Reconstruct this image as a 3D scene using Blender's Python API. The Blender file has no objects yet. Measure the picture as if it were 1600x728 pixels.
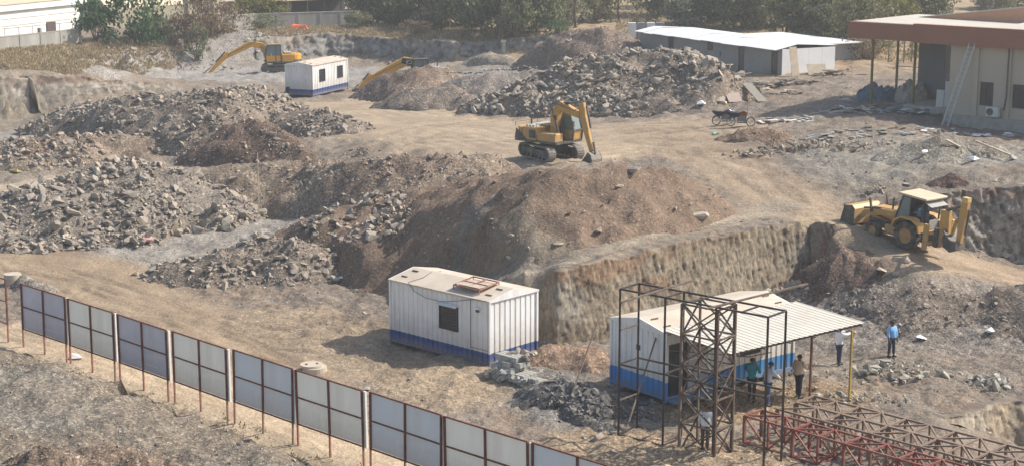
import bpy, bmesh, math, random
import numpy as np
from mathutils import Vector, Matrix, noise as mnoise
random.seed(7); RNG = np.random.default_rng(11)
SC = bpy.context.scene
COL = SC.collection
R = math.radians

# ------------------------------------------------------------------ camera, sky, sun, exposure
CF, CP, CH = 2600.0, 11.5, 19.0            # focal length in photo pixels, pitch down, height above the yard
cam_d = bpy.data.cameras.new('camera'); cam = bpy.data.objects.new('camera', cam_d); COL.objects.link(cam)
cam.location = (0, 0, CH); cam.rotation_euler = (R(90 - CP), 0, 0)
cam_d.sensor_width = 36; cam_d.lens = 36 * CF / 1600; cam_d.clip_end = 6000; cam_d.clip_start = 1
SC.camera = cam
SUN_EL, SUN_AZ = 42.0, 14.0                # azimuth measured from +x towards +y
world = bpy.data.worlds.new('World'); SC.world = world; world.use_nodes = True
nt = world.node_tree; bgn = nt.nodes['Background']
sky = nt.nodes.new('ShaderNodeTexSky'); sky.sky_type = 'NISHITA'; sky.sun_disc = False
sky.sun_elevation = R(SUN_EL); sky.sun_rotation = R(90 - SUN_AZ)
sky.air_density = 1.2; sky.dust_density = 2.5; sky.ozone_density = 1.0
nt.links.new(sky.outputs[0], bgn.inputs[0]); bgn.inputs[1].default_value = 0.125
sl = bpy.data.lights.new('sun', 'SUN'); sl.energy = 4.15; sl.angle = R(0.6); sl.color = (1.0, 0.925, 0.82)
so = bpy.data.objects.new('sun', sl); COL.objects.link(so)
sdir = Vector((math.cos(R(SUN_EL)) * math.cos(R(SUN_AZ)), math.cos(R(SUN_EL)) * math.sin(R(SUN_AZ)), math.sin(R(SUN_EL))))
so.rotation_euler = sdir.to_track_quat('Z', 'Y').to_euler(); so.location = (60, 60, 80)
SC.view_settings.view_transform = 'Standard'; SC.view_settings.look = 'None'
SC.view_settings.exposure = 0.50; SC.view_settings.gamma = 1.0
try:
    SC.cycles.volume_step_rate = 4; SC.cycles.volume_bounces = 0; SC.cycles.max_bounces = 5; SC.cycles.transparent_max_bounces = 8
except Exception: pass

# ------------------------------------------------------------------ point from a photograph pixel at a known height
_p = R(CP); _fw = np.array([0, math.cos(_p), -math.sin(_p)]); _up = np.array([0, math.sin(_p), math.cos(_p)])
def ray(px, py):
    return _fw + (px - 800) / CF * np.array([1., 0, 0]) - (py - 364) / CF * _up
def G(px, py, z=0.0):
    d = ray(px, py); t = (z - CH) / d[2]
    return np.array([t * d[0], t * d[1], z])
def tanang(py): return math.tan(_p + math.atan((py - 364) / CF))

# ------------------------------------------------------------------ numpy noise
def _h(ix, iy, s):
    n = (ix.astype(np.int64) * 374761393 + iy.astype(np.int64) * 668265263 + s * 1442695041) & 0xffffffff
    n = ((n ^ (n >> 13)) * 1274126177) & 0xffffffff
    n = n ^ (n >> 16)
    return n / 4294967295.0
def vn(x, y, s=0):
    ix = np.floor(x); iy = np.floor(y); fx = x - ix; fy = y - iy
    fx = fx * fx * (3 - 2 * fx); fy = fy * fy * (3 - 2 * fy)
    a = _h(ix, iy, s); b = _h(ix + 1, iy, s); c = _h(ix, iy + 1, s); d = _h(ix + 1, iy + 1, s)
    return (a + (b - a) * fx) * (1 - fy) + (c + (d - c) * fx) * fy - 0.5
def fbm(x, y, s=0, o=4, g=0.5):
    r = 0; a = 1.0
    for k in range(o):
        r = r + a * vn(x, y, s + k * 17); x = x * 2.03 + 5.1; y = y * 2.03 + 1.7; a *= g
    return r
def sstep(a, b, x):
    t = np.clip((x - a) / (b - a), 0, 1); return t * t * (3 - 2 * t)

# ------------------------------------------------------------------ levels of the site: break lines (photo pixel + height)
BP = []; EDGES = []
def lv(*pts):
    for (px, py, z) in pts: BP.append(G(px, py, z))
def cliff(rows, step, face=True):
    """rows of (px, y_top, y_foot, z_foot, run): a cut bank, its top height follows from where its edge shows"""
    tops, feet = [], []
    for (px, yt, yf, zf, run) in rows:
        f = G(px, yf, zf); D = f[1] + run; zt = CH - tanang(yt) * D
        d = ray(px, yt); t = (zt - CH) / d[2]
        tops.append(np.array([t * d[0], t * d[1], zt])); feet.append(f)
    EDGES.append((tops, feet))
    if face: tops = [t_ + np.array([0, .45, -.05]) for t_ in tops]; feet = [f_ + np.array([0, .15, 0]) for f_ in feet]
    T2 = []; F2 = []
    for t_, f_ in zip(tops, feet):                                    # flat shelf behind the edge and in front of the foot
        T2.append(t_ + np.array([0, .9 * max(1, step), .0])); F2.append(f_ - np.array([0, .8 * max(1, step), 0]))
    for L in (tops, feet, T2, F2):
        for a, b in zip(L[:-1], L[1:]):
            n = max(1, int(np.linalg.norm((b - a)[:2]) / step))
            for k in range(n): BP.append(a + (b - a) * k / n)
        BP.append(L[-1])
lv((0, 430, 0), (0, 520, 0), (0, 640, 1.3), (0, 740, 1.4), (150, 620, 1.15), (150, 690, 1.3), (300, 728, 1.2), (300, 680, 1.15),
   (-150, 530, 1.1), (-60, 540, 1.1), (0, 547, 1.1), (50, 556, 1.1), (100, 567, 1.1), (145, 577, 1.1), (189, 589, 1.1), (226, 606, 1.1), (263, 622, 1.1), (314, 645, 1.1), (367, 664, 1.1), (411, 687, 1.1), (456, 705, 1.1), (510, 726, 1.05), (570, 752, 1.0), (640, 785, .9),
   (-300, 640, 1.2), (-300, 480, 0), (-300, 900, 1.2), (200, 900, 1.2), (800, 900, .1), (1400, 900, 0), (300, 500, 0), (500, 480, 0), (600, 600, 0), (250, 440, 0), (560, 445, 0), (480, 540, 0),
   (800, 700, 0), (950, 728, 0), (700, 570, 0), (1100, 728, 0), (1300, 728, 0), (1000, 640, 0), (1250, 640, 0), (1130, 575, 0), (1400, 557, 0), (1300, 571, 0), (1500, 575, 0), (1600, 585, 0), (1700, 600, 0), (1900, 620, 0),
   (640, 470, 0), (740, 520, 0),
   (640, 435, .15), (700, 430, .4), (740, 428, 1.0), (780, 426, 1.9), (818, 424, 2.7),
   (830, 400, 2.95), (700, 370, 1.5), (800, 350, 2.9), (900, 330, 3.3), (1000, 320, 3.3), (620, 390, .5), (600, 420, .1), (660, 330, 2.0), (560, 300, 1.5), (880, 290, 3.3),
   (0, 395, 0), (150, 400, 0), (300, 375, .2), (400, 350, .3), (500, 330, .3), (240, 380, 0), (0, 300, .2), (60, 288, .3), (120, 270, .3), (-300, 330, 0), (-300, 260, .3),
   (100, 240, .4), (300, 250, .8), (50, 200, .5), (-200, 210, .5), (120, 210, .5),
   (250, 215, .6), (400, 215, 1.6), (480, 200, 1.9), (560, 230, 2.4), (600, 200, 2.4), (520, 180, 1.8), (650, 215, 2.6), (700, 180, 2.3), (600, 170, 1.9), (489, 155, 1.5), (560, 160, 1.6), (430, 140, 1.3), (380, 128, 1.1),
   (760, 225, 3), (860, 250, 3.3), (960, 245, 3.4), (930, 200, 3.2), (800, 185, 2.6), (1000, 180, 3.2), (900, 160, 2.8),
   (1100, 200, 3.9), (1200, 175, 4.2), (1250, 140, 4.3), (1200, 120, 4.2), (1080, 240, 3.7), (1170, 280, 3.6), (1100, 330, 3.3), (1130, 310, 3.4), (1200, 330, 3.3), (1060, 360, 3.2), (960, 392, 3.15),
   (880, 412, 3.1), (1300, 260, 4.2), (1250, 300, 3.6), (1400, 230, 4.5), (1500, 260, 4.6), (1560, 230, 4.5), (1700, 250, 4.5),
   (1480, 197, 4.1), (1600, 209, 4.0), (1700, 225, 4.0), (1400, 190, 4.7), (1365, 160, 4.95), (1330, 150, 4.8), (1420, 150, 4.9), (1320, 110, 4.4), (1400, 105, 4.6), (1900, 230, 4),
   (1250, 325, 3.4), (1290, 338, 3.25), (1330, 355, 3.0), (1362, 369, 2.75), (1415, 388, 2.4), (1460, 400, 1.95), (1520, 415, 1.4), (1600, 435, .85), (1700, 455, .5), (1900, 490, .4),
   (300, 112, 1), (440, 116, 1), (560, 112, 1), (240, 118, 1.2), (640, 125, 1.1), (700, 96, 1.3), (800, 96, 2.0), (760, 150, 2), (860, 110, 2.4), (640, 140, 1.3), (940, 120, 2.7), (1050, 100, 3.6),
   (60, 105, 3.8), (0, 95, 3.8), (100, 90, 3.7), (0, 78, 3.7), (200, 80, 3.5), (-300, 100, 3.8), (280, 62, 3.4), (400, 46, 3.2), (560, 42, 3.2), (700, 50, 3.2), (830, 50, 3.4), (960, 50, 3.6), (1100, 50, 4), (1300, 88, 4.4), (1450, 70, 4.6), (1600, 60, 4.6),
   (200, 20, 3.6), (800, 10, 4), (1400, 20, 4.4), (1900, 60, 4.6), (-300, 30, 3.6), (160, 108, 3.6))
# main cut behind the site office
cliff([(845, 428, 530, 0, 1.6), (870, 425, 541, 0, .9), (950, 407, 525, 0, .8), (1050, 384, 503, 0, .8), (1150, 364, 479, 0, .8), (1215, 351, 463, 0, .8), (1265, 347, 450, .1, .9), (1300, 352, 446, .5, 1.4)], .7)
# earth slope below the ramp road
cliff([(1312, 380, 492, 0, 2.8), (1400, 405, 517, 0, 4.4), (1500, 430, 535, 0, 6), (1600, 447, 540, 0, 7), (1750, 470, 560, 0, 6)], 2.0, False)
# bank behind the backhoe
cliff([(1340, 318, 338, 3.0, 1.0), (1400, 308, 355, 2.55, 1.2), (1470, 302, 380, 1.8, 1.3), (1500, 299, 388, 1.5, 1.3), (1600, 289, 405, .95, 1.4), (1750, 286, 430, .4, 1.4)], 1.2)
# washed-out pit at the right bottom corner
cliff([(1470, 655, 659, -.1, .3), (1500, 652, 662, -.25, .4), (1515, 648, 668, -.5, .5), (1540, 634, 682, -1.2, .7), (1575, 626, 688, -1.7, .7), (1620, 622, 694, -1.9, .7), (1800, 640, 720, -1.9, .8)], 1.0)
lv((1500, 690, -.2), (1545, 700, -.9), (1600, 715, -1.5), (1490, 640, 0), (1450, 660, 0), (1450, 728, 0), (1600, 800, -.5))
# left excavation
cliff([(-200, 124, 190, .5, .2), (0, 122, 184, .5, .2), (46, 123, 179, .5, .2)], 1.1)
_la, _lb = G(50, 178, .5), G(116, 155, 1.5); _ln = np.array([-(_lb - _la)[1], (_lb - _la)[0], 0]); _ln /= np.linalg.norm(_ln)
for k in range(9):                                                    # the side wall that catches the sun
    f_ = _la + (_lb - _la) * k / 8; zt_ = 3.85 - .5 * k / 8
    for o_, z_ in ((-1.0, f_[2]), (0.15, f_[2]), (.95, zt_ - .05), (2.0, zt_)): q_ = f_ + _ln * o_; BP.append(np.array([q_[0], q_[1], z_]))
LAT = [(_la + (_lb - _la) * k / 8, _la + (_lb - _la) * k / 8 + _ln * .5 + np.array([0, 0, 3.35 - .5 * k / 8 - (_lb[2] - _la[2]) * k / 8])) for k in range(9)]
cliff([(124, 121, 152, 1.55, .2), (215, 129, 147, 1.3, .2), (285, 134, 142, 1.3, .9)], 1.1)
# far excavation, sunlit part then the long wall in shade
cliff([(130, 104, 112, 2.2, 2), (190, 88, 108, 1.4, 2.5), (280, 78, 103, 1.0, 2.2), (400, 62, 96, 1.0, 2.0), (512, 53, 88, 1.0, 1.0), (560, 56, 87, 1.0, .8), (640, 61, 91, 1.0, .8), (708, 66, 95, 1.1, .8),
       (716, 66, 90, 1.3, .8), (760, 66, 88, 1.4, .8), (800, 60, 86, 1.6, .8), (860, 56, 84, 1.8, .8), (900, 56, 80, 2, 2)], 1.6)
for (x, y, z) in ((-120, 30, 1), (120, 30, 0), (-200, 200, 4), (200, 200, 4.5), (0, 400, 4), (-250, 500, 4), (300, 500, 5), (0, 10, 0), (0, -30, 0), (-200, 60, 1), (160, 100, 4), (-120, 100, .5), (-130, 130, .6)):
    BP.append(np.array([x, y, z], float))
_fa = G(31, 443, 2.8)[:2]; _fb = G(824, 688, 2.8)[:2]; _fdd = (_fb - _fa) / np.linalg.norm(_fb - _fa); _fn = np.array([_fdd[1], -_fdd[0]]); _fn = _fn if _fn[1] < 0 else -_fn
for k in range(-6, 26):
    for off in (-.6, .3, 1.5): q_ = _fa + _fdd * k * 1.3 + _fn * off; BP.append(np.array([q_[0], q_[1], 0.0]))
BP = np.array(BP)
_rp = BP[:, :2]; _K = np.sqrt(((_rp[:, None] - _rp[None]) ** 2).sum(2))
_n = len(BP); _A = np.zeros((_n + 1, _n + 1)); _A[:_n, :_n] = _K - np.eye(_n) * 0.02; _A[:_n, _n] = 1; _A[_n, :_n] = 1
_w = np.linalg.solve(_A, np.append(BP[:, 2], 0))
def rbf(x, y):
    out = np.empty(x.size); X = x.ravel(); Y = y.ravel()
    for i in range(0, X.size, 60000):
        dx = X[i:i + 60000, None].astype(np.float32) - _rp[None, :, 0].astype(np.float32); dy = Y[i:i + 60000, None].astype(np.float32) - _rp[None, :, 1].astype(np.float32)
        out[i:i + 60000] = np.sqrt(dx * dx + dy * dy) @ _w[:_n].astype(np.float32) + _w[_n]
    return out.reshape(x.shape)
def pdist(x, y, pts):
    """distance to a polyline in the ground plane"""
    d = np.full(x.shape, 1e9)
    pts = [np.array(p, float) for p in pts]
    if len(pts) == 1: return np.hypot(x - pts[0][0], y - pts[0][1])
    for a, b in zip(pts[:-1], pts[1:]):
        ex, ey = b[0] - a[0], b[1] - a[1]; L2 = ex * ex + ey * ey + 1e-9
        t = np.clip(((x - a[0]) * ex + (y - a[1]) * ey) / L2, 0, 1)
        d = np.minimum(d, np.hypot(x - a[0] - t * ex, y - a[1] - t * ey))
    return d
# grid of the ground sheet
_ys = [-40, -10, 10, 22, 30]; y = 36.0
while y < 330:
    _ys.append(y); y += 0.16 if y < 60 else 0.085 if y < 84 else 0.24 if y < 130 else 0.38 if y < 200 else 1.4
while y < 3500: _ys.append(y); y *= 1.12
YS = np.array(_ys); NU = 500
US = np.concatenate([[-14, -6, -3, -1.9, -1.4, -1.15], np.linspace(-1, 1, NU), [1.15, 1.4, 1.9, 3, 6, 14]])
def halfw(y): return 0.345 * np.abs(y) + 5
GY, GU = np.meshgrid(YS, US, indexing='ij'); GX = GU * halfw(GY)
ROADS = {}
def rough_at(x, y):
    return 1.0
_wx = fbm(GX * .9, GY * .25, 3, 4) * .7; _wy = fbm(GX * .35, GY * .2, 19, 3) * .10 + fbm(GX * 2.9, GY * .6, 9, 4, .75) * .05
_far = sstep(200, 320, GY)
_sc = np.clip(GY / 80, .8, 1.6)
GZ = rbf(GX + fbm(GX * .9, GY * .25, 3, 4) * .12, GY + _wy * _sc * (1 - _far))
_road_lines = {
 'a': [G(-200, 400)[:2], G(0, 402)[:2], G(120, 425)[:2], G(200, 465)[:2], G(330, 520)[:2], G(440, 590)[:2]],
 'b': [G(1000, 215, 3.3)[:2], G(860, 230, 3.2)[:2], G(720, 200, 2.7)[:2], G(600, 190, 2.3)[:2], G(520, 168, 1.8)[:2]],
 'c': [G(1700, 458, .5)[:2], G(1600, 437, .85)[:2], G(1520, 415, 1.4)[:2], G(1415, 388, 2.4)[:2], G(1330, 352, 3.1)[:2], G(1230, 315, 3.4)[:2], G(1150, 270, 3.6)[:2], G(1080, 225, 3.6)[:2], G(1000, 205, 3.3)[:2]],
 'd': [G(820, 424, 2.7)[:2], G(880, 413, 3.1)[:2], G(960, 393, 3.15)[:2], G(1060, 368, 3.2)[:2], G(1140, 345, 3.3)[:2], G(1220, 320, 3.4)[:2]],
 'e': [G(-200, 700, .1)[:2] * 0 + G(20, 520)[:2], G(150, 555)[:2], G(300, 605)[:2], G(450, 668)[:2], G(600, 728)[:2]],
 'f': [G(0, 296, .2)[:2], G(60, 286, .3)[:2], G(120, 272, .3)[:2]],
}
_rd = np.minimum.reduce([pdist(GX, GY, _road_lines[k]) / w for k, w in (('a', 3.2), ('b', 5.5), ('c', 2.6), ('d', 1.5), ('e', 1.6), ('f', 1.2))])
_rough = sstep(.6, 1.5, _rd + fbm(GX * .3, GY * .2, 31, 3) * .5)
GZ = GZ + (fbm(GX * .13, GY * .13, 41, 3) * .3 * sstep(.9, 2, _rd) + fbm(GX * .9, GY * .8, 5, 4, .55) * (.05 + .22 * _rough) + fbm(GX * 4, GY * 3.4, 77, 2) * (.02 + .075 * _rough)) * (1 - .7 * _far)
_ru = sstep(1.3, .2, _rd)                                     # wheel ruts along the haul roads
GZ = GZ + _ru * (.03 * np.sin(_rd * 14 + fbm(GX * .25, GY * .25, 8, 3) * 16) * sstep(-.2, .4, fbm(GX * .3, GY * .3, 88, 2)) + .02)
_st = np.zeros_like(GZ); _st[1:] = np.abs(np.diff(GZ, axis=0) / np.maximum(np.diff(GY, axis=0), .05)); _st = sstep(.7, 2.0, np.minimum(_st, 4)) * (GY < 230)
GZ = GZ + _st * fbm(GX * 2.2, GZ * 2.6, 123, 3, .6) * .25
def _tr(z, *pts):
    L = [G(px, py, z)[:2] for px, py in pts]; out = []
    for k in range(len(L) - 1):                                        # smooth the wheel line
        a, b = L[max(0, k - 1)], L[k]; c, d = L[k + 1], L[min(len(L) - 1, k + 2)]
        for t in np.linspace(0, 1, 5, endpoint=False): out.append(.5 * (2 * b + (c - a) * t + (2 * a - 5 * b + 4 * c - d) * t * t + (3 * b - a - 3 * c + d) * t ** 3))
    return out + [L[-1]]
TRACKS = [(_tr(2.8, (1060, 225), (900, 232), (760, 222), (640, 214), (560, 200), (500, 172)), .95), (_tr(2.9, (1040, 205), (880, 196), (740, 190), (640, 196), (570, 222)), .9), (_tr(2.9, (560, 232), (660, 205), (760, 182), (900, 172), (1050, 178)), 1.0),
          (_tr(3.5, (1560, 440), (1450, 402), (1340, 362), (1240, 318), (1160, 272), (1080, 236), (1000, 222)), .85), (_tr(3.4, (1330, 345), (1240, 300), (1190, 255), (1150, 225), (1060, 205)), .8), (_tr(3.2, (1290, 335), (1160, 345), (1040, 368), (940, 392), (860, 416)), .75),
          (_tr(3.6, (1300, 300), (1180, 262), (1080, 240)), .85), (_tr(0, (-60, 405), (80, 425), (200, 462), (340, 520), (470, 600)), .9), (_tr(0, (-60, 420), (100, 445), (240, 500), (380, 545), (520, 560), (600, 580)), .9), (_tr(0, (330, 500), (430, 520), (540, 500), (590, 460)), .8),
          (_tr(1.2, (820, 620), (860, 610)), .1), (_tr(4.2, (1420, 265), (1300, 275), (1200, 240), (1150, 190), (1200, 150)), .9), (_tr(0, (1480, 545), (1380, 560), (1290, 600)), .8), (_tr(.3, (-40, 296), (60, 284), (130, 268)), .8), (_tr(.2, (540, 440), (430, 352), (330, 372), (240, 398)), .85)]
def track_mask(x, y):
    g = np.zeros(x.shape)
    for L, o in TRACKS:
        if o < .2: continue
        k = (x > min(p[0] for p in L) - 2) & (x < max(p[0] for p in L) + 2) & (y > min(p[1] for p in L) - 2) & (y < max(p[1] for p in L) + 2)
        if not k.any(): continue
        d = pdist(x[k], y[k], L) + fbm(x[k] * .4, y[k] * .4, 500, 2) * .25; w = .16 + .0012 * y[k]
        g[k] = np.maximum(g[k], np.exp(-((d - o) / w) ** 2) * sstep(-.45, .1, fbm(x[k] * .35, y[k] * .35, 510, 2)))
    return g
_tm = track_mask(GX, GY); GZ = GZ - _tm * .055 + _tm * .02 * np.sin(GX * 9 + GY * 7)
def zb(x, y):
    """height of the ground sheet at points"""
    x = np.atleast_1d(np.asarray(x, float)); y = np.atleast_1d(np.asarray(y, float))
    j = np.clip(np.searchsorted(YS, y) - 1, 0, len(YS) - 2); fy = np.clip((y - YS[j]) / (YS[j + 1] - YS[j]), 0, 1)
    u = x / halfw(y); i = np.clip(np.searchsorted(US, u) - 1, 0, len(US) - 2); fx = np.clip((u - US[i]) / (US[i + 1] - US[i]), 0, 1)
    return (GZ[j, i] * (1 - fx) + GZ[j, i + 1] * fx) * (1 - fy) + (GZ[j + 1, i] * (1 - fx) + GZ[j + 1, i + 1] * fx) * fy
_T = np.arange(38, 420, .12)
def below_edge(x, y, k, m=.25):
    """in front of the top edge of cut k"""
    T = np.array(EDGES[k][0]); return (x > T[0, 0] - .3) & (x < T[-1, 0] + .3) & (y < np.interp(x, T[:, 0], T[:, 1]) + m)
def hit(px, py, surf=zb):
    """where the line through a photograph pixel meets the surface"""
    d = ray(px, py); x = _T * d[0] / d[1]; y = _T; z = CH + _T * d[2] / d[1]
    s = surf(x, y); k = np.argmax(s >= z)
    if k == 0 and s[0] < z[0]: k = len(_T) - 1
    return np.array([x[k], y[k], s[k]])

# ------------------------------------------------------------------ materials
MATS = {}
def nodes_of(name):
    m = bpy.data.materials.new(name); m.use_nodes = True; t = m.node_tree
    return m, t, t.nodes['Principled BSDF'], t.nodes.new, t.links.new
def mixc(t, fac, a, b, mode='MIX'):
    n = t.nodes.new('ShaderNodeMix'); n.data_type = 'RGBA'; n.blend_type = mode
    for s, v in ((0, fac), (6, a), (7, b)):
        if hasattr(v, 'links') or hasattr(v, 'is_linked'): t.links.new(v, n.inputs[s])
        elif s == 0: n.inputs[0].default_value = v
        else: n.inputs[s].default_value = (*v, 1)
    return n.outputs[2]
def ramp(t, src, stops):
    n = t.nodes.new('ShaderNodeValToRGB'); t.links.new(src, n.inputs[0]); e = n.color_ramp.elements
    while len(e) < len(stops): e.new(.5)
    for k, (p, c) in enumerate(stops):
        e[k].position = p; e[k].color = (c, c, c, 1) if isinstance(c, (int, float)) else (*c, 1)
    return n.outputs[0]
def noise(t, scale, detail=4, rough=.6, vec=None, kind='ShaderNodeTexNoise'):
    n = t.nodes.new(kind); n.inputs['Scale'].default_value = scale
    if 'Detail' in n.inputs: n.inputs['Detail'].default_value = detail
    if 'Roughness' in n.inputs: n.inputs['Roughness'].default_value = rough
    if vec is not None: t.links.new(vec, n.inputs['Vector'])
    return n.outputs[0]
def mapped(t, sc, out='Object'):
    c = t.nodes.new('ShaderNodeTexCoord'); m = t.nodes.new('ShaderNodeMapping'); m.inputs['Scale'].default_value = sc
    t.links.new(c.outputs[out], m.inputs[0]); return m.outputs[0]
def mat(name, col, rough=.7, metal=0, var=.12, scale=3, dirt=None, dirt_amt=.35, bump=0, bscale=20, spec=.4, streak=False, alpha=None):
    if name in MATS: return MATS[name]
    m, t, b, new, ln = nodes_of(name)
    v = mapped(t, (1, 1, .18) if streak else (1, 1, 1))
    n1 = noise(t, scale, 5, .65, v)
    f = ramp(t, n1, [(.3, 1 - var), (.7, 1 + var * .6)])
    c = mixc(t, 1.0, col, f, 'MULTIPLY')
    if dirt:
        n2 = noise(t, scale * .6, 6, .7, v)
        d = ramp(t, n2, [(.42, 0.0), (.7, dirt_amt)])
        c = mixc(t, d, c, dirt)
    ln(c, b.inputs['Base Color']); b.inputs['Roughness'].default_value = rough; b.inputs['Metallic'].default_value = metal
    b.inputs['Specular IOR Level'].default_value = spec
    if bump:
        bn = new('ShaderNodeBump'); bn.inputs['Strength'].default_value = bump; bn.inputs['Distance'].default_value = .02
        ln(noise(t, bscale, 4, .6, v), bn.inputs['Height']); ln(bn.outputs[0], b.inputs['Normal'])
    MATS[name] = m; return m

# earth: colour comes from the 'tint' attribute (what the soil is made of); fine gravel and relief are added here
def earth_material():
    m, t, b, new, ln = nodes_of('earth')
    at = new('ShaderNodeAttribute'); at.attribute_name = 'tint'
    pos = new('ShaderNodeNewGeometry'); P = pos.outputs['Position']
    big = ramp(t, noise(t, .35, 6, .65, P), [(.3, .80), (.7, 1.16)])
    mid = ramp(t, noise(t, 2.6, 8, .8, P), [(.28, .62), (.5, .98), (.72, 1.30)]); mild = ramp(t, noise(t, 2.6, 8, .8, P), [(.28, .84), (.5, 1.0), (.72, 1.12)]); mid = mixc(t, at.outputs['Alpha'], mild, mid)
    c = mixc(t, 1, at.outputs['Color'], big, 'MULTIPLY'); c = mixc(t, 1, c, mid, 'MULTIPLY')
    vor = new('ShaderNodeTexVoronoi'); vor.inputs['Scale'].default_value = 7.5; ln(P, vor.inputs['Vector'])
    vc = new('ShaderNodeSeparateColor'); ln(vor.outputs['Color'], vc.inputs[0])
    peb = ramp(t, vc.outputs[0], [(.0, .72), (.5, 1.0), (.86, 1.12), (.97, 1.5)])
    c = mixc(t, at.outputs['Alpha'], c, mixc(t, 1, c, peb, 'MULTIPLY'))
    vo2 = new('ShaderNodeTexVoronoi'); vo2.inputs['Scale'].default_value = 17; ln(P, vo2.inputs['Vector']); vc2 = new('ShaderNodeSeparateColor'); ln(vo2.outputs['Color'], vc2.inputs[0])
    pe2 = ramp(t, vc2.outputs[1], [(.0, .62), (.45, .96), (.8, 1.1), (.96, 1.75)]); c = mixc(t, at.outputs['Alpha'], c, mixc(t, 1, c, pe2, 'MULTIPLY'))
    # cut faces: streaks left by the bucket teeth, running down the face
    sep = new('ShaderNodeSeparateXYZ'); ln(pos.outputs['True Normal'], sep.inputs[0])
    steep = ramp(t, sep.outputs[2], [(.28, 1.0), (.5, 0.0)])
    mp = new('ShaderNodeMapping'); mp.inputs['Scale'].default_value = (1, 1, .30); ln(P, mp.inputs[0])
    st = noise(t, 4.6, 7, .78, mp.outputs[0])
    streak = ramp(t, st, [(.36, .55), (.5, .97), (.62, 1.34)])
    mh = new('ShaderNodeMapping'); mh.inputs['Scale'].default_value = (.45, .45, 1.5); ln(P, mh.inputs[0]); hue = noise(t, .7, 5, .65, mh.outputs[0])
    hb = mixc(t, ramp(t, hue, [(.42, 0.0), (.58, .85)]), (.34, .295, .205), (.255, .165, .105))
    hb = mixc(t, ramp(t, noise(t, .8, 4, .6, P), [(.5, 0.0), (.7, .6)]), hb, (.33, .34, .30))
    hb = mixc(t, .3, hb, at.outputs['Color'])
    face = mixc(t, 1, hb, streak, 'MULTIPLY')
    face = mixc(t, 1, face, mid, 'MULTIPLY')
    c = mixc(t, steep, c, face)
    ln(c, b.inputs['Base Color']); b.inputs['Roughness'].default_value = .95; b.inputs['Specular IOR Level'].default_value = .15
    b1 = new('ShaderNodeBump'); b1.inputs['Strength'].default_value = .8; b1.inputs['Distance'].default_value = .10
    ln(noise(t, 4.5, 8, .75, P), b1.inputs['Height'])
    b2 = new('ShaderNodeBump'); b2.inputs['Strength'].default_value = .6; b2.inputs['Distance'].default_value = .035
    ln(vor.outputs['Distance'], b2.inputs['Height']); ln(b1.outputs[0], b2.inputs['Normal'])
    b3 = new('ShaderNodeBump'); b3.inputs['Distance'].default_value = .22
    ln(steep, b3.inputs['Strength']); ln(st, b3.inputs['Height']); ln(b2.outputs[0], b3.inputs['Normal'])
    ln(b3.outputs[0], b.inputs['Normal'])
    return m
EARTH = earth_material()
def stone_material(name, cols):
    m, t, b, new, ln = nodes_of(name)
    oi = new('ShaderNodeObjectInfo'); ge = new('ShaderNodeNewGeometry')
    a = new('ShaderNodeMath'); a.operation = 'ADD'; ln(oi.outputs['Random'], a.inputs[0]); ln(ge.outputs['Random Per Island'], a.inputs[1])
    f = new('ShaderNodeMath'); f.operation = 'FRACT'; ln(a.outputs[0], f.inputs[0])
    c = ramp(t, f.outputs[0], [(k / (len(cols) - 1), x) for k, x in enumerate(cols)])
    g = ramp(t, noise(t, 6, 6, .7, ge.outputs['Position']), [(.3, .72), (.7, 1.2)])
    c = mixc(t, 1, c, g, 'MULTIPLY')
    sep = new('ShaderNodeSeparateXYZ'); ln(ge.outputs['Normal'], sep.inputs[0])          # dust settled on upward faces
    c = mixc(t, ramp(t, sep.outputs[2], [(.55, 0.0), (.95, .35)]), c, (.36, .31, .25))
    ln(c, b.inputs['Base Color']); b.inputs['Roughness'].default_value = .9; b.inputs['Specular IOR Level'].default_value = .2
    bn = new('ShaderNodeBump'); bn.inputs['Strength'].default_value = .5; bn.inputs['Distance'].default_value = .05
    ln(noise(t, 9, 6, .7, ge.outputs['Position']), bn.inputs['Height']); ln(bn.outputs[0], b.inputs['Normal'])
    return m
ST_GREY = stone_material('grey_stone', [(.28, .245, .205), (.36, .31, .255), (.21, .19, .165), (.44, .38, .31), (.32, .265, .21), (.37, .335, .29)])
ST_TAN = stone_material('tan_stone', [(.38, .31, .25), (.30, .25, .21), (.44, .38, .31), (.34, .26, .22)])
ST_DARK = stone_material('dark_stone', [(.15, .148, .142), (.20, .193, .185), (.25, .24, .22), (.13, .13, .13)])
ST_PALE = stone_material('pale_stone', [(.48, .44, .36), (.42, .39, .33), (.34, .33, .29), (.52, .49, .43)])

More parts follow.
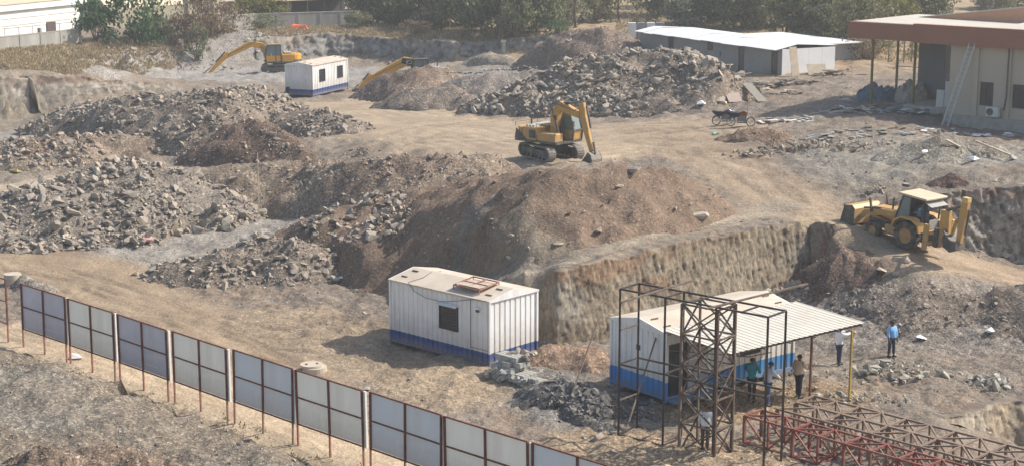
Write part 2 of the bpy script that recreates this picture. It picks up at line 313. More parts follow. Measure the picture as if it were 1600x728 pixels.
# ------------------------------------------------------------------ object helpers
def tag(o, label=None, cat=None, group=None, kind=None):
    if label: o['label'] = label
    if cat: o['category'] = cat
    if group: o['group'] = group
    if kind: o['kind'] = kind
    return o
def empty(name, loc=(0, 0, 0), yaw=0, label=None, cat=None, group=None, pitch=0):
    o = bpy.data.objects.new(name, None); COL.objects.link(o); o.empty_display_size = .3
    o.location = [float(v) for v in loc]; o.rotation_euler = (0, pitch, yaw)
    return tag(o, label, cat, group)
def link(name, me, parent=None, loc=None, rot=None, sc=None):
    o = bpy.data.objects.new(name, me); COL.objects.link(o)
    if parent: o.parent = parent
    if loc is not None: o.location = [float(v) for v in loc]
    if rot is not None: o.rotation_euler = rot
    if sc is not None: o.scale = sc
    return o
def npmesh(name, V, F, m=None, smooth=False, tint=None):
    V = np.asarray(V, np.float32); F = np.asarray(F, np.int32); k = F.shape[1]
    me = bpy.data.meshes.new(name); me.vertices.add(len(V)); me.vertices.foreach_set('co', V.ravel())
    me.loops.add(F.size); me.loops.foreach_set('vertex_index', F.ravel())
    me.polygons.add(len(F)); me.polygons.foreach_set('loop_start', np.arange(0, F.size, k, dtype=np.int32))
    me.update(calc_edges=True)
    me.polygons.foreach_set('use_smooth', np.full(len(F), smooth)); 
    if tint is not None:
        a = me.color_attributes.new('tint', 'FLOAT_COLOR', 'POINT'); a.data.foreach_set('color', np.asarray(tint, np.float32).ravel())
    if m: me.materials.append(m)
    return me
class MB:
    def __init__(s): s.v = []; s.f = []; s.M = Matrix()
    def add(s, V, F):
        n = len(s.v); s.v += [tuple(s.M @ Vector([float(c) for c in p])) for p in V]; s.f += [tuple(n + i for i in f) for f in F]; return s
    def box(s, x0, x1, y0, y1, z0, z1):
        return s.add([(x0, y0, z0), (x1, y0, z0), (x1, y1, z0), (x0, y1, z0), (x0, y0, z1), (x1, y0, z1), (x1, y1, z1), (x0, y1, z1)],
                     [(0, 3, 2, 1), (4, 5, 6, 7), (0, 1, 5, 4), (1, 2, 6, 5), (2, 3, 7, 6), (3, 0, 4, 7)])
    def beam(s, p, q, w, h=None, up=(0, 0, 1)):
        h = h or w; p = Vector([float(c) for c in p]); q = Vector([float(c) for c in q]); d = (q - p).normalized(); u = Vector(up)
        if abs(d.dot(u)) > .98: u = Vector((0, 1, 0))
        a = d.cross(u).normalized() * w / 2; b = a.cross(d).normalized() * h / 2
        return s.add([p - a - b, p + a - b, p + a + b, p - a + b, q - a - b, q + a - b, q + a + b, q - a + b],
                     [(0, 1, 2, 3), (7, 6, 5, 4), (0, 4, 5, 1), (1, 5, 6, 2), (2, 6, 7, 3), (3, 7, 4, 0)])
    def tube(s, p, q, r, r2=None, n=8):
        r2 = r if r2 is None else r2; p = Vector([float(c) for c in p]); q = Vector([float(c) for c in q]); d = (q - p).normalized()
        u = Vector((0, 0, 1)) if abs(d.z) < .9 else Vector((1, 0, 0)); a = d.cross(u).normalized(); b = d.cross(a)
        V = [p + (a * math.cos(6.2832 * k / n) + b * math.sin(6.2832 * k / n)) * r for k in range(n)] + [q + (a * math.cos(6.2832 * k / n) + b * math.sin(6.2832 * k / n)) * r2 for k in range(n)]
        return s.add(V, [(k, (k + 1) % n, n + (k + 1) % n, n + k) for k in range(n)] + [tuple(range(n - 1, -1, -1)), tuple(range(n, 2 * n))])
    def path(s, pts, r, n=6):
        for a, b in zip(pts[:-1], pts[1:]): s.tube(a, b, r, n=n)
        return s
    def prism(s, pts, y0, y1, y0b=None, y1b=None):
        """side profile (x, z) pushed from y0 to y1"""
        n = len(pts); return s.add([(x, y0, z) for x, z in pts] + [(x, y1, z) for x, z in pts],
                     [tuple(range(n - 1, -1, -1)), tuple(range(n, 2 * n))] + [(k, (k + 1) % n, n + (k + 1) % n, n + k) for k in range(n)])
    def lathe_y(s, prof, n=20, cx=0, cz=0):
        """wheel: profile of (radius, y) turned about an axis along y"""
        m_ = len(prof); V = []; F = []
        for k in range(n):
            a = 6.2832 * k / n
            V += [(cx + r * math.cos(a), y, cz + r * math.sin(a)) for r, y in prof]
        for k in range(n):
            for j in range(m_ - 1): F.append((k * m_ + j, k * m_ + j + 1, ((k + 1) % n) * m_ + j + 1, ((k + 1) % n) * m_ + j))
        return s.add(V, F)
    def build(s, name, m, parent=None, smooth=False, bevel=0, loc=None):
        me = bpy.data.meshes.new(name); me.from_pydata(s.v, [], s.f)
        bm = bmesh.new(); bm.from_mesh(me)
        if bevel:
            try: bmesh.ops.bevel(bm, geom=[e for e in bm.edges if len(e.link_faces) == 2 and e.calc_face_angle(0) > .6], offset=bevel, segments=1, affect='EDGES')
            except Exception: pass
        bmesh.ops.recalc_face_normals(bm, faces=bm.faces); bm.to_mesh(me); bm.free()
        if smooth:
            for p in me.polygons: p.use_smooth = True
        me.materials.append(m)
        return link(name, me, parent, loc)
def copy_tree(o, parent=None):
    c = o.copy(); COL.objects.link(c); c.parent = parent
    for ch in list(o.children): copy_tree(ch, c)
    return c

# ------------------------------------------------------------------ the ground sheet
def soil(x, y, rough):
    """base colours of the yard's soils as they lie (dust roads, grey gravel, brown earth, dry grass)"""
    n = x.size; x = x.ravel(); y = y.ravel()
    c = np.tile(np.array([.222, .184, .148]), (n, 1)); al = np.full(n, .55)
    def mixin(w, col, a=None):
        nonlocal c, al
        c = c * (1 - w[:, None]) + np.array(col) * w[:, None]
        if a is not None: al = al * (1 - w) + a * w
    nn = fbm(x * .12, y * .10, 51, 4); n2 = fbm(x * .35, y * .3, 61, 4)
    mixin(sstep(.0, .35, nn), (.222, .19, .152)); mixin(sstep(.1, .5, n2) * .5, (.245, .18, .125))
    def zone(pts, r, col, a=None, soft=.5, amt=1):
        d = pdist(x, y, pts) / r + n2 * .35 + nn * .25
        mixin(sstep(1, 1 - soft, d) * amt, col, a)
    g = lambda *p: [G(px, py, z)[:2] for px, py, z in p]
    zone(g((0, 104, 3.8), (130, 98, 3.7), (300, 66, 3.4)), 6.5, (.34, .265, .165), .3)
    zone(g((-200, 95, 3.7), (0, 90, 3.7), (200, 74, 3.6)), 8, (.34, .265, .165), .3)
    zone(g((-200, 114, 3.8), (0, 112, 3.8), (90, 108, 3.7)), 3.4, (.34, .265, .165), .3)
    zone(g((400, 50, 3.2), (560, 45, 3.2), (700, 54, 3.2), (820, 58, 3.3)), 9, (.33, .25, .16), .3)
    zone(g((960, 30, 4), (1100, 30, 4), (1300, 80, 4.4), (1450, 60, 4.6), (1600, 40, 4.6)), 26, (.36, .26, .165), .3)
    zone(g((900, 10, 4), (1500, 10, 4.4)), 60, (.35, .265, .17), .3)
    zone(g((140, 116, 3), (180, 108, 2), (280, 92, 1.8), (400, 78, 1.6), (510, 68, 1.8)), 4.2, (.27, .245, .215), 1, .3)
    zone(g((0, 210, .5), (100, 205, .5)), 9, (.30, .27, .235), .4)
    zone(g((1350, 250, 4.4), (1450, 240, 4.5), (1560, 250, 4.5)), 6.5, (.245, .222, .185), .5)
    zone(g((300, 112, 1), (440, 112, 1), (560, 110, 1)), 12, (.29, .27, .245), .6)
    zone(g((640, 128, 1.2), (820, 110, 2.2)), 8, (.26, .235, .205), .7)
    zone(g((230, 395, .1), (330, 370, .3), (480, 335, .3)), 3.5, (.29, .265, .23), .6)
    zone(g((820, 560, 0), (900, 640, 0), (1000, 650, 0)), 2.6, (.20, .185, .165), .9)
    zone(g((1090, 640, 0), (1200, 620, 0), (1290, 610, 0)), 2.2, (.27, .20, .13), .8)
    zone(g((1330, 480, .8), (1450, 490, .8), (1600, 490, .6)), 4, (.235, .205, .175), 1)
    zone(g((1320, 400, 2), (1350, 440, 1)), 2.3, (.20, .145, .11), 1, .3)
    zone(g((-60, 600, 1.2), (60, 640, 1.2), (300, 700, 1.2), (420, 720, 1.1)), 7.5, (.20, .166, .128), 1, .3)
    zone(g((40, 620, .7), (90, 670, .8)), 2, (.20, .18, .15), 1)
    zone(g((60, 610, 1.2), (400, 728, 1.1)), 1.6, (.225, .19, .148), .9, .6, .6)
    for k, w, col, a in (('a', 3.6, (.315, .24, .165), .25), ('b', 9, (.37, .29, .205), .12), ('c', 3.0, (.325, .25, .175), .35), ('d', 1.3, (.30, .25, .19), .5), ('e', 2.2, (.42, .33, .23), .2), ('f', 1.6, (.42, .345, .25), .2)):
        d0 = pdist(x, y, _road_lines[k]); d = d0 / w + n2 * .3
        st = 1 + .10 * np.sin(d0 * 5.2 + fbm(x * .12, y * .12, 70, 2) * 9) * sstep(-.3, .3, fbm(x * .2, y * .2, 71, 2)) + .10 * fbm(x * .6, y * .25, 73, 4)
        w_ = sstep(1.15, .55, d); c = c * (1 - w_[:, None]) + np.array(col) * w_[:, None] * st[:, None]; al = al * (1 - w_) + a * w_
    zone(g((700, 600, 0), (560, 540, 0), (420, 500, 0)), 3.4, (.30, .235, .165), .55)
    zone(g((940, 690, 0), (1000, 700, 0), (1150, 720, 0)), 2.5, (.31, .235, .16), .8)
    c = c * (1 - .20 * track_mask(x, y) + .10 * fbm(x * 1.3, y * .9, 83, 3))[:, None]
    return np.concatenate([c, al[:, None]], 1)
nr, nc = GX.shape
idx = np.arange(nr * nc).reshape(nr, nc)
F = np.stack([idx[:-1, :-1], idx[:-1, 1:], idx[1:, 1:], idx[1:, :-1]], -1).reshape(-1, 4)
gm = npmesh('ground', np.stack([GX, GY, GZ], -1).reshape(-1, 3), F, EARTH, True, soil(GX, GY, None))
ground = link('ground', gm); tag(ground, 'bare graded earth yard with haul roads and cut banks', kind='structure')

# ------------------------------------------------------------------ the cut faces themselves: dug with a toothed bucket
def face_material():
    m, t, b, new, ln = nodes_of('cut_face'); at = new('ShaderNodeAttribute'); at.attribute_name = 'tint'; ge = new('ShaderNodeNewGeometry'); P = ge.outputs['Position']
    mid = ramp(t, noise(t, 5, 8, .8, P), [(.28, .66), (.5, 1.0), (.72, 1.32)]); c = mixc(t, 1, at.outputs['Color'], mid, 'MULTIPLY')
    ln(c, b.inputs['Base Color']); b.inputs['Roughness'].default_value = .95; b.inputs['Specular IOR Level'].default_value = .15
    b1 = new('ShaderNodeBump'); b1.inputs['Strength'].default_value = .8; b1.inputs['Distance'].default_value = .09; ln(noise(t, 7, 8, .75, P), b1.inputs['Height']); ln(b1.outputs[0], b.inputs['Normal']); return m
FACE = face_material()
def cut_bank(tops, feet, ds, dz, cols, label, amp=.13, tooth=3.0, seed=0, rough=.25):
    T = np.array(tops); Fo = np.array(feet); L = np.concatenate([[0], np.cumsum(np.linalg.norm(np.diff(T[:, :2], axis=0), axis=1))]); n = int(L[-1] / ds) + 2; s = np.linspace(0, L[-1], n)
    tp = np.stack([np.interp(s, L, T[:, k]) for k in range(3)], 1); fp = np.stack([np.interp(s, L, Fo[:, k]) for k in range(3)], 1)
    d = tp - fp; nv = -d[:, :2]; tv = np.gradient(tp[:, :2], axis=0); nv = np.stack([tv[:, 1], -tv[:, 0]], 1); nv /= np.linalg.norm(nv, axis=1)[:, None]; sg = np.sign((nv * (fp - tp)[:, :2]).sum(1)); nv *= np.where(sg == 0, 1, sg)[:, None]
    for _ in range(12): nv = (nv + np.roll(nv, 1, 0) * .5 + np.roll(nv, -1, 0) * .5) / 2 if 0 else nv
    H = (tp[:, 2] - fp[:, 2]); m = int(H.max() / dz) + 2; v = np.linspace(-.12, 1, m)
    S, Vv = np.meshgrid(s, v, indexing='ij'); Hh = Vv * H[:, None]
    bx = fp[:, None, 0] + d[:, None, 0] * Vv; by = fp[:, None, 1] + d[:, None, 1] * Vv; bz = fp[:, None, 2] + Hh
    lean_ = S + Hh * .3; band = np.floor(Hh / .62 + 2 * fbm(S * .5, S * 0, seed + 5, 3)) ; g = fbm(lean_ * tooth + band * 3.7, Hh * .45, seed + 1, 4, .6); rid = 1 - np.abs(g) * 3.2
    blk = fbm(S * 1.3, Hh * 1.6, seed + 2, 4, .6); fine = fbm(S * 6, Hh * 5, seed + 4, 3, .7); dsp = amp * (.5 * rid + 1.1 * blk + .7 * fine) + rough * fbm(S * .3, Hh * .3, seed + 3, 2) + .10 * sstep(.9, 1.0, Vv) * fbm(S * 2.5, Hh * 0, seed + 9, 3)
    dsp *= sstep(-.1, .1, Vv)
    X = bx + nv[:, None, 0] * dsp; Y = by + nv[:, None, 1] * dsp; Z = bz + (fbm(S * 1.1, S * 0, seed + 8, 4, .6) * .22) * sstep(.8, 1, Vv)
    # cap running back from the edge
    cap = [.15, .35, .6, .9, 1.2]; cx = X[:, -1:] - nv[:, 0:1] * np.array(cap); cy = Y[:, -1:] - nv[:, 1:2] * np.array(cap); zz = zb(cx.ravel(), cy.ravel()).reshape(cx.shape); w = np.array([.0, .1, .5, 1, 1]); off = np.array([0, .02, .03, -.02, -.25])
    cz = Z[:, -1:] * (1 - w) + (zz + off) * w
    X, Y, Z = np.concatenate([X, cx], 1), np.concatenate([Y, cy], 1), np.concatenate([Z, cz], 1)
    c1_, c2_, c3_ = (np.array(c) for c in cols); ub = sstep(.05, .35, fbm(S * .25, Hh * .7, seed + 11, 4) + (Vv - .62) * .75)[..., None]; gr = sstep(.05, .35, fbm(S * .4, Hh * .5, seed + 12, 3))[..., None]
    c = c1_ * (1 - ub) + c2_ * ub; c = c * (1 - gr * .6) + c3_ * gr * .6; c = c * (1 + .42 * np.clip(rid - .35, -.8, .6))[..., None] * (1 + .3 * blk + .35 * fine)[..., None]
    sc_ = soil(cx, cy, None)[:, :3].reshape(*cx.shape, 3); c = np.concatenate([c, sc_], 1); c[:, m - 1] = c[:, m - 1] * .5 + sc_[:, 0] * .5
    q = np.arange(X.size).reshape(X.shape); Fq = np.stack([q[:-1, :-1], q[1:, :-1], q[1:, 1:], q[:-1, 1:]], -1).reshape(-1, 4)
    o = link('cut_bank', npmesh('cut_bank', np.stack([X, Y, Z], -1).reshape(-1, 3), Fq, FACE, True, np.concatenate([c.reshape(-1, 3), np.ones((X.size, 1))], 1))); tag(o, label, kind='structure'); return o
_YG = ((.255, .21, .155), (.225, .155, .105), (.235, .22, .185)); _GB = ((.28, .25, .21), (.24, .18, .14), (.34, .31, .27)); _DK = ((.21, .205, .19), (.25, .21, .17), (.27, .26, .235)); _TN = ((.36, .29, .21), (.30, .22, .15), (.30, .27, .23))  # _DK: darker grey, with the shade on the far pit wall put into it
cut_bank(*EDGES[0], .07, .07, _YG, 'toothed vertical cut behind the site office', .085, 4.6, 1, .2)
cut_bank(*EDGES[2], .08, .08, _GB, 'rocky cut bank behind the backhoe loader', .18, 2.0, 2)
cut_bank(*EDGES[3], .08, .08, _TN, 'washed-out tan pit wall at the bottom right corner', .10, 2.2, 3, .15)
_lt = EDGES[4][0] + [l[1] for l in LAT] + EDGES[5][0]; _lf = EDGES[4][1] + [l[0] for l in LAT] + EDGES[5][1]
cut_bank(_lt, _lf, .16, .16, _GB, 'stepped wall of the excavation at far left', .10, 1.2, 4, .15)
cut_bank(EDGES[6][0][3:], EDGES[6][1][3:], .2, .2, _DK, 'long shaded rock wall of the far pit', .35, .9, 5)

# ------------------------------------------------------------------ heaps of spoil and rubble
MOUNDS = []
def mound_fn(crest, edge=None):
    """crest: (px, y_crest, y_foot, slope) -> height field of a tipped heap"""
    P = []; FT = []
    for (px, yc, yf, sl) in crest:
        f = hit(px, yf); FT.append(f[:2]); D = f[1]; t = tanang(yc); H = max(.15, ((CH - f[2]) - t * D) / (1 + t / sl)); y = D + H / sl
        d = ray(px, yc); P.append((y * d[0] / d[1], y, f[2] + H, sl, H / sl, f[2]))
    Q = []
    for a, b in zip(P[:-1], P[1:]):
        n = max(1, int(math.hypot(b[0] - a[0], b[1] - a[1]) / .5))
        for k in range(n): Q.append([a[i] + (b[i] - a[i]) * k / n for i in range(6)])
    Q.append(P[-1]); Q = np.array(Q)
    FT = np.array(sorted(FT, key=lambda p: p[0]))
    Hm = max(q[2] for q in Q) - min(zb(q[0], q[1])[0] for q in Q)
    rr = .25 + .16 * Hm
    def h(x, y, foot=False):
        sh = x.shape; x = x.ravel(); y = y.ravel(); o = np.full(x.size, -1e3); zf = np.zeros(x.size)
        wx = x + fbm(x * .35, y * .35, 101, 3) * (.25 + .12 * Hm); wy = y + fbm(x * .35, y * .35, 201, 3) * (.25 + .12 * Hm)
        for q in Q:
            d2 = (wx - q[0]) ** 2 + (wy - q[1]) ** 2
            d1 = np.sqrt(d2); dm = max(q[4], .5); rq = min(rr, dm * .4); c = q[2] - q[3] * dm / (math.sqrt(dm * dm + rq * rq) - rq) * (np.sqrt(d2 + rq * rq) - rq) - .35 * np.maximum(0, d1 - dm * 1.1); k = c > o; o[k] = c[k]; zf[k] = q[5]
        o = (o + fbm(x * .8, y * .8, 301, 4, .6) * (.14 + .16 * Hm ** .5) + fbm(x * 3.2, y * 3.2, 401, 4, .65) * .2)
        o -= .5 * np.maximum(0, np.interp(wx, FT[:, 0], FT[:, 1]) - .3 - wy)
        if edge is not None: T = np.array(EDGES[edge][0]); o -= np.where((x > T[0, 0] - .5) & (x < T[-1, 0] + 1), 6 * np.maximum(0, np.interp(x, T[:, 0], T[:, 1]) + .9 - y), 0)
        return o.reshape(sh)
    ext = Hm / min(q[3] for q in Q) + 2
    box = (Q[:, 0].min() - ext, Q[:, 0].max() + ext, Q[:, 1].min() - ext, Q[:, 1].max() + ext)
    return h, box
def surf(x, y):
    z = zb(x, y); x = np.atleast_1d(x); y = np.atleast_1d(y)
    for h, b in MOUNDS:
        k = (x > b[0]) & (x < b[1]) & (y > b[2]) & (y < b[3])
        if k.any(): z[k] = np.maximum(z[k], h(x[k], y[k]))
    return z
def hits(px, py): return hit(px, py, surf)
def rock_mesh(k):
    r = random.Random(k); bm = bmesh.new()
    flat = r.uniform(.5, .8); ln_ = r.uniform(1.0, 1.5)
    for i in range(13):
        v = Vector((r.gauss(0, 1), r.gauss(0, 1), r.gauss(0, 1))).normalized() * r.uniform(.42, .56)
        bm.verts.new((max(-.47, min(.47, v.x * 1.1)) * ln_, max(-.40, min(.40, v.y)), max(-.3, min(.3, v.z)) * flat * 1.3))
    bmesh.ops.convex_hull(bm, input=bm.verts)
    for v in [v for v in bm.verts if not v.link_faces]: bm.verts.remove(v)
    bmesh.ops.triangulate(bm, faces=bm.faces)
    me = bpy.data.meshes.new('stone'); bm.to_mesh(me); bm.free(); return me
ROCKM = {}
_base = [rock_mesh(k) for k in range(12)]
def rocks_of(m):
    if m.name not in ROCKM:
        L = []
        for me in _base:
            c = me.copy(); c.materials.append(m); L.append(c)
        ROCKM[m.name] = L
    return ROCKM[m.name]
_RV = []
for me in _base:
    v = np.empty(len(me.vertices) * 3, np.float32); me.vertices.foreach_get('co', v); f = np.array([p.vertices[:] for p in me.polygons]); _RV.append((v.reshape(-1, 3), f))
def rot_mats(n, tilt):
    a = RNG.uniform(0, 6.283, n); b = RNG.normal(0, tilt, n); c = RNG.normal(0, tilt, n)
    return a, b, c
def euler_np(a, b, c):
    ca, sa, cb, sb, cc, s_ = np.cos(a), np.sin(a), np.cos(b), np.sin(b), np.cos(c), np.sin(c)
    z = np.zeros_like(a); o = np.ones_like(a)
    Rz = np.stack([ca, -sa, z, sa, ca, z, z, z, o], -1).reshape(-1, 3, 3); Ry = np.stack([cb, z, sb, z, o, z, -sb, z, cb], -1).reshape(-1, 3, 3)
    Rx = np.stack([o, z, z, z, cc, -s_, z, s_, cc], -1).reshape(-1, 3, 3)
    return Rz @ Ry @ Rx
def put_rocks(parent, pts, sizes, m, nobj=300, tilt=.5, stuffname='rubble', label=None):
    """largest ones become stones of their own, the rest one joined mesh"""
    if len(pts) == 0: return
    o = np.argsort(-sizes); pts = pts[o]; sizes = sizes[o]; a, b, c = rot_mats(len(pts), tilt)
    loc0 = np.array(parent.location) if parent else np.zeros(3)
    ms = rocks_of(m)
    for i in range(min(nobj, len(pts))):
        s = sizes[i]; link('stone', ms[i % 12], parent, pts[i] - loc0, (float(c[i]), float(b[i]), float(a[i])), (s * 1.15, s, s))
    r = slice(min(nobj, len(pts)), len(pts)); n = len(pts) - r.start
    if n > 0:
        Rm = euler_np(a[r], b[r], c[r]); VV = []; FF = []; off = 0; P = pts[r] - loc0; S = sizes[r]
        kind = np.arange(n) % 12
        for k in range(12):
            q = np.where(kind == k)[0]
            if len(q) == 0: continue
            v, f = _RV[k]; V = np.einsum('nij,vj->nvi', Rm[q], v) * S[q][:, None, None] + P[q][:, None, :]
            VV.append(V.reshape(-1, 3)); FF.append((f[None] + (np.arange(len(q)) * len(v))[:, None, None] + off).reshape(-1, 3)); off += len(q) * len(v)
        me = npmesh(stuffname, np.concatenate(VV), np.concatenate(FF), m)
        tag(link(stuffname, me, parent), label, kind='stuff')
def poly_pts(poly, n):
    """n random ground points inside a world polygon"""
    P = np.array(poly); lo = P.min(0); hi = P.max(0); out = np.empty((0, 2))
    while len(out) < n:
        q = RNG.uniform(lo, hi, (n * 3, 2)); ins = np.zeros(len(q), bool)
        for (x0, y0), (x1, y1) in zip(P, np.roll(P, -1, 0)):
            c = ((y0 > q[:, 1]) != (y1 > q[:, 1])) & (q[:, 0] < (x1 - x0) * (q[:, 1] - y0) / (y1 - y0 + 1e-12) + x0); ins ^= c
        out = np.concatenate([out, q[ins]])
    return out[:n]
def sizes_of(n, smin, smax, p=2.6):
    smin *= .48; smax *= .76; p += .3
    u = RNG.uniform(0, 1, n); a = 1 - p
    return (smin ** a + u * (smax ** a - smin ** a)) ** (1 / a)
def heap(name, label, cat, crest, col, rocks=None, group=None, res=.28, edge=None, alpha=1.0, patches=()):
    """a heap: its body of soil or rubble, with stones lying on it"""
    h, b = mound_fn(crest, edge); nx = int((b[1] - b[0]) / res) + 1; ny = int((b[3] - b[2]) / res) + 1
    x = np.linspace(b[0], b[1], nx); y = np.linspace(b[2], b[3], ny); X, Y = np.meshgrid(x, y); Z = h(X, Y); B = zb(X.ravel(), Y.ravel()).reshape(X.shape)
    keep = Z > B - .9; cell = keep[:-1, :-1] & keep[1:, :-1] & keep[:-1, 1:] & keep[1:, 1:]
    I = np.arange(nx * ny).reshape(ny, nx)
    F = np.stack([I[:-1, :-1], I[:-1, 1:], I[1:, 1:], I[1:, :-1]], -1)[cell].reshape(-1, 4)
    used = np.unique(F); remap = np.full(nx * ny, -1); remap[used] = np.arange(len(used))
    V = np.stack([X, Y, Z], -1).reshape(-1, 3)[used]
    ctr = np.array([V[:, 0].mean(), V[:, 1].mean(), 0]); ctr[2] = zb(ctr[0], ctr[1])[0]
    cols = [np.array(c) for c in (col if isinstance(col[0], tuple) else (col, tuple(c * .8 for c in col)))]
    w = sstep(-.3, .4, fbm(V[:, 0] * .5, V[:, 1] * .5, 7, 4))[:, None]
    tint = np.concatenate([cols[0] * (1 - w) + cols[1] * w, np.full((len(V), 1), alpha)], 1)
    for (qx, qy, rad, pc) in patches:
        pw_ = hits(qx, qy) if 0 else None; MOUNDS.append((h, b)); pw_ = hits(qx, qy); MOUNDS.pop(); dd_ = np.hypot(V[:, 0] - pw_[0], V[:, 1] - pw_[1]) / rad + fbm(V[:, 0] * .6, V[:, 1] * .6, 17, 4) * .8
        w2 = sstep(1, .5, dd_)[:, None]; tint[:, :3] = tint[:, :3] * (1 - w2) + np.array(pc) * w2
    e = empty(name, ctr, 0, label, cat, group)
    me = npmesh('soil', V - ctr, remap[F], EARTH, True, tint); link('soil', me, e)
    MOUNDS.append((h, b))
    for spec in (rocks or []):
        dens, smin, smax, m, nobj = spec[:5]; p = spec[5] if len(spec) > 5 else 2.6; poly = spec[6] if len(spec) > 6 else None
        if poly:
            pw = [hits(*q)[:2] for q in poly]; P = np.array(pw); area = .5 * abs(np.dot(P[:, 0], np.roll(P[:, 1], 1)) - np.dot(P[:, 1], np.roll(P[:, 0], 1)))
            q = poly_pts(pw, max(3, int(area * dens * 2.6)))
        else:
            area = (b[1] - b[0]) * (b[3] - b[2]); n = int(area * dens * 2.6); q = np.stack([RNG.uniform(b[0], b[1], n), RNG.uniform(b[2], b[3], n)], 1)
        zz = surf(q[:, 0], q[:, 1]); hz = h(q[:, 0], q[:, 1])
        k = (hz > zz - .02) if poly is None else (hz > zz - 3)
        if dens > 5: k &= fbm(q[:, 0] * .45, q[:, 1] * .45, 55, 3) > RNG.uniform(-.45, .22, len(q))
        q = q[k]; zz = zz[k]; s = sizes_of(len(q), smin, smax, p)
        put_rocks(e, np.stack([q[:, 0], q[:, 1], zz + s * .06], 1), s, m, nobj)
    return e
BROWN = ((.165, .118, .09), (.13, .095, .072)); GREYB = ((.225, .185, .15), (.185, .15, .12)); TANB = ((.25, .20, .15), (.20, .15, .115))
GREEN = ((.275, .25, .19), (.22, .185, .13)); GREY = ((.225, .195, .165), (.185, .16, .135))
heap('rubble_ridge', 'long flat-topped brown earth bank behind the grey rubble at left centre', 'earth bank',
     [(300, 268, 332, .55), (350, 262, 335, .6), (400, 254, 338, .65), (480, 251, 335, .65), (560, 254, 325, .6), (640, 243, 310, .55), (740, 240, 292, .5), (790, 256, 285, .45)], TANB,
     [(1.6, .16, .5, ST_TAN, 200, 3.0), (5, .18, .5, ST_TAN, 60, 2.4, [(400, 262), (520, 256), (640, 252), (740, 262), (700, 300), (520, 290)])])
heap('dark_earth_heap', 'cone of dark brown earth topping the bank left of centre', 'earth heap', [(335, 212, 252, .6), (385, 184, 252, .62), (430, 202, 250, .6), (478, 234, 252, .55)], BROWN,
     [(2.2, .15, .55, ST_TAN, 80, 3.0), (5, .2, .7, ST_GREY, 40, 2.4, [(400, 200), (430, 210), (500, 245), (420, 248)])])
heap('earth_mound', 'largest brown earth mound with a few pale boulders in front of the middle excavator', 'earth mound',
     [(490, 345, 402, .55), (560, 318, 428, .46), (640, 302, 422, .42), (720, 289, 416, .42), (800, 275, 406, .44), (880, 265, 398, .5), (960, 261, 377, .55), (1040, 272, 358, .6), (1085, 298, 346, .55), (1110, 326, 340, .5)], ((.225, .162, .118), (.18, .13, .096)), edge=0, alpha=.45, patches=[(800, 385, 2.4, (.235, .19, .14)), (860, 400, 1.6, (.235, .195, .145)), (730, 375, 1.3, (.215, .185, .145))], rocks=
     [(3.2, .10, .4, ST_TAN, 120, 3.3), (9, .25, .95, ST_GREY, 170, 2.2, [(470, 350), (540, 318), (620, 300), (650, 330), (640, 365), (560, 378), (480, 375)])])
heap('rubble_pile', 'big pile of grey broken rock at the left edge above the dirt road', 'rubble pile',
     [(-60, 330, 400, .55), (0, 318, 395, .55), (60, 292, 395, .55), (130, 268, 392, .55), (200, 256, 388, .55), (260, 262, 375, .55), (300, 285, 352, .5)], GREY,
     [(15, .22, .95, ST_GREY, 300, 2.1)])
heap('rubble_pile', 'low heap of grey rock and earth standing alone in front of the brown mound', 'rubble pile',
     [(250, 415, 440, .45), (300, 403, 446, .45), (350, 388, 447, .5), (410, 373, 447, .55), (460, 375, 447, .55), (512, 398, 442, .5)], GREYB,
     [(13, .18, .8, ST_GREY, 220, 2.3)])
heap('rubble_pile', 'wide pile of grey rubble and soil behind the dark earth cone at upper left', 'rubble pile',
     [(120, 165, 215, .45), (200, 152, 232, .45), (280, 150, 240, .45), (345, 140, 238, .5), (400, 136, 215, .5), (432, 150, 200, .5)], GREYB,
     [(7, .25, .9, ST_GREY, 260, 2.3), (7, .3, 1.0, ST_GREY, 40, 2.2, [(350, 135), (440, 138), (440, 180), (350, 170)])])
heap('rubble_row', 'row of tan broken rocks beside the pale flat ground at the left edge', 'rubble row',
     [(-40, 232, 262, .5), (0, 226, 262, .5), (60, 215, 265, .5), (115, 211, 262, .5), (165, 214, 250, .5), (235, 212, 242, .5)], TANB,
     [(11, .25, .95, ST_TAN, 240, 2.2)])
heap('rubble_pile', 'small grey rock heap at the edge of the tan haul road below the far cabin', 'rubble pile',
     [(445, 176, 208, .5), (500, 173, 213, .5), (548, 187, 210, .5)], GREYB, [(9, .25, .8, ST_GREY, 150, 2.2)])
heap('earth_heap', 'loose brown earth heap against the right end of the far white cabin', 'earth heap',
     [(560, 142, 156, .55), (600, 120, 158, .6), (650, 106, 160, .6), (690, 108, 152, .6)], ((.22, .17, .135), (.175, .13, .10)), [(1.2, .15, .5, ST_TAN, 60, 3)])
heap('earth_heap', 'brown earth heap with green bits between the far cabin and the grey rubble mountain', 'earth heap',
     [(600, 155, 170, .5), (650, 140, 172, .5), (700, 134, 172, .5), (740, 150, 172, .5)], GREYB, [(1.2, .15, .6, ST_GREY, 60, 3)])
heap('earth_heap', 'grey-brown levelled fill bank with a line of white stones on top', 'earth bank',
     [(720, 125, 168, .42), (770, 116, 170, .42), (820, 112, 168, .42), (862, 112, 160, .45)], ((.245, .215, .185), (.215, .185, .155)), [(.6, .12, .35, ST_GREY, 40, 3)])
heap('earth_heap', 'low grey-tan dirt heap in front of the shaded pit wall by the pipe stub', 'earth heap', [(735, 93, 101, .5), (768, 82, 101, .5), (800, 88, 100, .5)], ((.30, .255, .20), (.25, .21, .165)))
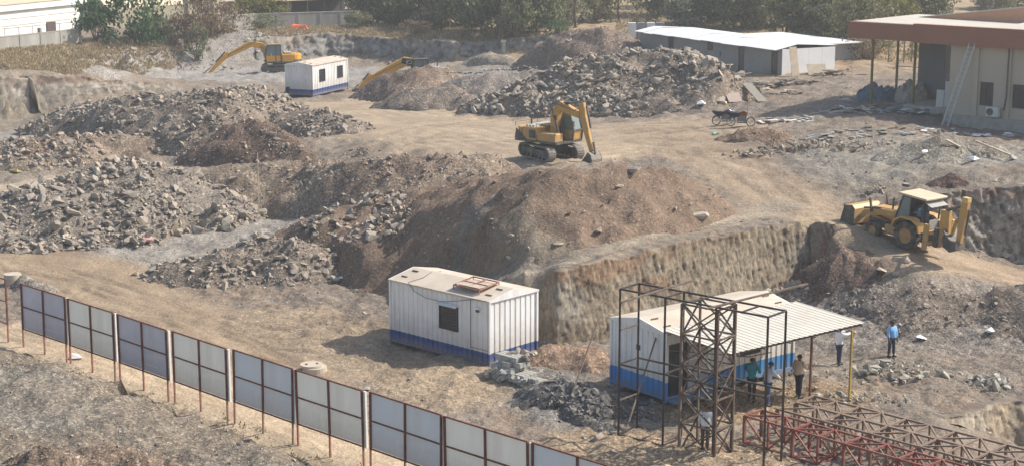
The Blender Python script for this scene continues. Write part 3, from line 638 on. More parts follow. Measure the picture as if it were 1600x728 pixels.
heap('earth_mound', 'tall brown earth mound behind the rubble mountain and left of the white-roofed shed', 'earth mound',
     [(850, 72, 104, .6), (890, 49, 108, .6), (940, 43, 112, .6), (968, 50, 110, .6), (990, 70, 108, .6), (1012, 86, 108, .6)], ((.215, .165, .13), (.18, .135, .105)), [(.9, .2, .8, ST_TAN, 50, 2.8)])
heap('rubble_mountain', 'largest grey rubble mountain left of the long white-roofed shed', 'rubble mountain',
     [(745, 158, 176, .5), (800, 140, 178, .5), (850, 113, 181, .5), (910, 92, 182, .52), (960, 82, 182, .52), (1010, 79, 180, .52), (1060, 84, 176, .52), (1100, 100, 170, .52), (1142, 124, 152, .5)], GREYB,
     [(9, .28, 1.15, ST_GREY, 240, 2.3), (9, .25, .8, ST_PALE, 60, 2.3, [(880, 150), (960, 140), (1000, 165), (960, 180), (880, 180)])])
heap('earth_heap', 'small rust-brown earth heap beside the two motorcycles', 'earth heap', [(1140, 208, 222, .45), (1180, 197, 225, .45), (1220, 204, 223, .45)], ((.22, .155, .11), (.18, .13, .095)), [(1.5, .12, .3, ST_TAN, 30, 3)], res=.2)
heap('earth_heap', 'small dark purplish gravel heap on the flat ground behind the backhoe loader', 'gravel heap', [(1462, 283, 291, .4), (1482, 273, 292, .45), (1500, 281, 291, .4)], ((.13, .085, .07), (.10, .07, .06)), [(6, .08, .22, ST_DARK, 20, 3)], res=.15)
heap('gravel_mound', 'low grey-green gravel mound in front of the tan building', 'gravel mound', [(1425, 226, 250, .35), (1470, 212, 255, .4), (1505, 217, 252, .4), (1540, 228, 250, .3)], ((.245, .225, .185), (.225, .20, .16)), rocks=[(.8, .1, .3, ST_GREY, 20, 3)])
heap('rubble_pile', 'jumble of dark grey rock at the foot of the cut beyond the canopy roof', 'rubble pile',
     [(1225, 452, 474, .5), (1265, 438, 480, .5), (1320, 442, 488, .45), (1370, 446, 492, .45), (1412, 455, 490, .4)], GREY, [(12, .18, .85, ST_GREY, 200, 2.2)], res=.2)
heap('earth_heap', 'dark brown gravel tipped down the slope below the front of the backhoe', 'earth heap', [(1318, 384, 440, .75), (1350, 390, 445, .7), (1375, 402, 440, .7)], ((.155, .11, .085), (.135, .10, .08)), [(5, .07, .2, ST_DARK, 20, 3)], res=.2)
heap('rubble_slope', 'grey-brown spoil and rubble lying along the slope under the ramp road at right', 'rubble slope',
     [(1440, 446, 520, .5), (1490, 455, 530, .5), (1540, 470, 530, .45), (1570, 450, 530, .5), (1620, 444, 535, .5)], GREYB, [(7, .12, .5, ST_GREY, 200, 2.6)], res=.22)
heap('rubble_pile', 'broken dark slabs of rock in the shade left of the site office', 'rubble pile',
     [(825, 606, 628, .35), (865, 590, 640, .45), (905, 600, 655, .45), (945, 620, 672, .35)], ((.145, .135, .125), (.11, .105, .10)), [(22, .10, .5, ST_DARK, 260, 2.4)], res=.15)
heap('earth_heap', 'low reddish earth heap in the gap between the white cabins', 'earth heap', [(852, 548, 572, .35), (880, 538, 578, .4), (915, 556, 582, .35)], ((.25, .175, .125), (.22, .16, .12)), [(4, .06, .18, ST_TAN, 20, 3)], res=.15)
heap('earth_heap', 'small grey dirt heap behind the leftmost full hoarding panel', 'earth heap', [(18, 436, 452, .5), (42, 428, 450, .55), (70, 444, 458, .4)], ((.24, .215, .18), (.2, .175, .15)), [(4, .08, .25, ST_GREY, 20, 3)], res=.15)
for lab, cr in (('leftmost of the three brown soil heaps at the bottom left corner', [(30, 722, 755, .3), (70, 700, 755, .4), (104, 708, 750, .3)]),
                ('middle of the three brown soil heaps at the bottom left corner', [(118, 712, 755, .3), (152, 695, 755, .4), (180, 704, 750, .3)]),
                ('rightmost and lowest of the three brown soil heaps at the bottom edge', [(188, 724, 760, .3), (210, 716, 760, .35), (236, 724, 757, .3)])):
    heap('soil_heap', lab, 'soil heap', cr, ((.20, .15, .11), (.165, .125, .095)), [(60, .04, .16, ST_TAN, 40, 2.6)], 'brown soil heaps in the foreground', res=.1)

# ------------------------------------------------------------------ shared paints
WHITE = mat('white_painted_steel', (.78, .78, .77), .45, var=.10, scale=2.5, dirt=(.40, .33, .26), dirt_amt=.38, streak=True)
NAVY = mat('navy_painted_steel', (.025, .075, .25), .45, var=.2, scale=2, dirt=(.25, .22, .20), dirt_amt=.35, streak=True)
BLUE = mat('bright_blue_painted_steel', (.035, .24, .56), .45, var=.12, scale=2, dirt=(.25, .24, .22), dirt_amt=.3, streak=True)
DUSTROOF = mat('dusty_roof_sheet', (.56, .49, .40), .7, var=.12, scale=1.2, dirt=(.40, .29, .20), dirt_amt=.5)
DARKGLASS = mat('dark_window_glass', (.02, .025, .035), .25, var=.2, spec=.6)
GRILLE = mat('dark_grille_steel', (.05, .05, .06), .5)
RUST = mat('red_oxide_steel', (.14, .04, .032), .7, var=.25, scale=4, dirt=(.30, .16, .10), dirt_amt=.5)
RUSTL = mat('faded_red_oxide_steel', (.30, .12, .085), .75, var=.25, scale=4, dirt=(.34, .24, .18), dirt_amt=.5)
BLACKS = mat('black_painted_steel', (.035, .030, .030), .55, var=.3, scale=4, dirt=(.16, .10, .07), dirt_amt=.5)
BROWNS = mat('weathered_brown_steel', (.115, .08, .06), .7, var=.25, scale=4, dirt=(.30, .25, .20), dirt_amt=.5)
CONC = mat('concrete', (.40, .38, .34), .9, var=.2, scale=3, dirt=(.25, .22, .19), dirt_amt=.5, bump=.3)
BLOCK = mat('grey_concrete_block', (.36, .36, .33), .9, var=.2, scale=5, dirt=(.42, .38, .31), dirt_amt=.5, bump=.4)
YEL = mat('yellow_machine_paint', (.56, .32, .085), .5, var=.18, scale=2.5, dirt=(.36, .27, .18), dirt_amt=.75)
YELB = mat('bright_yellow_machine_paint', (.70, .34, .03), .45, var=.12, scale=2, dirt=(.45, .33, .2), dirt_amt=.35)
STEELD = mat('dark_dusty_steel', (.075, .07, .065), .65, var=.3, scale=3, dirt=(.30, .26, .21), dirt_amt=.6)
TRACK = mat('dusty_track_steel', (.20, .185, .165), .75, var=.25, scale=5, dirt=(.36, .31, .25), dirt_amt=.6)
RUBBER = mat('dusty_rubber', (.045, .042, .040), .85, var=.2, scale=5, dirt=(.26, .225, .185), dirt_amt=.75)
CHROME = mat('bright_steel_rod', (.6, .6, .6), .25, 1)
CABGL = mat('grey_green_cab_glass', (.16, .215, .21), .12, var=.1, spec=.8)
CREAM = mat('cream_cab_roof', (.66, .52, .36), .6, dirt=(.45, .34, .24), dirt_amt=.4)
WOOD = mat('weathered_board', (.52, .43, .32), .85, var=.25, scale=2, dirt=(.3, .25, .2), dirt_amt=.5)
DARKCLOTH = mat('dark_cloth', (.025, .028, .04), .9)

def splash(m, zt, amt):
    t = m.node_tree; b = t.nodes['Principled BSDF']; src = b.inputs['Base Color'].links[0].from_socket; tc = t.nodes.new('ShaderNodeTexCoord'); sp = t.nodes.new('ShaderNodeSeparateXYZ'); t.links.new(tc.outputs['Object'], sp.inputs[0])
    ad = t.nodes.new('ShaderNodeMath'); ad.operation = 'MULTIPLY_ADD'; t.links.new(noise(t, 3, 6, .75, tc.outputs['Object']), ad.inputs[0]); ad.inputs[1].default_value = -1.1 * zt; t.links.new(sp.outputs[2], ad.inputs[2])
    f = ramp(t, ad.outputs[0], [(0.0, amt), (min(1, zt * .55), 0.0)]); t.links.new(mixc(t, f, src, (.30, .235, .17)), b.inputs['Base Color'])
splash(NAVY, .42, .5); splash(BLUE, .45, .4); splash(WHITE, 1.5, .30); splash(YEL, 1.3, .5)
# ------------------------------------------------------------------ portable cabins
def corrug(mb, x0, x1, z0, z1, pitch=.30, dep=.035, y=0):
    """ribbed steel sheet in the plane y, facing -y"""
    n = max(2, round((x1 - x0) / pitch)); p = (x1 - x0) / n; xs = []
    for k in range(n): xs += [(x0 + k * p, y), (x0 + k * p + p * .60, y), (x0 + k * p + p * .68, y + dep), (x0 + k * p + p * .92, y + dep)]
    xs.append((x1, y)); V = [(a, b, z0) for a, b in xs] + [(a, b, z1) for a, b in xs]; m = len(xs)
    mb.add(V, [(k, k + 1, m + k + 1, m + k) for k in range(m - 1)])
def cabin(name, label, near, pl, ps, L, W, Hh, band_h, band_mat, z0, side='-y', ridge=.30, band_under=.10):
    """near: corner nearest the camera; pl / ps: ground points along the long and the short side"""
    n = np.array(near[:2]); u = np.array(pl[:2]) - n; u /= np.linalg.norm(u); v = np.array(ps[:2]) - n
    v -= u * v.dot(u); v /= np.linalg.norm(v); c = n + u * L / 2 + v * W / 2
    yaw = math.atan2(u[1], u[0])
    if math.sin(yaw) * v[0] * -1 + math.cos(yaw) * v[1] < 0: yaw += math.pi      # local +y must run away from the camera
    e = empty(name, (c[0], c[1], z0), yaw, label, 'cabin')
    hx, hy = L / 2, W / 2
    for nm, za, zb_, m, pr in (('wall', band_h, Hh, WHITE, 0), ('painted_band', .22, band_h - .002, band_mat, 0)):
        for k in range(4):
            mb = MB(); mb.M = Matrix.Rotation(math.pi / 2 * k, 4, 'Z') @ Matrix.Translation((0, -(hy if k % 2 == 0 else hx), 0))
            w = hx if k % 2 == 0 else hy; corrug(mb, -w + .03, w - .03, za, zb_)
            mb.build(nm, m, e)
    for k, (cx, cy) in enumerate(((-hx, -hy), (hx, -hy), (hx, hy), (-hx, hy))):
        mb = MB().box(cx - .05, cx + .05, cy - .05, cy + .05, band_h, Hh); mb.build('corner_post', WHITE, e)
        MB().box(cx - .05, cx + .05, cy - .05, cy + .05, .0, band_h - .003).build('corner_foot', band_mat, e)
    b = MB()
    for s in (-1, 1): b.box(-hx + .05, hx - .05, s * hy - .04, s * hy + .04, .10, .22)
    for s in (-1, 1): b.box(s * hx - .04, s * hx + .04, -hy + .05, hy - .05, .10, .22)
    b.build('base_frame', band_mat, e)
    r = MB(); o = .07
    r.add([(-hx - o, -hy - o, Hh), (hx + o, -hy - o, Hh), (hx + o, 0, Hh + ridge), (-hx - o, 0, Hh + ridge), (-hx - o, hy + o, Hh), (hx + o, hy + o, Hh),
           (-hx - o, -hy - o, Hh - .07), (hx + o, -hy - o, Hh - .07), (hx + o, hy + o, Hh - .07), (-hx - o, hy + o, Hh - .07)],
          [(0, 1, 2, 3), (3, 2, 5, 4), (0, 6, 7, 1), (4, 5, 8, 9)])
    r.build('roof', DUSTROOF, e)
    for s in (-1, 1):
        g = MB(); xx = s * (hx + o); g.add([(xx, -hy - o, Hh - .07), (xx, hy + o, Hh - .07), (xx, hy + o, Hh + .003), (xx, 0, Hh + ridge + .003), (xx, -hy - o, Hh + .003),
                                            (xx - s * .05, -hy - o, Hh - .07), (xx - s * .05, hy + o, Hh - .07), (xx - s * .05, hy + o, Hh), (xx - s * .05, 0, Hh + ridge), (xx - s * .05, -hy - o, Hh)],
                                            [(0, 1, 2, 3, 4), (9, 8, 7, 6, 5), (0, 5, 6, 1), (2, 7, 8, 3), (3, 8, 9, 4)]); g.build('gable', WHITE, e)
    for sx in (-1, 1):
        for yy in (-.25, -.7):
            MB().box(sx * (hx - .45) - .17, sx * (hx - .45) + .17, hy * yy - .03, hy * yy + .03, Hh + ridge * (1 + yy) - .02, Hh + ridge * (1 + yy) + .05).build('lifting_bracket', STEELD, e)
    return e, hx, hy
def win(e, x0, x1, z0, z1, y, hood=True, bars=7, name='window'):
    """barred window in the -y wall"""
    f = MB(); t = .05
    f.box(x0 - t, x1 + t, y - .05, y + .05, z0 - t, z0).box(x0 - t, x1 + t, y - .05, y + .05, z1, z1 + t).box(x0 - t, x0, y - .05, y + .05, z0, z1).box(x1, x1 + t, y - .05, y + .05, z0, z1)
    w = f.build(name, GRILLE, e); MB().box(x0, x1, y - .01, y + .03, z0, z1).build('pane', DARKGLASS, w)
    g = MB()
    for k in range(1, bars): g.box(x0, x1, y - .045, y - .03, z0 + (z1 - z0) * k / bars - .008, z0 + (z1 - z0) * k / bars + .008)
    g.build('grille', GRILLE, w)
    if hood: MB().add([(x0 - .1, y - .22, z1 + .09), (x1 + .1, y - .22, z1 + .09), (x1 + .1, y - .03, z1 + .16), (x0 - .1, y - .03, z1 + .16), (x0 - .1, y - .22, z1 + .07), (x1 + .1, y - .22, z1 + .07), (x1 + .1, y - .03, z1 + .14), (x0 - .1, y - .03, z1 + .14)],
                      [(0, 1, 2, 3), (7, 6, 5, 4), (0, 4, 5, 1), (0, 3, 7, 4), (1, 5, 6, 2)]).build('window_hood', WHITE, w)
    return w
Bc, Ac, Cc = G(765, 568), G(615, 529), G(843, 549)
c1, hx, hy = cabin('portable_cabin', 'white cabin with navy blue base band standing alone in the middle of the yard', Bc, Ac, Cc, 5.95, 2.9, 2.86, .62, NAVY, zb(Bc[0], Bc[1] + 2)[0] + .0)
win(c1, -.05 + .15, .75 + .35, 1.28, 2.22, -hy)
MB().box(1.88, 1.91, -hy - .012, -hy + .01, .66, 2.8).build('door_seam', GRILLE, c1)
MB().box(1.91, 2.88, -hy - .008, -hy + .01, .72, .74).build('door_seam', GRILLE, c1)
l = MB().box(2.2, 2.45, -hy - .10, -hy, 2.42, 2.5).build('outside_lamp', WHITE, c1); MB().box(2.26, 2.40, -hy - .09, -hy - .01, 2.30, 2.42).build('lamp_bulb', GRILLE, l)
fr = empty('welded_grid', c1.matrix_basis @ Vector((1.35, -.55, 2.98)), c1.rotation_euler.z, 'rusty square steel frame lying on the dusty roof of the middle cabin', 'welded grid')
for a, b_ in (((-.75, -.6), (.75, -.6)), ((-.75, .6), (.75, .6)), ((-.75, -.6), (-.75, .6)), ((.75, -.6), (.75, .6)), ((0, -.6), (0, .6)), ((-.75, 0), (.75, 0))):
    MB().beam((*a, .22 + a[1] * .12), (*b_, .22 + b_[1] * .12), .05).build('bar', RUSTL, fr)
for sx in (-.75, .75):
    for sy in (-.6, .6): MB().beam((sx, sy, -.12), (sx, sy, .22 + sy * .12), .035).build('leg', RUSTL, fr)
MB().box(-.7, .7, -.55, .55, .20, .215).build('wire_mesh', mat('rusty_mesh', (.48, .40, .31), .8, var=.4, scale=12), fr)
hc = MB(); P0 = [(-1.6, .3, 3.12), (-1.75, -.2, 3.13), (-1.6, -.8, 3.03), (-1.75, -hy - .09, 2.93), (-1.4, -hy - .1, 2.6), (-.7, -hy - .1, 2.42), (.3, -hy - .1, 2.42), (1.2, -hy - .1, 2.60), (2.2, -hy - .1, 2.84), (2.9, -hy - .1, 2.87)]
ho = hc.path(P0, .012, 5).build('cable', GRILLE, None); ho.matrix_basis = c1.matrix_basis; tag(ho, 'loose black cable draped over the eave of the middle cabin', 'cable')

# site office with canopy
B2, A2, C2 = G(1040, 631), G(940, 606), G(1232, 583)
z2 = 0.0
c2, ox, oy = cabin('site_office', 'white cabin with bright blue base band under the pole canopy', B2, C2, A2, 7.0, 3.15, 2.72, .80, BLUE, z2 + .05, ridge=.32)
# its long side faces the camera-right: local -y
dk = MB().box(-ox + .12, -ox + 1.05, -oy - .03, -oy + .02, .24, 2.25).build('doorway', DARKGLASS, c2)
MB().box(-ox + 1.08, -ox + 2.1, -oy - .09, -oy - .03, .24, 2.25).build('door', mat('grey_door', (.40, .40, .41), .6), c2)
MB().box(-ox + .05, -ox + 2.2, -oy - .5, -oy - .02, .04, .16).build('step', BLUE, c2)
MB().box(-ox + .3, -ox + .75, -oy - .045, -oy - .03, 1.0, 2.0).build('notice_board', mat('black_board', (.03, .035, .05), .5), c2)
win(c2, .5, 1.5, 1.2, 2.1, -oy, hood=False)
MB().box(-ox - .03, -ox + .0, -.1, .1, 1.75, 1.95).build('vent', GRILLE, c2)
can = empty('canopy_roof', c2.location, c2.rotation_euler.z, 'pale corrugated sheet canopy on poles in front of the site office', 'canopy')
Minv = c2.matrix_basis.inverted()
def loc2(p): return Minv @ Vector([float(v) for v in p])
q1 = loc2(G(1345, 503, 2.74)); q0 = loc2(G(1150, 556, 2.74)); dep = -(q1.y + q0.y) / 2
xl, xr = min(q0.x, -ox + .2), q1.x
n = 26; wv = (xr - xl) / n
for k in range(n):                                                    # ribbed sheet, rib by rib
    x = xl + k * wv; za, zb2 = 2.86, 2.72
    V = [(x, -oy + .1, za), (x + wv * .55, -oy + .1, za), (x + wv * .7, -oy + .1, za + .022), (x + wv * .85, -oy + .1, za + .022), (x + wv, -oy + .1, za)]
    V += [(a, -dep, c_ - za + zb2) for a, b_, c_ in V]
    MB().add(V, [(j, j + 1, 6 + j, 5 + j) for j in range(4)]).build('roof_sheet', mat('pale_sheet', (.66, .61, .52), .5, var=.1, scale=1.5, dirt=(.45, .38, .29), dirt_amt=.4), can)
for yy in (-dep + .12, -(oy + dep) / 2): MB().beam((xl, yy, 2.655), (xr - .1, yy, 2.655), .07, .09).build('beam', BLACKS, can)
for xx in np.linspace(xl + .3, xr - .3, 6): MB().beam((float(xx), -oy + .1, 2.79), (float(xx), -dep - .12, 2.66), .05, .06).build('rafter', BROWNS, can)
for (px, py, m_) in ((1265, 625, RUST), (1327, 622, mat('yellow_pole', (.42, .30, .06), .6, var=.2, dirt=(.2, .12, .08), dirt_amt=.5))):
    q = loc2(G(px, py, 0)); MB().beam((q.x, q.y, -.1), (q.x, q.y, 2.67), .07).build('pole', m_, can)
q = loc2(G(1128, 640, 0)); MB().beam((q.x, q.y, -.1), (xl + .3, -dep + .12, 2.64), .07).build('pole', RUST, can)
MB().path([(-ox - .0, -oy - .15, 2.1), (-ox + 1.2, -dep + .4, 2.3), (-ox + 2.2, -dep + .2, 2.35)], .02).build('stay_rod', BROWNS, can)
for (pa, pb, la) in ((G(883, 645, 0), G(936, 497, 2.75), 'thin dark rod leaning against the left corner of the site office'), (G(978, 672, 0), G(1029, 515, 2.7), 'slender rusty bar leaning against the blue and white office end wall')):
    o = MB().tube(pa, pb, .035, n=6).build('leaning_rod', BROWNS); tag(o, la, 'rod')

# far cabin
nb = hit(489, 152)
c3, fx_, fy_ = cabin('portable_cabin', 'small white cabin with dark blue base and two dark windows in the far pit', nb, G(585, 130, nb[2]), G(463, 150, nb[2]), 6.6, 2.7, 2.8, .62, NAVY, nb[2], ridge=.22)
for x0 in (-2.0, 1.35): win(c3, x0, x0 + .95, 1.25, 2.25, -fy_, hood=False, bars=6)

# ------------------------------------------------------------------ hoarding along the haul road
Fa = G(31, 443, 2.8)[:2]; Fb = G(824, 688, 2.8)[:2]
fd = (Fb - Fa) / np.linalg.norm(Fb - Fa); fyaw = math.atan2(fd[1], fd[0])
def fs(px):                                                          # distance along the fence line at which the photo column px shows its top
    best = min(((abs((800 + CF * (Fa[0] + fd[0] * s) / ((Fa[1] + fd[1] * s) * math.cos(_p) + (CH - 2.8) * math.sin(_p))) - px), s) for s in np.arange(-6, 34, .02)), key=lambda t: t[0]); return best[1]
SHEETS = [mat('hoarding_sheet_%s' % n_, c_, .45, var=.06, scale=1.2, dirt=(.42, .38, .32), dirt_amt=.3, streak=True) for n_, c_ in (('mauve', (.66, .63, .69)), ('pale', (.74, .74, .69)), ('bluish', (.50, .55, .61)))]
for sm in SHEETS:
    splash(sm, 1.7, .35)
for sm in SHEETS:                                                     # thin vinyl: the sun behind it glows through a little
    t = sm.node_tree; b = t.nodes['Principled BSDF']; tr = t.nodes.new('ShaderNodeBsdfTranslucent'); t.links.new(b.inputs['Base Color'].links[0].from_socket, tr.inputs[0])
    mx = t.nodes.new('ShaderNodeMixShader'); mx.inputs[0].default_value = 0.0 if 'mauve' in sm.name else .10; t.links.new(b.outputs[0], mx.inputs[1]); t.links.new(tr.outputs[0], mx.inputs[2]); t.links.new(mx.outputs[0], t.nodes['Material Output'].inputs[0])
STRIP = mat('pale_sheet_edge', (.74, .72, .66), .5)
PRINT = mat('faded_print', (.64, .64, .64), .5)
def text_mesh(name, s, size, m, parent, M, ext=.0):
    cu = bpy.data.curves.new(name, 'FONT'); cu.body = s; cu.size = size; cu.extrude = ext; cu.align_x = 'CENTER'
    t = bpy.data.objects.new('tmp', cu); COL.objects.link(t); bpy.context.view_layer.update()
    me = bpy.data.meshes.new_from_object(t.evaluated_get(bpy.context.evaluated_depsgraph_get())); bpy.data.objects.remove(t)
    me.transform(M); me.materials.clear(); me.materials.append(m); return link(name, me, parent)
panels = [(-66, 8, 1, 'bare red hoarding frame without sheets at the left edge of the picture'),
          (31, 98, 0, 'mauve hoarding panel with faded lettering, the farthest complete one'),
          (105, 175, 1, 'pale hoarding panel between the two lettered mauve ones'),
          (183, 261, 0, 'mauve hoarding panel with faded lettering between two pale panels'),
          (269, 354, 1, 'plain pale hoarding panel between lettered mauve panel and bluish panel'),
          (363, 457, 2, 'bluish grey hoarding panel beside the round manhole cover end of the row'),
          (463, 567, 1, 'pale grey-green hoarding panel right under the round manhole'),
          (577, 690, 2, 'bluish grey hoarding panel third from the bottom edge'),
          (696, 825, 1, 'pale hoarding panel second from the bottom edge with faint marks'),
          (832, 975, 2, 'nearest hoarding panel cut off by the bottom edge of the picture')]
for i, (pa, pb, si, lab) in enumerate(panels):
    if i == 5: lab = 'bluish grey hoarding panel just left of the round manhole'
    s0, s1 = fs(pa), fs(pb); w = s1 - s0; p = Fa + fd * s0; z0 = float(zb(p[0], p[1])[0])
    jig = random.uniform(-.02, .02)
    e = empty('hoarding_panel', (p[0], p[1], 0), fyaw + jig, lab, 'hoarding panel', 'hoarding panels along the haul road')
    e.rotation_euler.x = random.uniform(-.02, .02)
    pm = SHEETS[si]
    for k, (xa, xb) in enumerate(((.0, w / 2), (w / 2, w)) if i else ()):
        for za, zc in ((.83, 1.80), (1.80, 2.77)): MB().add([(xa + .03, .035, za + .02), (xb - .03, .035, za + .02), (xb - .03, .035, zc - .02), (xa + .03, .035, zc - .02)], [(0, 1, 2, 3)]).build('sheet', pm, e)
    for xx in (0, w / 2, w): MB().box(xx - .035, xx + .035, -.03, .03, .80, 2.80).build('upright', RUST, e)
    for xx in (0, w / 2, w): MB().box(xx - .03, xx + .03, -.028, .028, -.3, .798).build('leg', RUSTL, e)
    for zz in (.82, 1.80, 2.78): MB().box(.036, w - .036, -.02, .025, zz - .022, zz + .022).build('rail', RUST, e)
    if i: MB().box(w + .05, w + .14, .02, .10, .78, 2.76).build('edge_strip', STRIP, e)
    if si == 0:
        Mx = Matrix.Translation((w * .34, .027, 1.93)) @ Matrix.Rotation(math.pi / 2, 4, 'X') @ Matrix.Scale(-1, 4, (1, 0, 0))
        text_mesh('lettering', 'RPA', .52, PRINT, e, Mx)
        rg = MB(); cx, cz, r0 = w * .76, 2.10, .27
        for a in range(20):
            a0, a1 = 6.2832 * a / 24 - .3, 6.2832 * (a + 1) / 24 - .3
            rg.add([(cx + r0 * math.cos(a0), .027, cz + r0 * math.sin(a0)), (cx + r0 * math.cos(a1), .027, cz + r0 * math.sin(a1)), (cx + (r0 - .05) * math.cos(a1), .027, cz + (r0 - .05) * math.sin(a1)), (cx + (r0 - .05) * math.cos(a0), .027, cz + (r0 - .05) * math.sin(a0))], [(0, 1, 2, 3)])
        rg.add([(cx - .02, .027, cz + .13), (cx + .09, .027, cz + .08), (cx + .07, .027, cz - .2), (cx + .15, .027, cz - .34), (cx - .06, .027, cz - .34), (cx - .02, .027, cz - .05)], [(0, 1, 2, 3, 4, 5)])
        rg.build('logo', PRINT, e)
        MB().box(w * .55, w * .8, .026, .028, 1.13, 1.16).build('small_print', PRINT, e)
# manhole
m0 = hit(492, 580)
e = empty('manhole', m0, .3, 'round concrete manhole ring with its pale lid beside the hoarding', 'manhole')
MB().tube((0, 0, -.2), (0, 0, .20), .50, n=24).build('ring', mat('pale_concrete', (.50, .44, .35), .9, var=.15, dirt=(.3, .24, .18)), e)
lid = MB().tube((-.12, .1, .21), (-.12, .1, .29), .46, n=24).build('lid', MATS['pale_concrete'], e)
for a in (-.25, .2): MB().box(a - .12, a - .04, 0, .16, .29, .31).build('lid_handle', STEELD, lid)
m1 = hits(20, 437)
tag(MB().tube(m1 - np.array([0, 0, .3]), m1 + np.array([0, 0, .3]), .42, n=24).build('concrete_ring', MATS['pale_concrete']), 'pale concrete ring half buried in the small dirt heap at the left edge', 'concrete ring')

# ------------------------------------------------------------------ black scaffold frame, lattice column, trusses
def wb(px, py, z=0): return Vector(G(px, py, z))
fl = wb(966, 679); frr = wb(1127, 721); bl = wb(997, 668); 
du = (frr - fl).normalized(); dv = (bl - fl); dv = dv - du * dv.dot(du); wbox = dv.length; dv.normalize()
Lb = 2 * (wb(1127, 721) - fl).length * .75 * 1.02
def topz(base, py):
    zs = np.arange(3, 8, .01); v = [364 - CF * ((np.array([base.x, base.y, z]) - np.array([0, 0, CH])).dot(_up) / (np.array([base.x, base.y, z]) - np.array([0, 0, CH])).dot(_fw)) for z in zs]
    return float(zs[np.argmin(abs(np.array(v) - py))])
Ht = topz(fl, 451)
def colpx(s):
    q = fl + du * s; return 800 + CF * q.x / (q.y * math.cos(_p) + (CH - Ht) * math.sin(_p))
Lb = min(np.arange(3, 12, .02), key=lambda s: abs(colpx(s) - 1200))
sf = empty('scaffold_frame', fl, 0, 'tall black rectangular steel frame standing in front of the site office', 'steel frame')
sta = [0, Lb * .32, Lb * .665, Lb]
def P(s, t, z): return du * s + dv * (wbox * t) + Vector((0, 0, z))
for s in sta:
    for t in (0, 1): MB().beam(P(s, t, -.1), P(s, t, Ht), .07).build('post', BLACKS, sf)
for t in (0, 1):
    for z in (.03, Ht * .49, Ht): MB().beam(P(0, t, z), P(Lb, t, z), .06).build('rail', BLACKS, sf)
for s in sta:
    for z in (.03, Ht * .49, Ht): MB().beam(P(s, .04, z), P(s, .96, z), .055).build('cross_bar', BLACKS, sf)
for s in (Lb * .16, Lb * .5, Lb * .83): MB().beam(P(s, .04, Ht), P(s, .96, Ht), .05).build('cross_bar', BLACKS, sf); MB().beam(P(s, .04, .03), P(s, .96, .03), .05).build('cross_bar', BLACKS, sf)
for z in (Ht * .24, Ht * .72): MB().beam(P(0, .04, z), P(0, .96, z), .045).build('cross_bar', BROWNS, sf)
for (a, b_, la) in ((wb(970, 472, Ht + .1), wb(1082, 438, Ht + .1), 'loose flat steel bar lying across the left end of the black frame top'), (wb(1103, 482, Ht + .1), wb(1262, 443, Ht + .1), 'loose flat steel bar lying across the right end of the black frame top')):
    tag(MB().beam(a, b_, .09, .05).build('flat_bar', BROWNS), la, 'steel bar')
# lattice column through the frame
sA = min(np.arange(0, 12, .02), key=lambda s: abs(colpx(s) - 1068)); sB = min(np.arange(0, 12, .02), key=lambda s: abs(colpx(s) - 1124)); t0 = P(sA, .42, 0) + fl; t1 = P(sB, .42, 0) + fl
lc = empty('lattice_column', (t0 + t1) / 2, math.atan2(du.y, du.x), 'brown X-braced lattice column rising through the black frame', 'lattice column')
hw = (t1 - t0).length / 2; Hc = Ht * .985; lv_ = [0, Hc * .2, Hc * .4, Hc * .6, Hc * .8, Hc]; hd = hw * .75
cs = [(-hw, -hd), (hw, -hd), (hw, hd), (-hw, hd)]
for k, (x, y) in enumerate(cs): MB().beam((x, y, -.15), (x, y, Hc), .085 if k in (0, 1) else .07).build('leg', BROWNS if k != 1 else mat('dull_brown_steel', (.09, .06, .045), .7, var=.3), lc)
for a, b_ in zip(lv_[:-1], lv_[1:]):
    for k in range(4):
        (x0, y0), (x1, y1) = cs[k], cs[(k + 1) % 4]
        o = .02 if k % 2 else -.02
        MB().beam((x0, y0, a), (x1, y1, b_), .05).build('brace', BROWNS, lc); MB().beam((x1 + .0, y1 + .05, a), (x0, y0 + .05, b_), .05).build('brace', BLACKS, lc)
        MB().beam((x0, y0, b_), (x1, y1, b_), .055).build('ring_bar', BROWNS, lc)
# trusses lying on the ground
TPALE = mat('chalky_brown_steel', (.24, .175, .13), .75, var=.2, scale=4, dirt=(.22, .13, .09), dirt_amt=.6)
TRED = mat('dusty_red_steel', (.22, .065, .05), .75, var=.2, scale=4, dirt=(.38, .25, .18), dirt_amt=.45)
def truss(a, b_, wdir, W, Hh, n, m, label):
    a = Vector(a); b_ = Vector(b_); L = (b_ - a).length; yaw = math.atan2(b_.y - a.y, b_.x - a.x)
    e = empty('steel_truss', (a.x, a.y, 0), yaw, label, 'steel truss')
    for y in (0, W):
        for z in (.06, Hh): MB().beam((0, y, z), (L, y, z), .065).build('chord', m, e)
    p = L / n
    for k in range(n + 1):
        x = k * p
        for y in (0, W): MB().beam((x, y, .06), (x, y, Hh), .07 if k % 2 else .09).build('upright', m, e)
        MB().beam((x, 0, Hh), (x, W, Hh), .06).build('cross_bar', m, e); MB().beam((x, 0, .06), (x, W, .06), .05).build('cross_bar', m, e)
        if k < n:
            for y in (0, W): MB().beam((x, y, Hh if k % 2 == 0 else .06), (x + p, y, .06 if k % 2 == 0 else Hh), .055).build('brace', m, e)
            MB().beam((x, 0 if k % 2 == 0 else W, Hh + .01), (x + p, W if k % 2 == 0 else 0, Hh + .01), .055).build('top_brace', m, e)
            if k % 2 == 0: MB().beam((x, 0, .07), (x + p, W, .07), .045).build('bottom_brace', m, e)
    return e
HT = 1.05
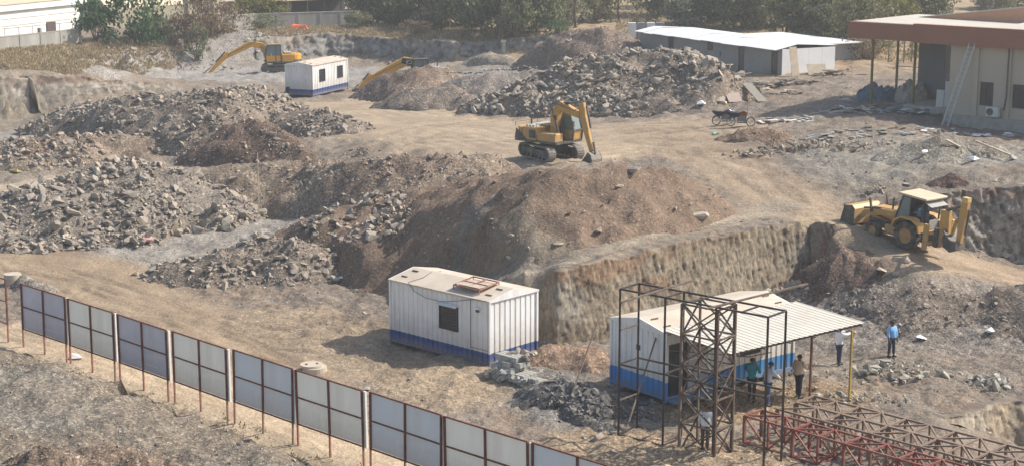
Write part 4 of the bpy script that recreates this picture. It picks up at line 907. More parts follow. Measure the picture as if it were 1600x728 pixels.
La, Lb_ = wb(1214, 638.5, HT), wb(1551, 728, HT); Lf = wb(1268, 617, HT); dd = (Lb_ - La).normalized(); nn_ = (Lf - La); nn_ = nn_ - dd * nn_.dot(dd); Wt = nn_.length; nn_.normalize()
Rn = wb(1163.5, 649, HT); Rk = wb(1194, 641, HT); Re = wb(1400, 715.6, HT); dr = (Re - Rn).normalized(); wr = (Rk - Rn); wr = wr - dr * wr.dot(dr)
truss(La, La + dd * 14.5, None, Wt * .485, HT, 15, TPALE, 'chalky brown box truss lying between the red truss and the farthest truss')
A2_ = La + nn_ * (Wt * .515); truss(A2_, A2_ + dd * 14.5, None, Wt * .485, HT, 15, TPALE, 'farthest of the chalky brown box trusses, next to the yellow canopy pole')
truss(Rn, Rn + dr * 10.5, None, wr.length, HT, 10, TRED, 'dusty red box truss, the nearest one lying on the ground')

# ------------------------------------------------------------------ block stack beside the middle cabin
b0 = hits(818, 590)
e = empty('block_stack', b0, c1.rotation_euler.z, 'stepped stack of grey concrete blocks at the right corner of the middle cabin', 'block stack')
bm_ = MB().box(-.195, .195, -.095, .095, 0, .19); bo = bm_.build('block', BLOCK, e, bevel=.008); bme = bo.data; bpy.data.objects.remove(bo)
# rows: long face towards the camera-left, steps down to the right
for lev in range(5):
    for ix in range(6):
        for iy in range(4):
            if ix + (lev * 1.1 if ix > 2 else lev * .5) > 5 - (iy == 0) * (lev > 2) * 2 or (lev == 4 and iy in (0,)) or (lev == 3 and ix == 0 and iy == 0): continue
            x = -1.0 + ix * .405 + (.2 if lev % 2 else 0) + random.uniform(-.01, .01); y = -.55 + iy * .21 + random.uniform(-.006, .006)
            link('block', bme, e, (x, y, -.12 + lev * .194), (0, 0, random.uniform(-.03, .03)))
for k in range(34):
    a = random.uniform(-1.6, 1.5); link('block', bme, e, (a, -.75 + random.uniform(-.2, .1) if a > -1.1 else random.uniform(-.7, .5), random.uniform(-.05, .25)), (random.uniform(-.7, .7), random.uniform(-.7, .7), random.uniform(0, 3)), (.8, .9, .9))
for k in range(9): link('stone', rocks_of(ST_TAN)[k], e, (random.uniform(-.7, .3), random.uniform(-.1, .5), .86 + random.uniform(-.04, .1)), (0, random.uniform(-.3, .3), k), (.42, .34, .3))

# ------------------------------------------------------------------ machines
def wheel(parent, x, y, r, w, rimc, name='wheel'):
    m = MB().lathe_y([(r * .55, -w * .42), (r * .80, -w / 2), (r * .96, -w * .42), (r, -w * .25), (r, w * .25), (r * .96, w * .42), (r * .80, w / 2), (r * .55, w * .42)], 28, x, r)
    for i in m.v: pass
    m.v = [(a, b + y, c) for a, b, c in m.v]
    t = m.build(name, RUBBER, parent, True)
    lug = MB()
    for k in range(22):
        a = 6.2832 * k / 22; lug.add([(x + (r + d) * math.cos(a + o), y + yy, r + (r + d) * math.sin(a + o)) for d in (-.01, .035) for yy, o in ((-w * .45, .10), (0, 0), (w * .45, .10))] , [(0, 1, 4, 3), (1, 2, 5, 4)])
        lug.add([(x + (r + .03) * math.cos(a + o + s_), y + yy, r + (r + .03) * math.sin(a + o + s_)) for s_ in (0, .07) for yy, o in ((-w * .45, .10), (0, 0), (w * .45, .10))], [(0, 1, 4, 3), (1, 2, 5, 4)])
    lug.build('lug_tread', RUBBER, t)
    rm = MB().lathe_y([(0.02, -w * .28), (r * .18, -w * .30), (r * .2, -w * .18), (r * .48, -w * .16), (r * .56, -w * .40), (r * .56, w * .40), (r * .48, w * .16), (r * .2, w * .18), (0.02, w * .28)], 20, x, r)
    rm.v = [(a, b + y, c) for a, b, c in rm.v]; rm.build('rim', rimc, t, True)
    return t
def poly_bar(pts, wid, y0, y1):
    """bent plate beam: centre line (x, z) with half depths"""
    top = []; bot = []
    for k, (x, z) in enumerate(pts):
        a = pts[max(0, k - 1)]; b = pts[min(len(pts) - 1, k + 1)]; dx, dz = b[0] - a[0], b[1] - a[1]; L = math.hypot(dx, dz) or 1
        nx, nz = -dz / L, dx / L; h = wid[k] / 2; top.append((x + nx * h, z + nz * h)); bot.append((x - nx * h, z - nz * h))
    return MB().prism(top + bot[::-1], y0, y1)
def excavator(loc, yaw, tyaw, label, paint, boom, stick, bucket, sc=1.0, pitch=0, jcb=False):
    """boom: 4 centre line points (reach, height); stick: 3 points; bucket: its pin and curl angle"""
    e = empty('excavator', loc, yaw, label, 'excavator', pitch=pitch); e.scale = (sc, sc, sc)
    dy = tyaw - yaw
    for s in (-1, 1):
        Mt = Matrix.Rotation(dy, 4, 'Z') @ Matrix.Translation((0, s * 1.0, 0))
        prof = [(-1.75, .22), (-1.62, .06), (-1.35, 0), (1.35, 0), (1.62, .06), (1.78, .22), (1.85, .42), (1.78, .62), (1.60, .78), (1.35, .84), (-1.35, .84), (-1.62, .78), (-1.78, .62), (-1.85, .42)]
        a = MB(); a.M = Mt; n = len(prof)
        inner = [(x * .93, .42 + (z - .42) * .84) for x, z in prof]
        for yy0, yy1 in ((-.25, .25),):
            V = [(x, yy0, z) for x, z in prof] + [(x, yy1, z) for x, z in prof] + [(x, yy0, z) for x, z in inner] + [(x, yy1, z) for x, z in inner]
            a.add(V, [f for k in range(n) for f in ((k, (k + 1) % n, n + (k + 1) % n, n + k), (k, 2 * n + k, 2 * n + (k + 1) % n, (k + 1) % n), (n + k, n + (k + 1) % n, 3 * n + (k + 1) % n, 3 * n + k))])
        tr = a.build('track', TRACK, e)
        g = MB(); g.M = Mt                                            # raised grouser bars on every shoe
        for k in range(n):
            (x0, z0), (x1, z1) = prof[k], prof[(k + 1) % n]; L = math.hypot(x1 - x0, z1 - z0); m_ = max(1, round(L / .18))
            for j in range(m_):
                t = (j + .5) / m_; x, z = x0 + (x1 - x0) * t, z0 + (z1 - z0) * t; nx, nz = (z1 - z0) / L, -(x1 - x0) / L
                g.beam((x, -.25, z), (x, .25, z), .03 + abs(nz) * .03, .03 + abs(nx) * .03)
        g.build('grouser', TRACK, tr)
        b = MB(); b.M = Mt; b.box(-1.35, 1.35, -.16, .16, .24, .62); b.build('track_frame', STEELD, e)
        w_ = MB(); w_.M = Mt
        for x, r in ((-1.42, .34), (1.42, .34)): w_.tube((x, -.2, .42), (x, .2, .42), r, n=16)
        for x in (-.9, -.45, 0, .45, .9): w_.tube((x, -.19, .17), (x, .19, .17), .12, n=10)
        w_.build('roller', STEELD, tr)
    b = MB(); b.M = Matrix.Rotation(dy, 4, 'Z'); b.box(-.7, .7, -.8, .8, .38, .78); b.tube((0, 0, .78), (0, 0, 1.0), .62, n=20); b.build('undercarriage', STEELD, e)
    MB().box(-1.9, 1.45, -1.2, 1.2, 1.0, 1.12).build('deck', STEELD, e)
    # counterweight with rounded back, engine hood, side bodies
    cw = [(-1.25 - .95 * math.cos(a), 1.2 * math.sin(a)) for a in np.linspace(-math.pi / 2 * .93, math.pi / 2 * .93, 9)]
    m = MB(); V = [(x, y, 1.02) for x, y in cw] + [(x, y, 1.85) for x, y in cw]; k9 = len(cw)
    m.add(V, [(k, k + 1, k9 + k + 1, k9 + k) for k in range(k9 - 1)] + [tuple(range(k9, 2 * k9)), tuple(range(k9 - 1, -1, -1)), (0, k9, 2 * k9 - 1, k9 - 1)]); cwo = m.build('counterweight', paint, e, bevel=.05)
    m = MB(); V = [(x * 1.006, y * 1.006, 1.0) for x, y in cw] + [(x * 1.006, y * 1.006, 1.32) for x, y in cw]
    m.add(V, [(k, k + 1, k9 + k + 1, k9 + k) for k in range(k9 - 1)]); m.build('bumper', STEELD, cwo)
    MB().box(-1.3, -.15, -1.2, -.30, 1.12, 1.9).build('engine_side', paint, e, bevel=.04)
    MB().box(-1.3, -.15, .30, 1.2, 1.12, 1.86).build('pump_side', paint, e, bevel=.04)
    MB().box(-1.32, -.4, -.30, .30, 1.12, 1.95).build('engine_hood', paint, e, bevel=.05)
    MB().box(-.12, 1.30, -1.2, -.42, 1.12, 1.62).build('tool_box', paint, e, bevel=.04)
    MB().box(-.75, -.2, -1.205, -1.19, 1.25, 1.75).build('side_grille', STEELD, e)
    ht = MB()
    for x in (-1.15, -.9, -.65): ht.box(x, x + .16, -1.0, .9, 1.9, 2.02)
    ht.build('engine_cover', mat('pale_dusty_metal', (.50, .49, .46), .6), e)
    MB().tube((-1.05, -.6, 1.95), (-1.05, -.6, 2.35), .06, n=10).build('exhaust', STEELD, e)
    MB().path([(-.2, -1.15, 1.7), (-.2, -1.15, 2.15), (1.2, -1.15, 2.05), (1.25, -1.15, 1.65)], .02, 5).build('handrail', STEELD, e)
    # cab on the operator's left
    c = MB(); P = [(-.05, 1.12), (1.40, 1.12), (1.50, 1.75), (1.18, 2.78), (-.02, 2.82), (-.05, 1.9)]
    cb = MB()
    for y in (.36, 1.2):
        for (a, b_) in zip(P, P[1:] + P[:1]): cb.beam((a[0], y, a[1]), (b_[0], y, b_[1]), .08)
        cb.beam((.45, y, 1.12), (.45, y, 2.8), .07)
    for q in P: cb.beam((q[0], .36, q[1]), (q[0], 1.2, q[1]), .07)
    cab = cb.build('cab', STEELD if not jcb else STEELD, e)
    MB().prism([(-.04, 1.14), (1.38, 1.14), (1.47, 1.72), (-.04, 1.72)], .38, 1.18).build('cab_lower', paint, cab)
    MB().prism([(-.02, 1.73), (1.46, 1.73), (1.16, 2.74), (-.01, 2.78)], .39, 1.17).build('cab_window', CABGL, cab)
    MB().box(-.06, 1.22, .34, 1.22, 2.79, 2.88).build('cab_roof', STEELD if jcb else mat('dull_yellow_roof', (.40, .27, .12), .7), cab)
    MB().box(.47, .50, 1.17, 1.215, 1.2, 2.74).build('door_edge', STEELD, cab)
    MB().box(.85, .98, 1.175, 1.22, 1.15, 2.0).build('door_stripe', paint, cab)
    # boom, stick, rams, bucket
    for yy in (-.44, .12):
        MB().path([(boom[0][0] + .1, yy * .5, boom[0][1] + .3), (boom[1][0] - .1, yy, boom[1][1] + .42), ((boom[1][0] + boom[2][0]) / 2, yy, (boom[1][1] + boom[2][1]) / 2 + .38), (boom[-1][0] - .3, yy, boom[-1][1] + .28), (stick[0][0], yy, stick[0][1] - .3)], .025, 5).build('hydraulic_hose', STEELD, e)
    MB().add([(-1.9, -1.215, 1.15), (-.9, -1.215, 1.15), (-1.75, -1.215, 1.8)], [(0, 1, 2)]).build('dark_stripe', STEELD, e)
    MB().path([(-2.0, -1.0, 1.86), (-2.0, -1.0, 2.1), (-2.0, 1.0, 2.1), (-2.0, 1.0, 1.86)], .018, 5).build('handrail', STEELD, e)
    MB().beam((1.55, .3, 2.2), (1.72, .1, 2.2), .02).box(1.68, 1.74, .0, .14, 2.0, 2.35).build('mirror', STEELD, e)
    bm_ = poly_bar(boom, (.45, .95, .85, .5) if jcb else (.34, .62, .58, .36) if len(boom) == 4 else (.34, .62, .36), -.36, .02); bo = bm_.build('boom', paint, e, bevel=.02)
    st = poly_bar(stick, (.40, .46, .24), -.30, -.04).build('stick', paint, e, bevel=.02)
    a, b_ = boom[0], boom[1]
    for y in (-.42, .10): MB().tube((1.1, y, 1.15), (b_[0] + (boom[2][0] - b_[0]) * .1, y, b_[1] - .1), .065, n=8).build('boom_ram', STEELD, e)
    q = ((boom[1][0] + boom[2][0]) / 2, (boom[1][1] + boom[2][1]) / 2 + .38)
    MB().tube((q[0], -.17, q[1]), ((q[0] + stick[0][0]) / 2, -.17, (q[1] + stick[0][1]) / 2), .085, n=8).tube(((q[0] + stick[0][0]) / 2, -.17, (q[1] + stick[0][1]) / 2), (stick[0][0], -.17, stick[0][1]), .04, n=8).build('stick_ram', STEELD, e)
    sx = Vector((stick[1][0] - stick[0][0], 0, stick[1][1] - stick[0][1])); nrm = Vector((sx.z, 0, -sx.x)).normalized() * -.34
    if nrm.x < 0: nrm = -nrm
    p0 = Vector((stick[0][0], -.17, stick[0][1])) + sx * .25 + nrm; p1 = Vector((stick[2][0], -.17, stick[2][1])) + nrm * .8 - Vector((stick[2][0] - stick[1][0], 0, stick[2][1] - stick[1][1])) * .25
    MB().tube(p0, p0.lerp(p1, .62), .07, n=8).build('bucket_ram', STEELD, e); MB().tube(p0.lerp(p1, .62), p1, .035, n=8).build('ram_rod', CHROME, e)
    bx, bz, cu, bs = bucket
    pr = [(0, .12), (.30, .05), (.55, -.25), (.62, -.62), (.42, -.98), (.05, -1.12), (-.38, -1.02)]; inn = [(-.36, -.95), (.03, -1.04), (.36, -.90), (.54, -.60), (.47, -.28), (.24, -.02), (0, .02)]
    def rt(L): return [(bx + bs * (x * math.cos(cu) + z * math.sin(cu)), bz + bs * (-x * math.sin(cu) + z * math.cos(cu))) for x, z in L]
    bk = MB().prism(rt(pr + inn), -.66, .32).build('bucket', TRACK, e)
    for y in (-.66, .27): MB().prism(rt(pr), y, y + .05).build('bucket_side', STEELD, bk)
    tt = MB(); tip = rt([(-.36, -1.0), (-.58, -.92)])
    for y in (-.62, -.4, -.17, .06, .28): tt.beam((tip[0][0], y, tip[0][1]), (tip[1][0], y, tip[1][1]), .07, .05)
    tt.build('tooth', TRACK, bk)
    lk = (stick[2][0], stick[2][1]); MB().beam((lk[0], -.3, lk[1]), (bx, -.3, bz), .1).beam((lk[0], -.04, lk[1]), (bx, -.04, bz), .1).beam(p1, rt([(.3, .08)])[0][:1] + (-.17,) + rt([(.3, .08)])[0][1:], .1).build('linkage', STEELD, e)
    if jcb:
        a, b_ = Vector((boom[1][0], 0, boom[1][1])), Vector((boom[2][0], 0, boom[2][1])); mid = a.lerp(b_, .62); ang = math.atan2(-(b_.z - a.z), -(b_.x - a.x))
        for s in (1,):
            M_ = Matrix.Translation((mid.x, .04, mid.z - .08)) @ Matrix.Rotation(-ang if 0 else 0, 4, 'Y') @ Matrix(((-1, 0, 0, 0), (0, 0, 1, 0), (0, 1, 0, 0), (0, 0, 0, 1)))
            M_ = Matrix.Translation((mid.x, .03, mid.z)) @ Matrix.Rotation(math.atan2((b_.z - a.z), -(b_.x - a.x)), 4, 'Y') @ Matrix(((-1, 0, 0, 0), (0, 0, 1, 0), (0, 1, 0, -.16), (0, 0, 0, 1)))
            pl = MB(); pl.M = M_ @ Matrix.Rotation(0, 4, 'Z'); pl.box(-.72, .72, -.09, .40, -.005, .0); pl.build('nameplate', mat('black_decal', (.02, .02, .025), .5), bo)
            text_mesh('lettering', 'JCB', .46, mat('white_decal', (.8, .8, .8), .5), bo, M_ @ Matrix.Translation((0, 0, .006)))
    return e
g0 = hit(861, 246)
excavator(g0, R(-42), R(-60), 'dusty yellow excavator on the haul road with its bucket resting on the brown mound', YEL,
          [(.35, 1.45), (.55, 2.75), (.95, 3.25), (2.45, 2.80)], [(2.55, 3.55), (2.65, 2.75), (3.35, .75)], (3.38, .62, .35, .82))
g1 = hit(437, 113)
excavator(g1, R(194), R(186), 'bright yellow excavator far left in the pit reaching down to the ground', YELB,
          [(.6, 1.5), (1.7, 2.65), (2.8, 2.85), (5.4, 1.55)], [(4.95, 2.0), (5.5, 1.5), (7.1, -.1)], (7.15, 0.0, -.5, .85), sc=1.04)
g2 = hit(667, 141); g2[2] += .05
excavator(g2, R(188), R(180), 'orange-yellow JCB excavator boom showing behind the small far cabin', YELB,
          [(.6, 1.35), (1.0, 2.35), (1.9, 2.55), (5.2, .95)], [(4.9, 1.35), (5.4, .9), (6.2, .1)], (6.3, .1, -.4, .7), sc=1.0, jcb=True)

def person(loc, yaw, label, shirt, trousers, height=1.65, pose='stand', hair=(.02, .018, .015), cap=None, arms=None, skin=(.20, .105, .065), stride=.05, lean=0.0, sleeves=True):
    """one body grown from a skeleton; clothes grown over it. Local +x is the way the person faces."""
    k = height / 1.70; e = empty('person', loc, yaw, label, 'person')
    def grow(name, V, E, Rr, m, root, sub=1):
        me = bpy.data.meshes.new(name); me.from_pydata([tuple(c * k for c in v) for v in V], E, [])
        o = bpy.data.objects.new(name, me); COL.objects.link(o); md = o.modifiers.new('s', 'SKIN'); md.use_smooth_shade = True
        for i, r in enumerate(Rr):
            d = me.skin_vertices[0].data[i]; d.radius = (r[0] * k, r[1] * k) if isinstance(r, tuple) else (r * k, r * k); d.use_root = (i == root)
        o.modifiers.new('b', 'SUBSURF').levels = sub
        nm = bpy.data.meshes.new_from_object(o.evaluated_get(bpy.context.evaluated_depsgraph_get())); bpy.data.objects.remove(o)
        nm.materials.clear(); nm.materials.append(m); return link(name, nm, e)
    L = lean
    hip, chest, neck, head, top = (0, 0, .93), (L * .25, 0, 1.28), (L * .45, 0, 1.45), (L * .55 + .02, 0, 1.56), (L * .6 + .02, 0, 1.665)
    arms = arms or [[(.0, -.19, 1.38), (.02, -.25, 1.12), (.10, -.24, .88), (.13, -.23, .80)], [(.0, .19, 1.38), (.02, .25, 1.12), (.10, .24, .88), (.13, .23, .80)]]
    arms = [[(p[0] + L * .4, p[1], p[2]) for p in a] for a in arms]
    V = [hip, chest, neck, head, top]; E = [(0, 1), (1, 2), (2, 3), (3, 4)]; Rr = [(.11, .085), (.105, .08), .052, (.085, .098), (.062, .075)]
    for s, a in zip((-1, 1), arms):
        b = len(V); V += a; E += [(1, b), (b, b + 1), (b + 1, b + 2), (b + 2, b + 3)]; Rr += [.05, .042, .03, (.035, .02)]
        hnd = Vector(a[3]); d = (Vector(a[3]) - Vector(a[2])).normalized(); sd = d.cross(Vector((0, 1, 0))).normalized()
        for j, (o_, ln_) in enumerate(((-.030, .065), (-.01, .08), (.01, .085), (.028, .07))):
            f0 = hnd + sd * o_ + d * .03; f1 = f0 + d * ln_ * .6; f2 = f1 + d * ln_ * .4 + Vector((-.012, 0, -.008)); b2 = len(V); V += [tuple(f0), tuple(f1), tuple(f2)]; E += [(b + 3, b2), (b2, b2 + 1), (b2 + 1, b2 + 2)]; Rr += [.011, .009, .008]
        t0_ = hnd - sd * .03 - d * .01; b2 = len(V); V += [tuple(t0_ - sd * .02), tuple(t0_ - sd * .035 + d * .04)]; E += [(b + 3, b2), (b2, b2 + 1)]; Rr += [.012, .009]
    for s in (-1, 1):
        x0 = stride * s; b = len(V); V += [(0, s * .09, .88), (.42, s * .11, .90), (.46, s * .11, .50), (.59, s * .12, .45)] if pose == 'sit' else [(0, s * .09, .88), (x0 * .6 + .02, s * .10, .49), (x0, s * .11, .09), (x0 + .13, s * .12, .035)]
        E += [(0, b), (b, b + 1), (b + 1, b + 2), (b + 2, b + 3)]; Rr += [.085, .058, .04, (.04, .025)]
    SK = mat('brown_skin', skin, .6, var=.05)
    grow('body', V, E, Rr, SK, 0)
    # shirt
    V = [(0, 0, .90), (L * .12, 0, 1.08), (L * .25, 0, 1.28), (L * .4, 0, 1.42)]; E = [(0, 1), (1, 2), (2, 3)]; Rr = [(.18, .145), (.17, .135), (.195, .15), (.085, .08)]
    for a in arms:
        b = len(V); V += [a[0], a[1]] + ([tuple(Vector(a[1]).lerp(Vector(a[2]), .85))] if sleeves else []); E += [(2, b), (b, b + 1)] + ([(b + 1, b + 2)] if sleeves else []); Rr += [.088, .07] + ([.056] if sleeves else [])
    grow('shirt', V, E, Rr, mat('cloth_%02d_%02d_%02d' % tuple(int(c * 99) for c in shirt), shirt, .9, var=.1, scale=6, bump=.4, bscale=14), 1)
    V = [(0, 0, .93)]; E = []; Rr = [(.135, .11)]
    for s in (-1, 1):
        x0 = stride * s; b = len(V); V += [(0, s * .09, .88), (.42, s * .11, .90), (.46, s * .11, .52)] if pose == 'sit' else [(0, s * .09, .86), (x0 * .6 + .02, s * .10, .49), (x0, s * .11, .10)]; E += [(0, b), (b, b + 1), (b + 1, b + 2)]; Rr += [.10, .075, .066]
    grow('trousers', V, E, Rr, mat('cloth_%02d_%02d_%02d' % tuple(int(c * 99) for c in trousers), trousers, .9, var=.1, scale=6, bump=.4, bscale=14), 0)
    hd = Vector(head) * k
    sh = MB()
    for s in (-1, 1): x0 = stride * s; sh.box((x0 - .06) * k, (x0 + .19) * k, (s * .115 - .045) * k, (s * .115 + .045) * k, 0, .07 * k)
    if pose == 'sit': sh = MB(); [sh.box(.42 * k, .66 * k, (s * .115 - .045) * k, (s * .115 + .045) * k, .41 * k, .48 * k) for s in (-1, 1)]
    sh.build('shoe', DARKCLOTH, e, bevel=.015)
    def dome(name, m, r, z0, up, squash=1.0, brim=0):
        d = MB(); n = 14; V = []; F = []
        for i in range(7):
            ph = i / 6 * math.pi * .5
            for j in range(n): a = 6.2832 * j / n; V.append((hd.x - .012 + r * 1.12 * math.cos(ph) * math.cos(a), r * math.cos(ph) * math.sin(a), hd.z + z0 + up * math.sin(ph)))
        for i in range(6):
            for j in range(n): F.append((i * n + j, i * n + (j + 1) % n, (i + 1) * n + (j + 1) % n, (i + 1) * n + j))
        if brim: 
            b = len(V); V += [(hd.x - .012 + (r * 1.12 + brim) * math.cos(6.2832 * j / n), (r + brim * .6) * math.sin(6.2832 * j / n), hd.z + z0 - .005) for j in range(n)]
            F += [(j, (j + 1) % n, b + (j + 1) % n, b + j) for j in range(n)]
        return d.add(V, F).build(name, m, e, True)
    if cap: dome('helmet', mat('red_helmet', cap, .35), .125, .035, .13, brim=.025)
    dome('hair', mat('black_hair', hair, .8, var=.3, scale=30), .101, .02, .115)
    fc = MB()
    for s in (-1, 1): fc.box(hd.x + .083, hd.x + .095, s * .034 - .012, s * .034 + .012, hd.z + .0, hd.z + .012)
    fc.build('eye', DARKCLOTH, e)
    MB().prism([(hd.x + .08, hd.z + .01), (hd.x + .112, hd.z - .03), (hd.x + .08, hd.z - .035)], -.014, .014).build('nose', SK, e)
    MB().box(hd.x + .078, hd.x + .09, -.022, .022, hd.z - .062, hd.z - .054).build('mouth', mat('lip', (.15, .06, .045), .6), e)
    for s in (-1, 1): MB().box(hd.x - .02, hd.x + .02, s * .092 - .01, s * .092 + .01, hd.z - .03, hd.z + .03).build('ear', SK, e, bevel=.006)
    return e
def gp(px, py): return hits(px, py)
person(gp(1392, 557), R(-60), 'person in a light blue shirt and dark trousers standing alone in the open', (.22, .46, .78), (.03, .035, .06), 1.56)
person(gp(1310, 571), R(25), 'person in a white shirt and red helmet holding the yellow canopy pole', (.74, .76, .78), (.035, .045, .10), 1.64, cap=(.50, .03, .03),
       arms=[[(.0, -.19, 1.38), (.24, -.22, 1.36), (.46, -.16, 1.42), (.53, -.15, 1.44)], [(.0, .19, 1.38), (.20, .20, 1.36), (.42, .10, 1.42), (.50, .08, 1.44)]])
person(gp(1247, 622), R(35), 'person in a cream shirt and dark trousers with one hand on the red pole', (.62, .48, .33), (.025, .028, .045), 1.78, sleeves=False,
       arms=[[(.0, -.19, 1.40), (.16, -.26, 1.16), (.38, -.24, 1.20), (.46, -.23, 1.22)], [(.0, .19, 1.38), (-.02, .26, 1.12), (.06, .26, .88), (.08, .25, .80)]])
person(gp(1174, 629), R(60), 'person in a teal shirt with an orange print standing in the canopy shade', (.02, .26, .30), (.03, .03, .04), 1.78,
       arms=[[(.0, -.19, 1.40), (.08, -.27, 1.16), (.26, -.16, 1.10), (.32, -.14, 1.10)], [(.0, .19, 1.38), (.08, .27, 1.16), (.26, .16, 1.10), (.32, .14, 1.10)]])
person(gp(1199, 634), R(10), 'person in a pale grey shirt and blue jeans beside the one in teal', (.56, .56, .62), (.04, .09, .24), 1.76, lean=.15,
       arms=[[(.0, -.19, 1.40), (.18, -.24, 1.22), (.36, -.18, 1.06), (.42, -.16, 1.02)], [(.0, .19, 1.38), (-.10, .27, 1.18), (-.20, .22, 1.08), (-.15, .20, 1.02)]])
person(gp(1101, 703), R(70), 'person in a loose white shirt seen through the lattice column', (.74, .74, .72), (.10, .08, .07), 1.60, lean=.3, skin=(.12, .06, .04))

def backhoe():
    a = hit(1415, 388); f = hit(1362, 369); d = f - a; yaw = math.atan2(d[1], d[0]); yaw = R(128)
    pitch = -.085
    L_ = np.array([math.cos(yaw), math.sin(yaw)]); off = np.array([-math.sin(yaw), math.cos(yaw)])   # left of the machine (towards the camera)
    if off[1] > 0: off = -off
    c = a[:2] - off * .8
    e = empty('backhoe_loader', (c[0], c[1], a[2] - .03), yaw, 'yellow backhoe loader with cream cab roof on the ramp road', 'backhoe loader', pitch=pitch)
    e.scale = (.95, .95, .95); return e
bh = backhoe()
for s in (-1, 1):
    wheel(bh, 0, s * .86, .72, .46, mat('rusty_yellow_rim', (.50, .30, .12), .7, dirt=(.2, .1, .06), dirt_amt=.5)); wheel(bh, 2.17, s * .80, .46, .34, MATS['rusty_yellow_rim'])
MB().box(-1.2, 2.9, -.38, .38, .55, .95).build('chassis', STEELD, bh)
MB().prism([(.75, .95), (2.75, .95), (2.80, 1.35), (2.70, 1.55), (.75, 1.72)], -.40, .40).build('engine_hood', YEL, bh, bevel=.03)
MB().box(2.78, 2.84, -.36, .36, .95, 1.45).build('front_grille', STEELD, bh)
for s in (-1, 1):
    MB().box(.85, 1.55, s * .62 - .14, s * .62 + .14, .50, .92).build('side_tank', YEL, bh, bevel=.03)
    P = [(-.85, 1.05), (-.78, 1.45), (-.35, 1.66), (.35, 1.66), (.78, 1.42), (.92, 1.0), (.84, .98), (.70, 1.34), (.32, 1.57), (-.32, 1.57), (-.70, 1.38), (-.76, 1.05)]
    fd_ = MB().prism(P, s * .62, s * 1.10).build('fender', YEL, bh)
    # loader arm with its kneed side plate
    poly_bar([(1.0, 1.55), (2.0, 1.42), (3.0, 1.18), (3.35, .78)], (.26, .34, .30, .22), s * .56 - .06, s * .56 + .06).build('loader_arm', YEL, bh)
    MB().tube((1.3, s * .48, 1.0), (2.5, s * .50, 1.22), .06, n=8).build('lift_ram', mat('dull_red_ram', (.22, .05, .04), .6), bh)
    MB().tube((2.0, s * .60, 1.62), (3.1, s * .60, 1.40), .05, n=8).build('tilt_ram', STEELD, bh)
    MB().beam((2.55, s * .66, 1.3), (2.72, s * .66, 2.0), .10).build('tilt_lever', STEELD, bh)
bk = MB().prism([(3.30, .52), (3.34, 1.30), (3.52, 1.46), (4.05, 1.38), (4.02, 1.32), (3.56, 1.37), (3.42, 1.22), (3.40, .60), (4.25, .46), (4.3, .40), (3.40, .44)], -1.05, 1.05).build('loader_bucket', YEL, bh)
for s in (-1, 1): MB().prism([(3.33, .46), (3.34, 1.32), (3.52, 1.47), (4.03, 1.38), (4.22, .46)], s * 1.05 - .02, s * 1.05 + .02).build('bucket_side', STEELD, bk)
MB().box(4.02, 4.09, -1.05, 1.05, 1.30, 1.42).build('cutting_edge', STEELD, bk)
# cab
cf = MB(); C_ = [(-.62, 1.05), (.72, 1.05), (1.00, 1.30), (.62, 2.62), (-.66, 2.62)]
for y in (-.68, .68):
    for a, b_ in zip(C_, C_[1:] + C_[:1]): cf.beam((a[0], y, a[1]), (b_[0], y, b_[1]), .07)
    cf.beam((.12, y, 1.05), (.12, y, 2.6), .06)
for q in C_: cf.beam((q[0], -.68, q[1]), (q[0], .68, q[1]), .07)
cabb = cf.build('cab_frame', mat('black_frame', (.03, .03, .032), .5, dirt=(.2, .17, .14), dirt_amt=.3), bh)
MB().box(-.92, .86, -.84, .84, 2.66, 2.76).build('cab_roof', CREAM, bh, bevel=.02)
MB().add([(.99, -.64, 1.34), (.99, .64, 1.34), (.64, .64, 2.58), (.64, -.64, 2.58)], [(0, 1, 2, 3)]).build('windscreen', CABGL, cabb)
for s in (-1, 1): MB().add([(.16, s * .685, 1.10), (.72, s * .685, 1.10), (.96, s * .685, 1.32), (.62, s * .685, 2.58), (.16, s * .685, 2.58)], [(0, 1, 2, 3, 4)]).build('side_window', CABGL, cabb)
MB().box(-.55, .70, -.62, .62, 1.0, 1.08).build('cab_floor', STEELD, cabb); MB().box(-.30, .15, -.25, .25, 1.08, 1.45).box(-.36, -.26, -.25, .25, 1.4, 2.0).build('seat', DARKCLOTH, cabb)
MB().box(.5, .75, -.3, .3, 1.1, 1.75).build('dashboard', DARKCLOTH, cabb)
MB().add([(-.66, -.66, 2.55), (-.66, .66, 2.55), (-1.15, .66, 2.38), (-1.15, -.66, 2.38)], [(0, 1, 2, 3)]).build('rear_flap', mat('grey_flap', (.36, .36, .34), .6), cabb)
MB().box(-.70, -.66, -.60, .10, 1.05, 1.55).build('rear_panel', mat('grey_flap', (.36, .36, .34), .6), cabb)
MB().tube((1.5, .3, 1.65), (1.5, .3, 2.25), .05, n=8).build('exhaust', STEELD, bh)
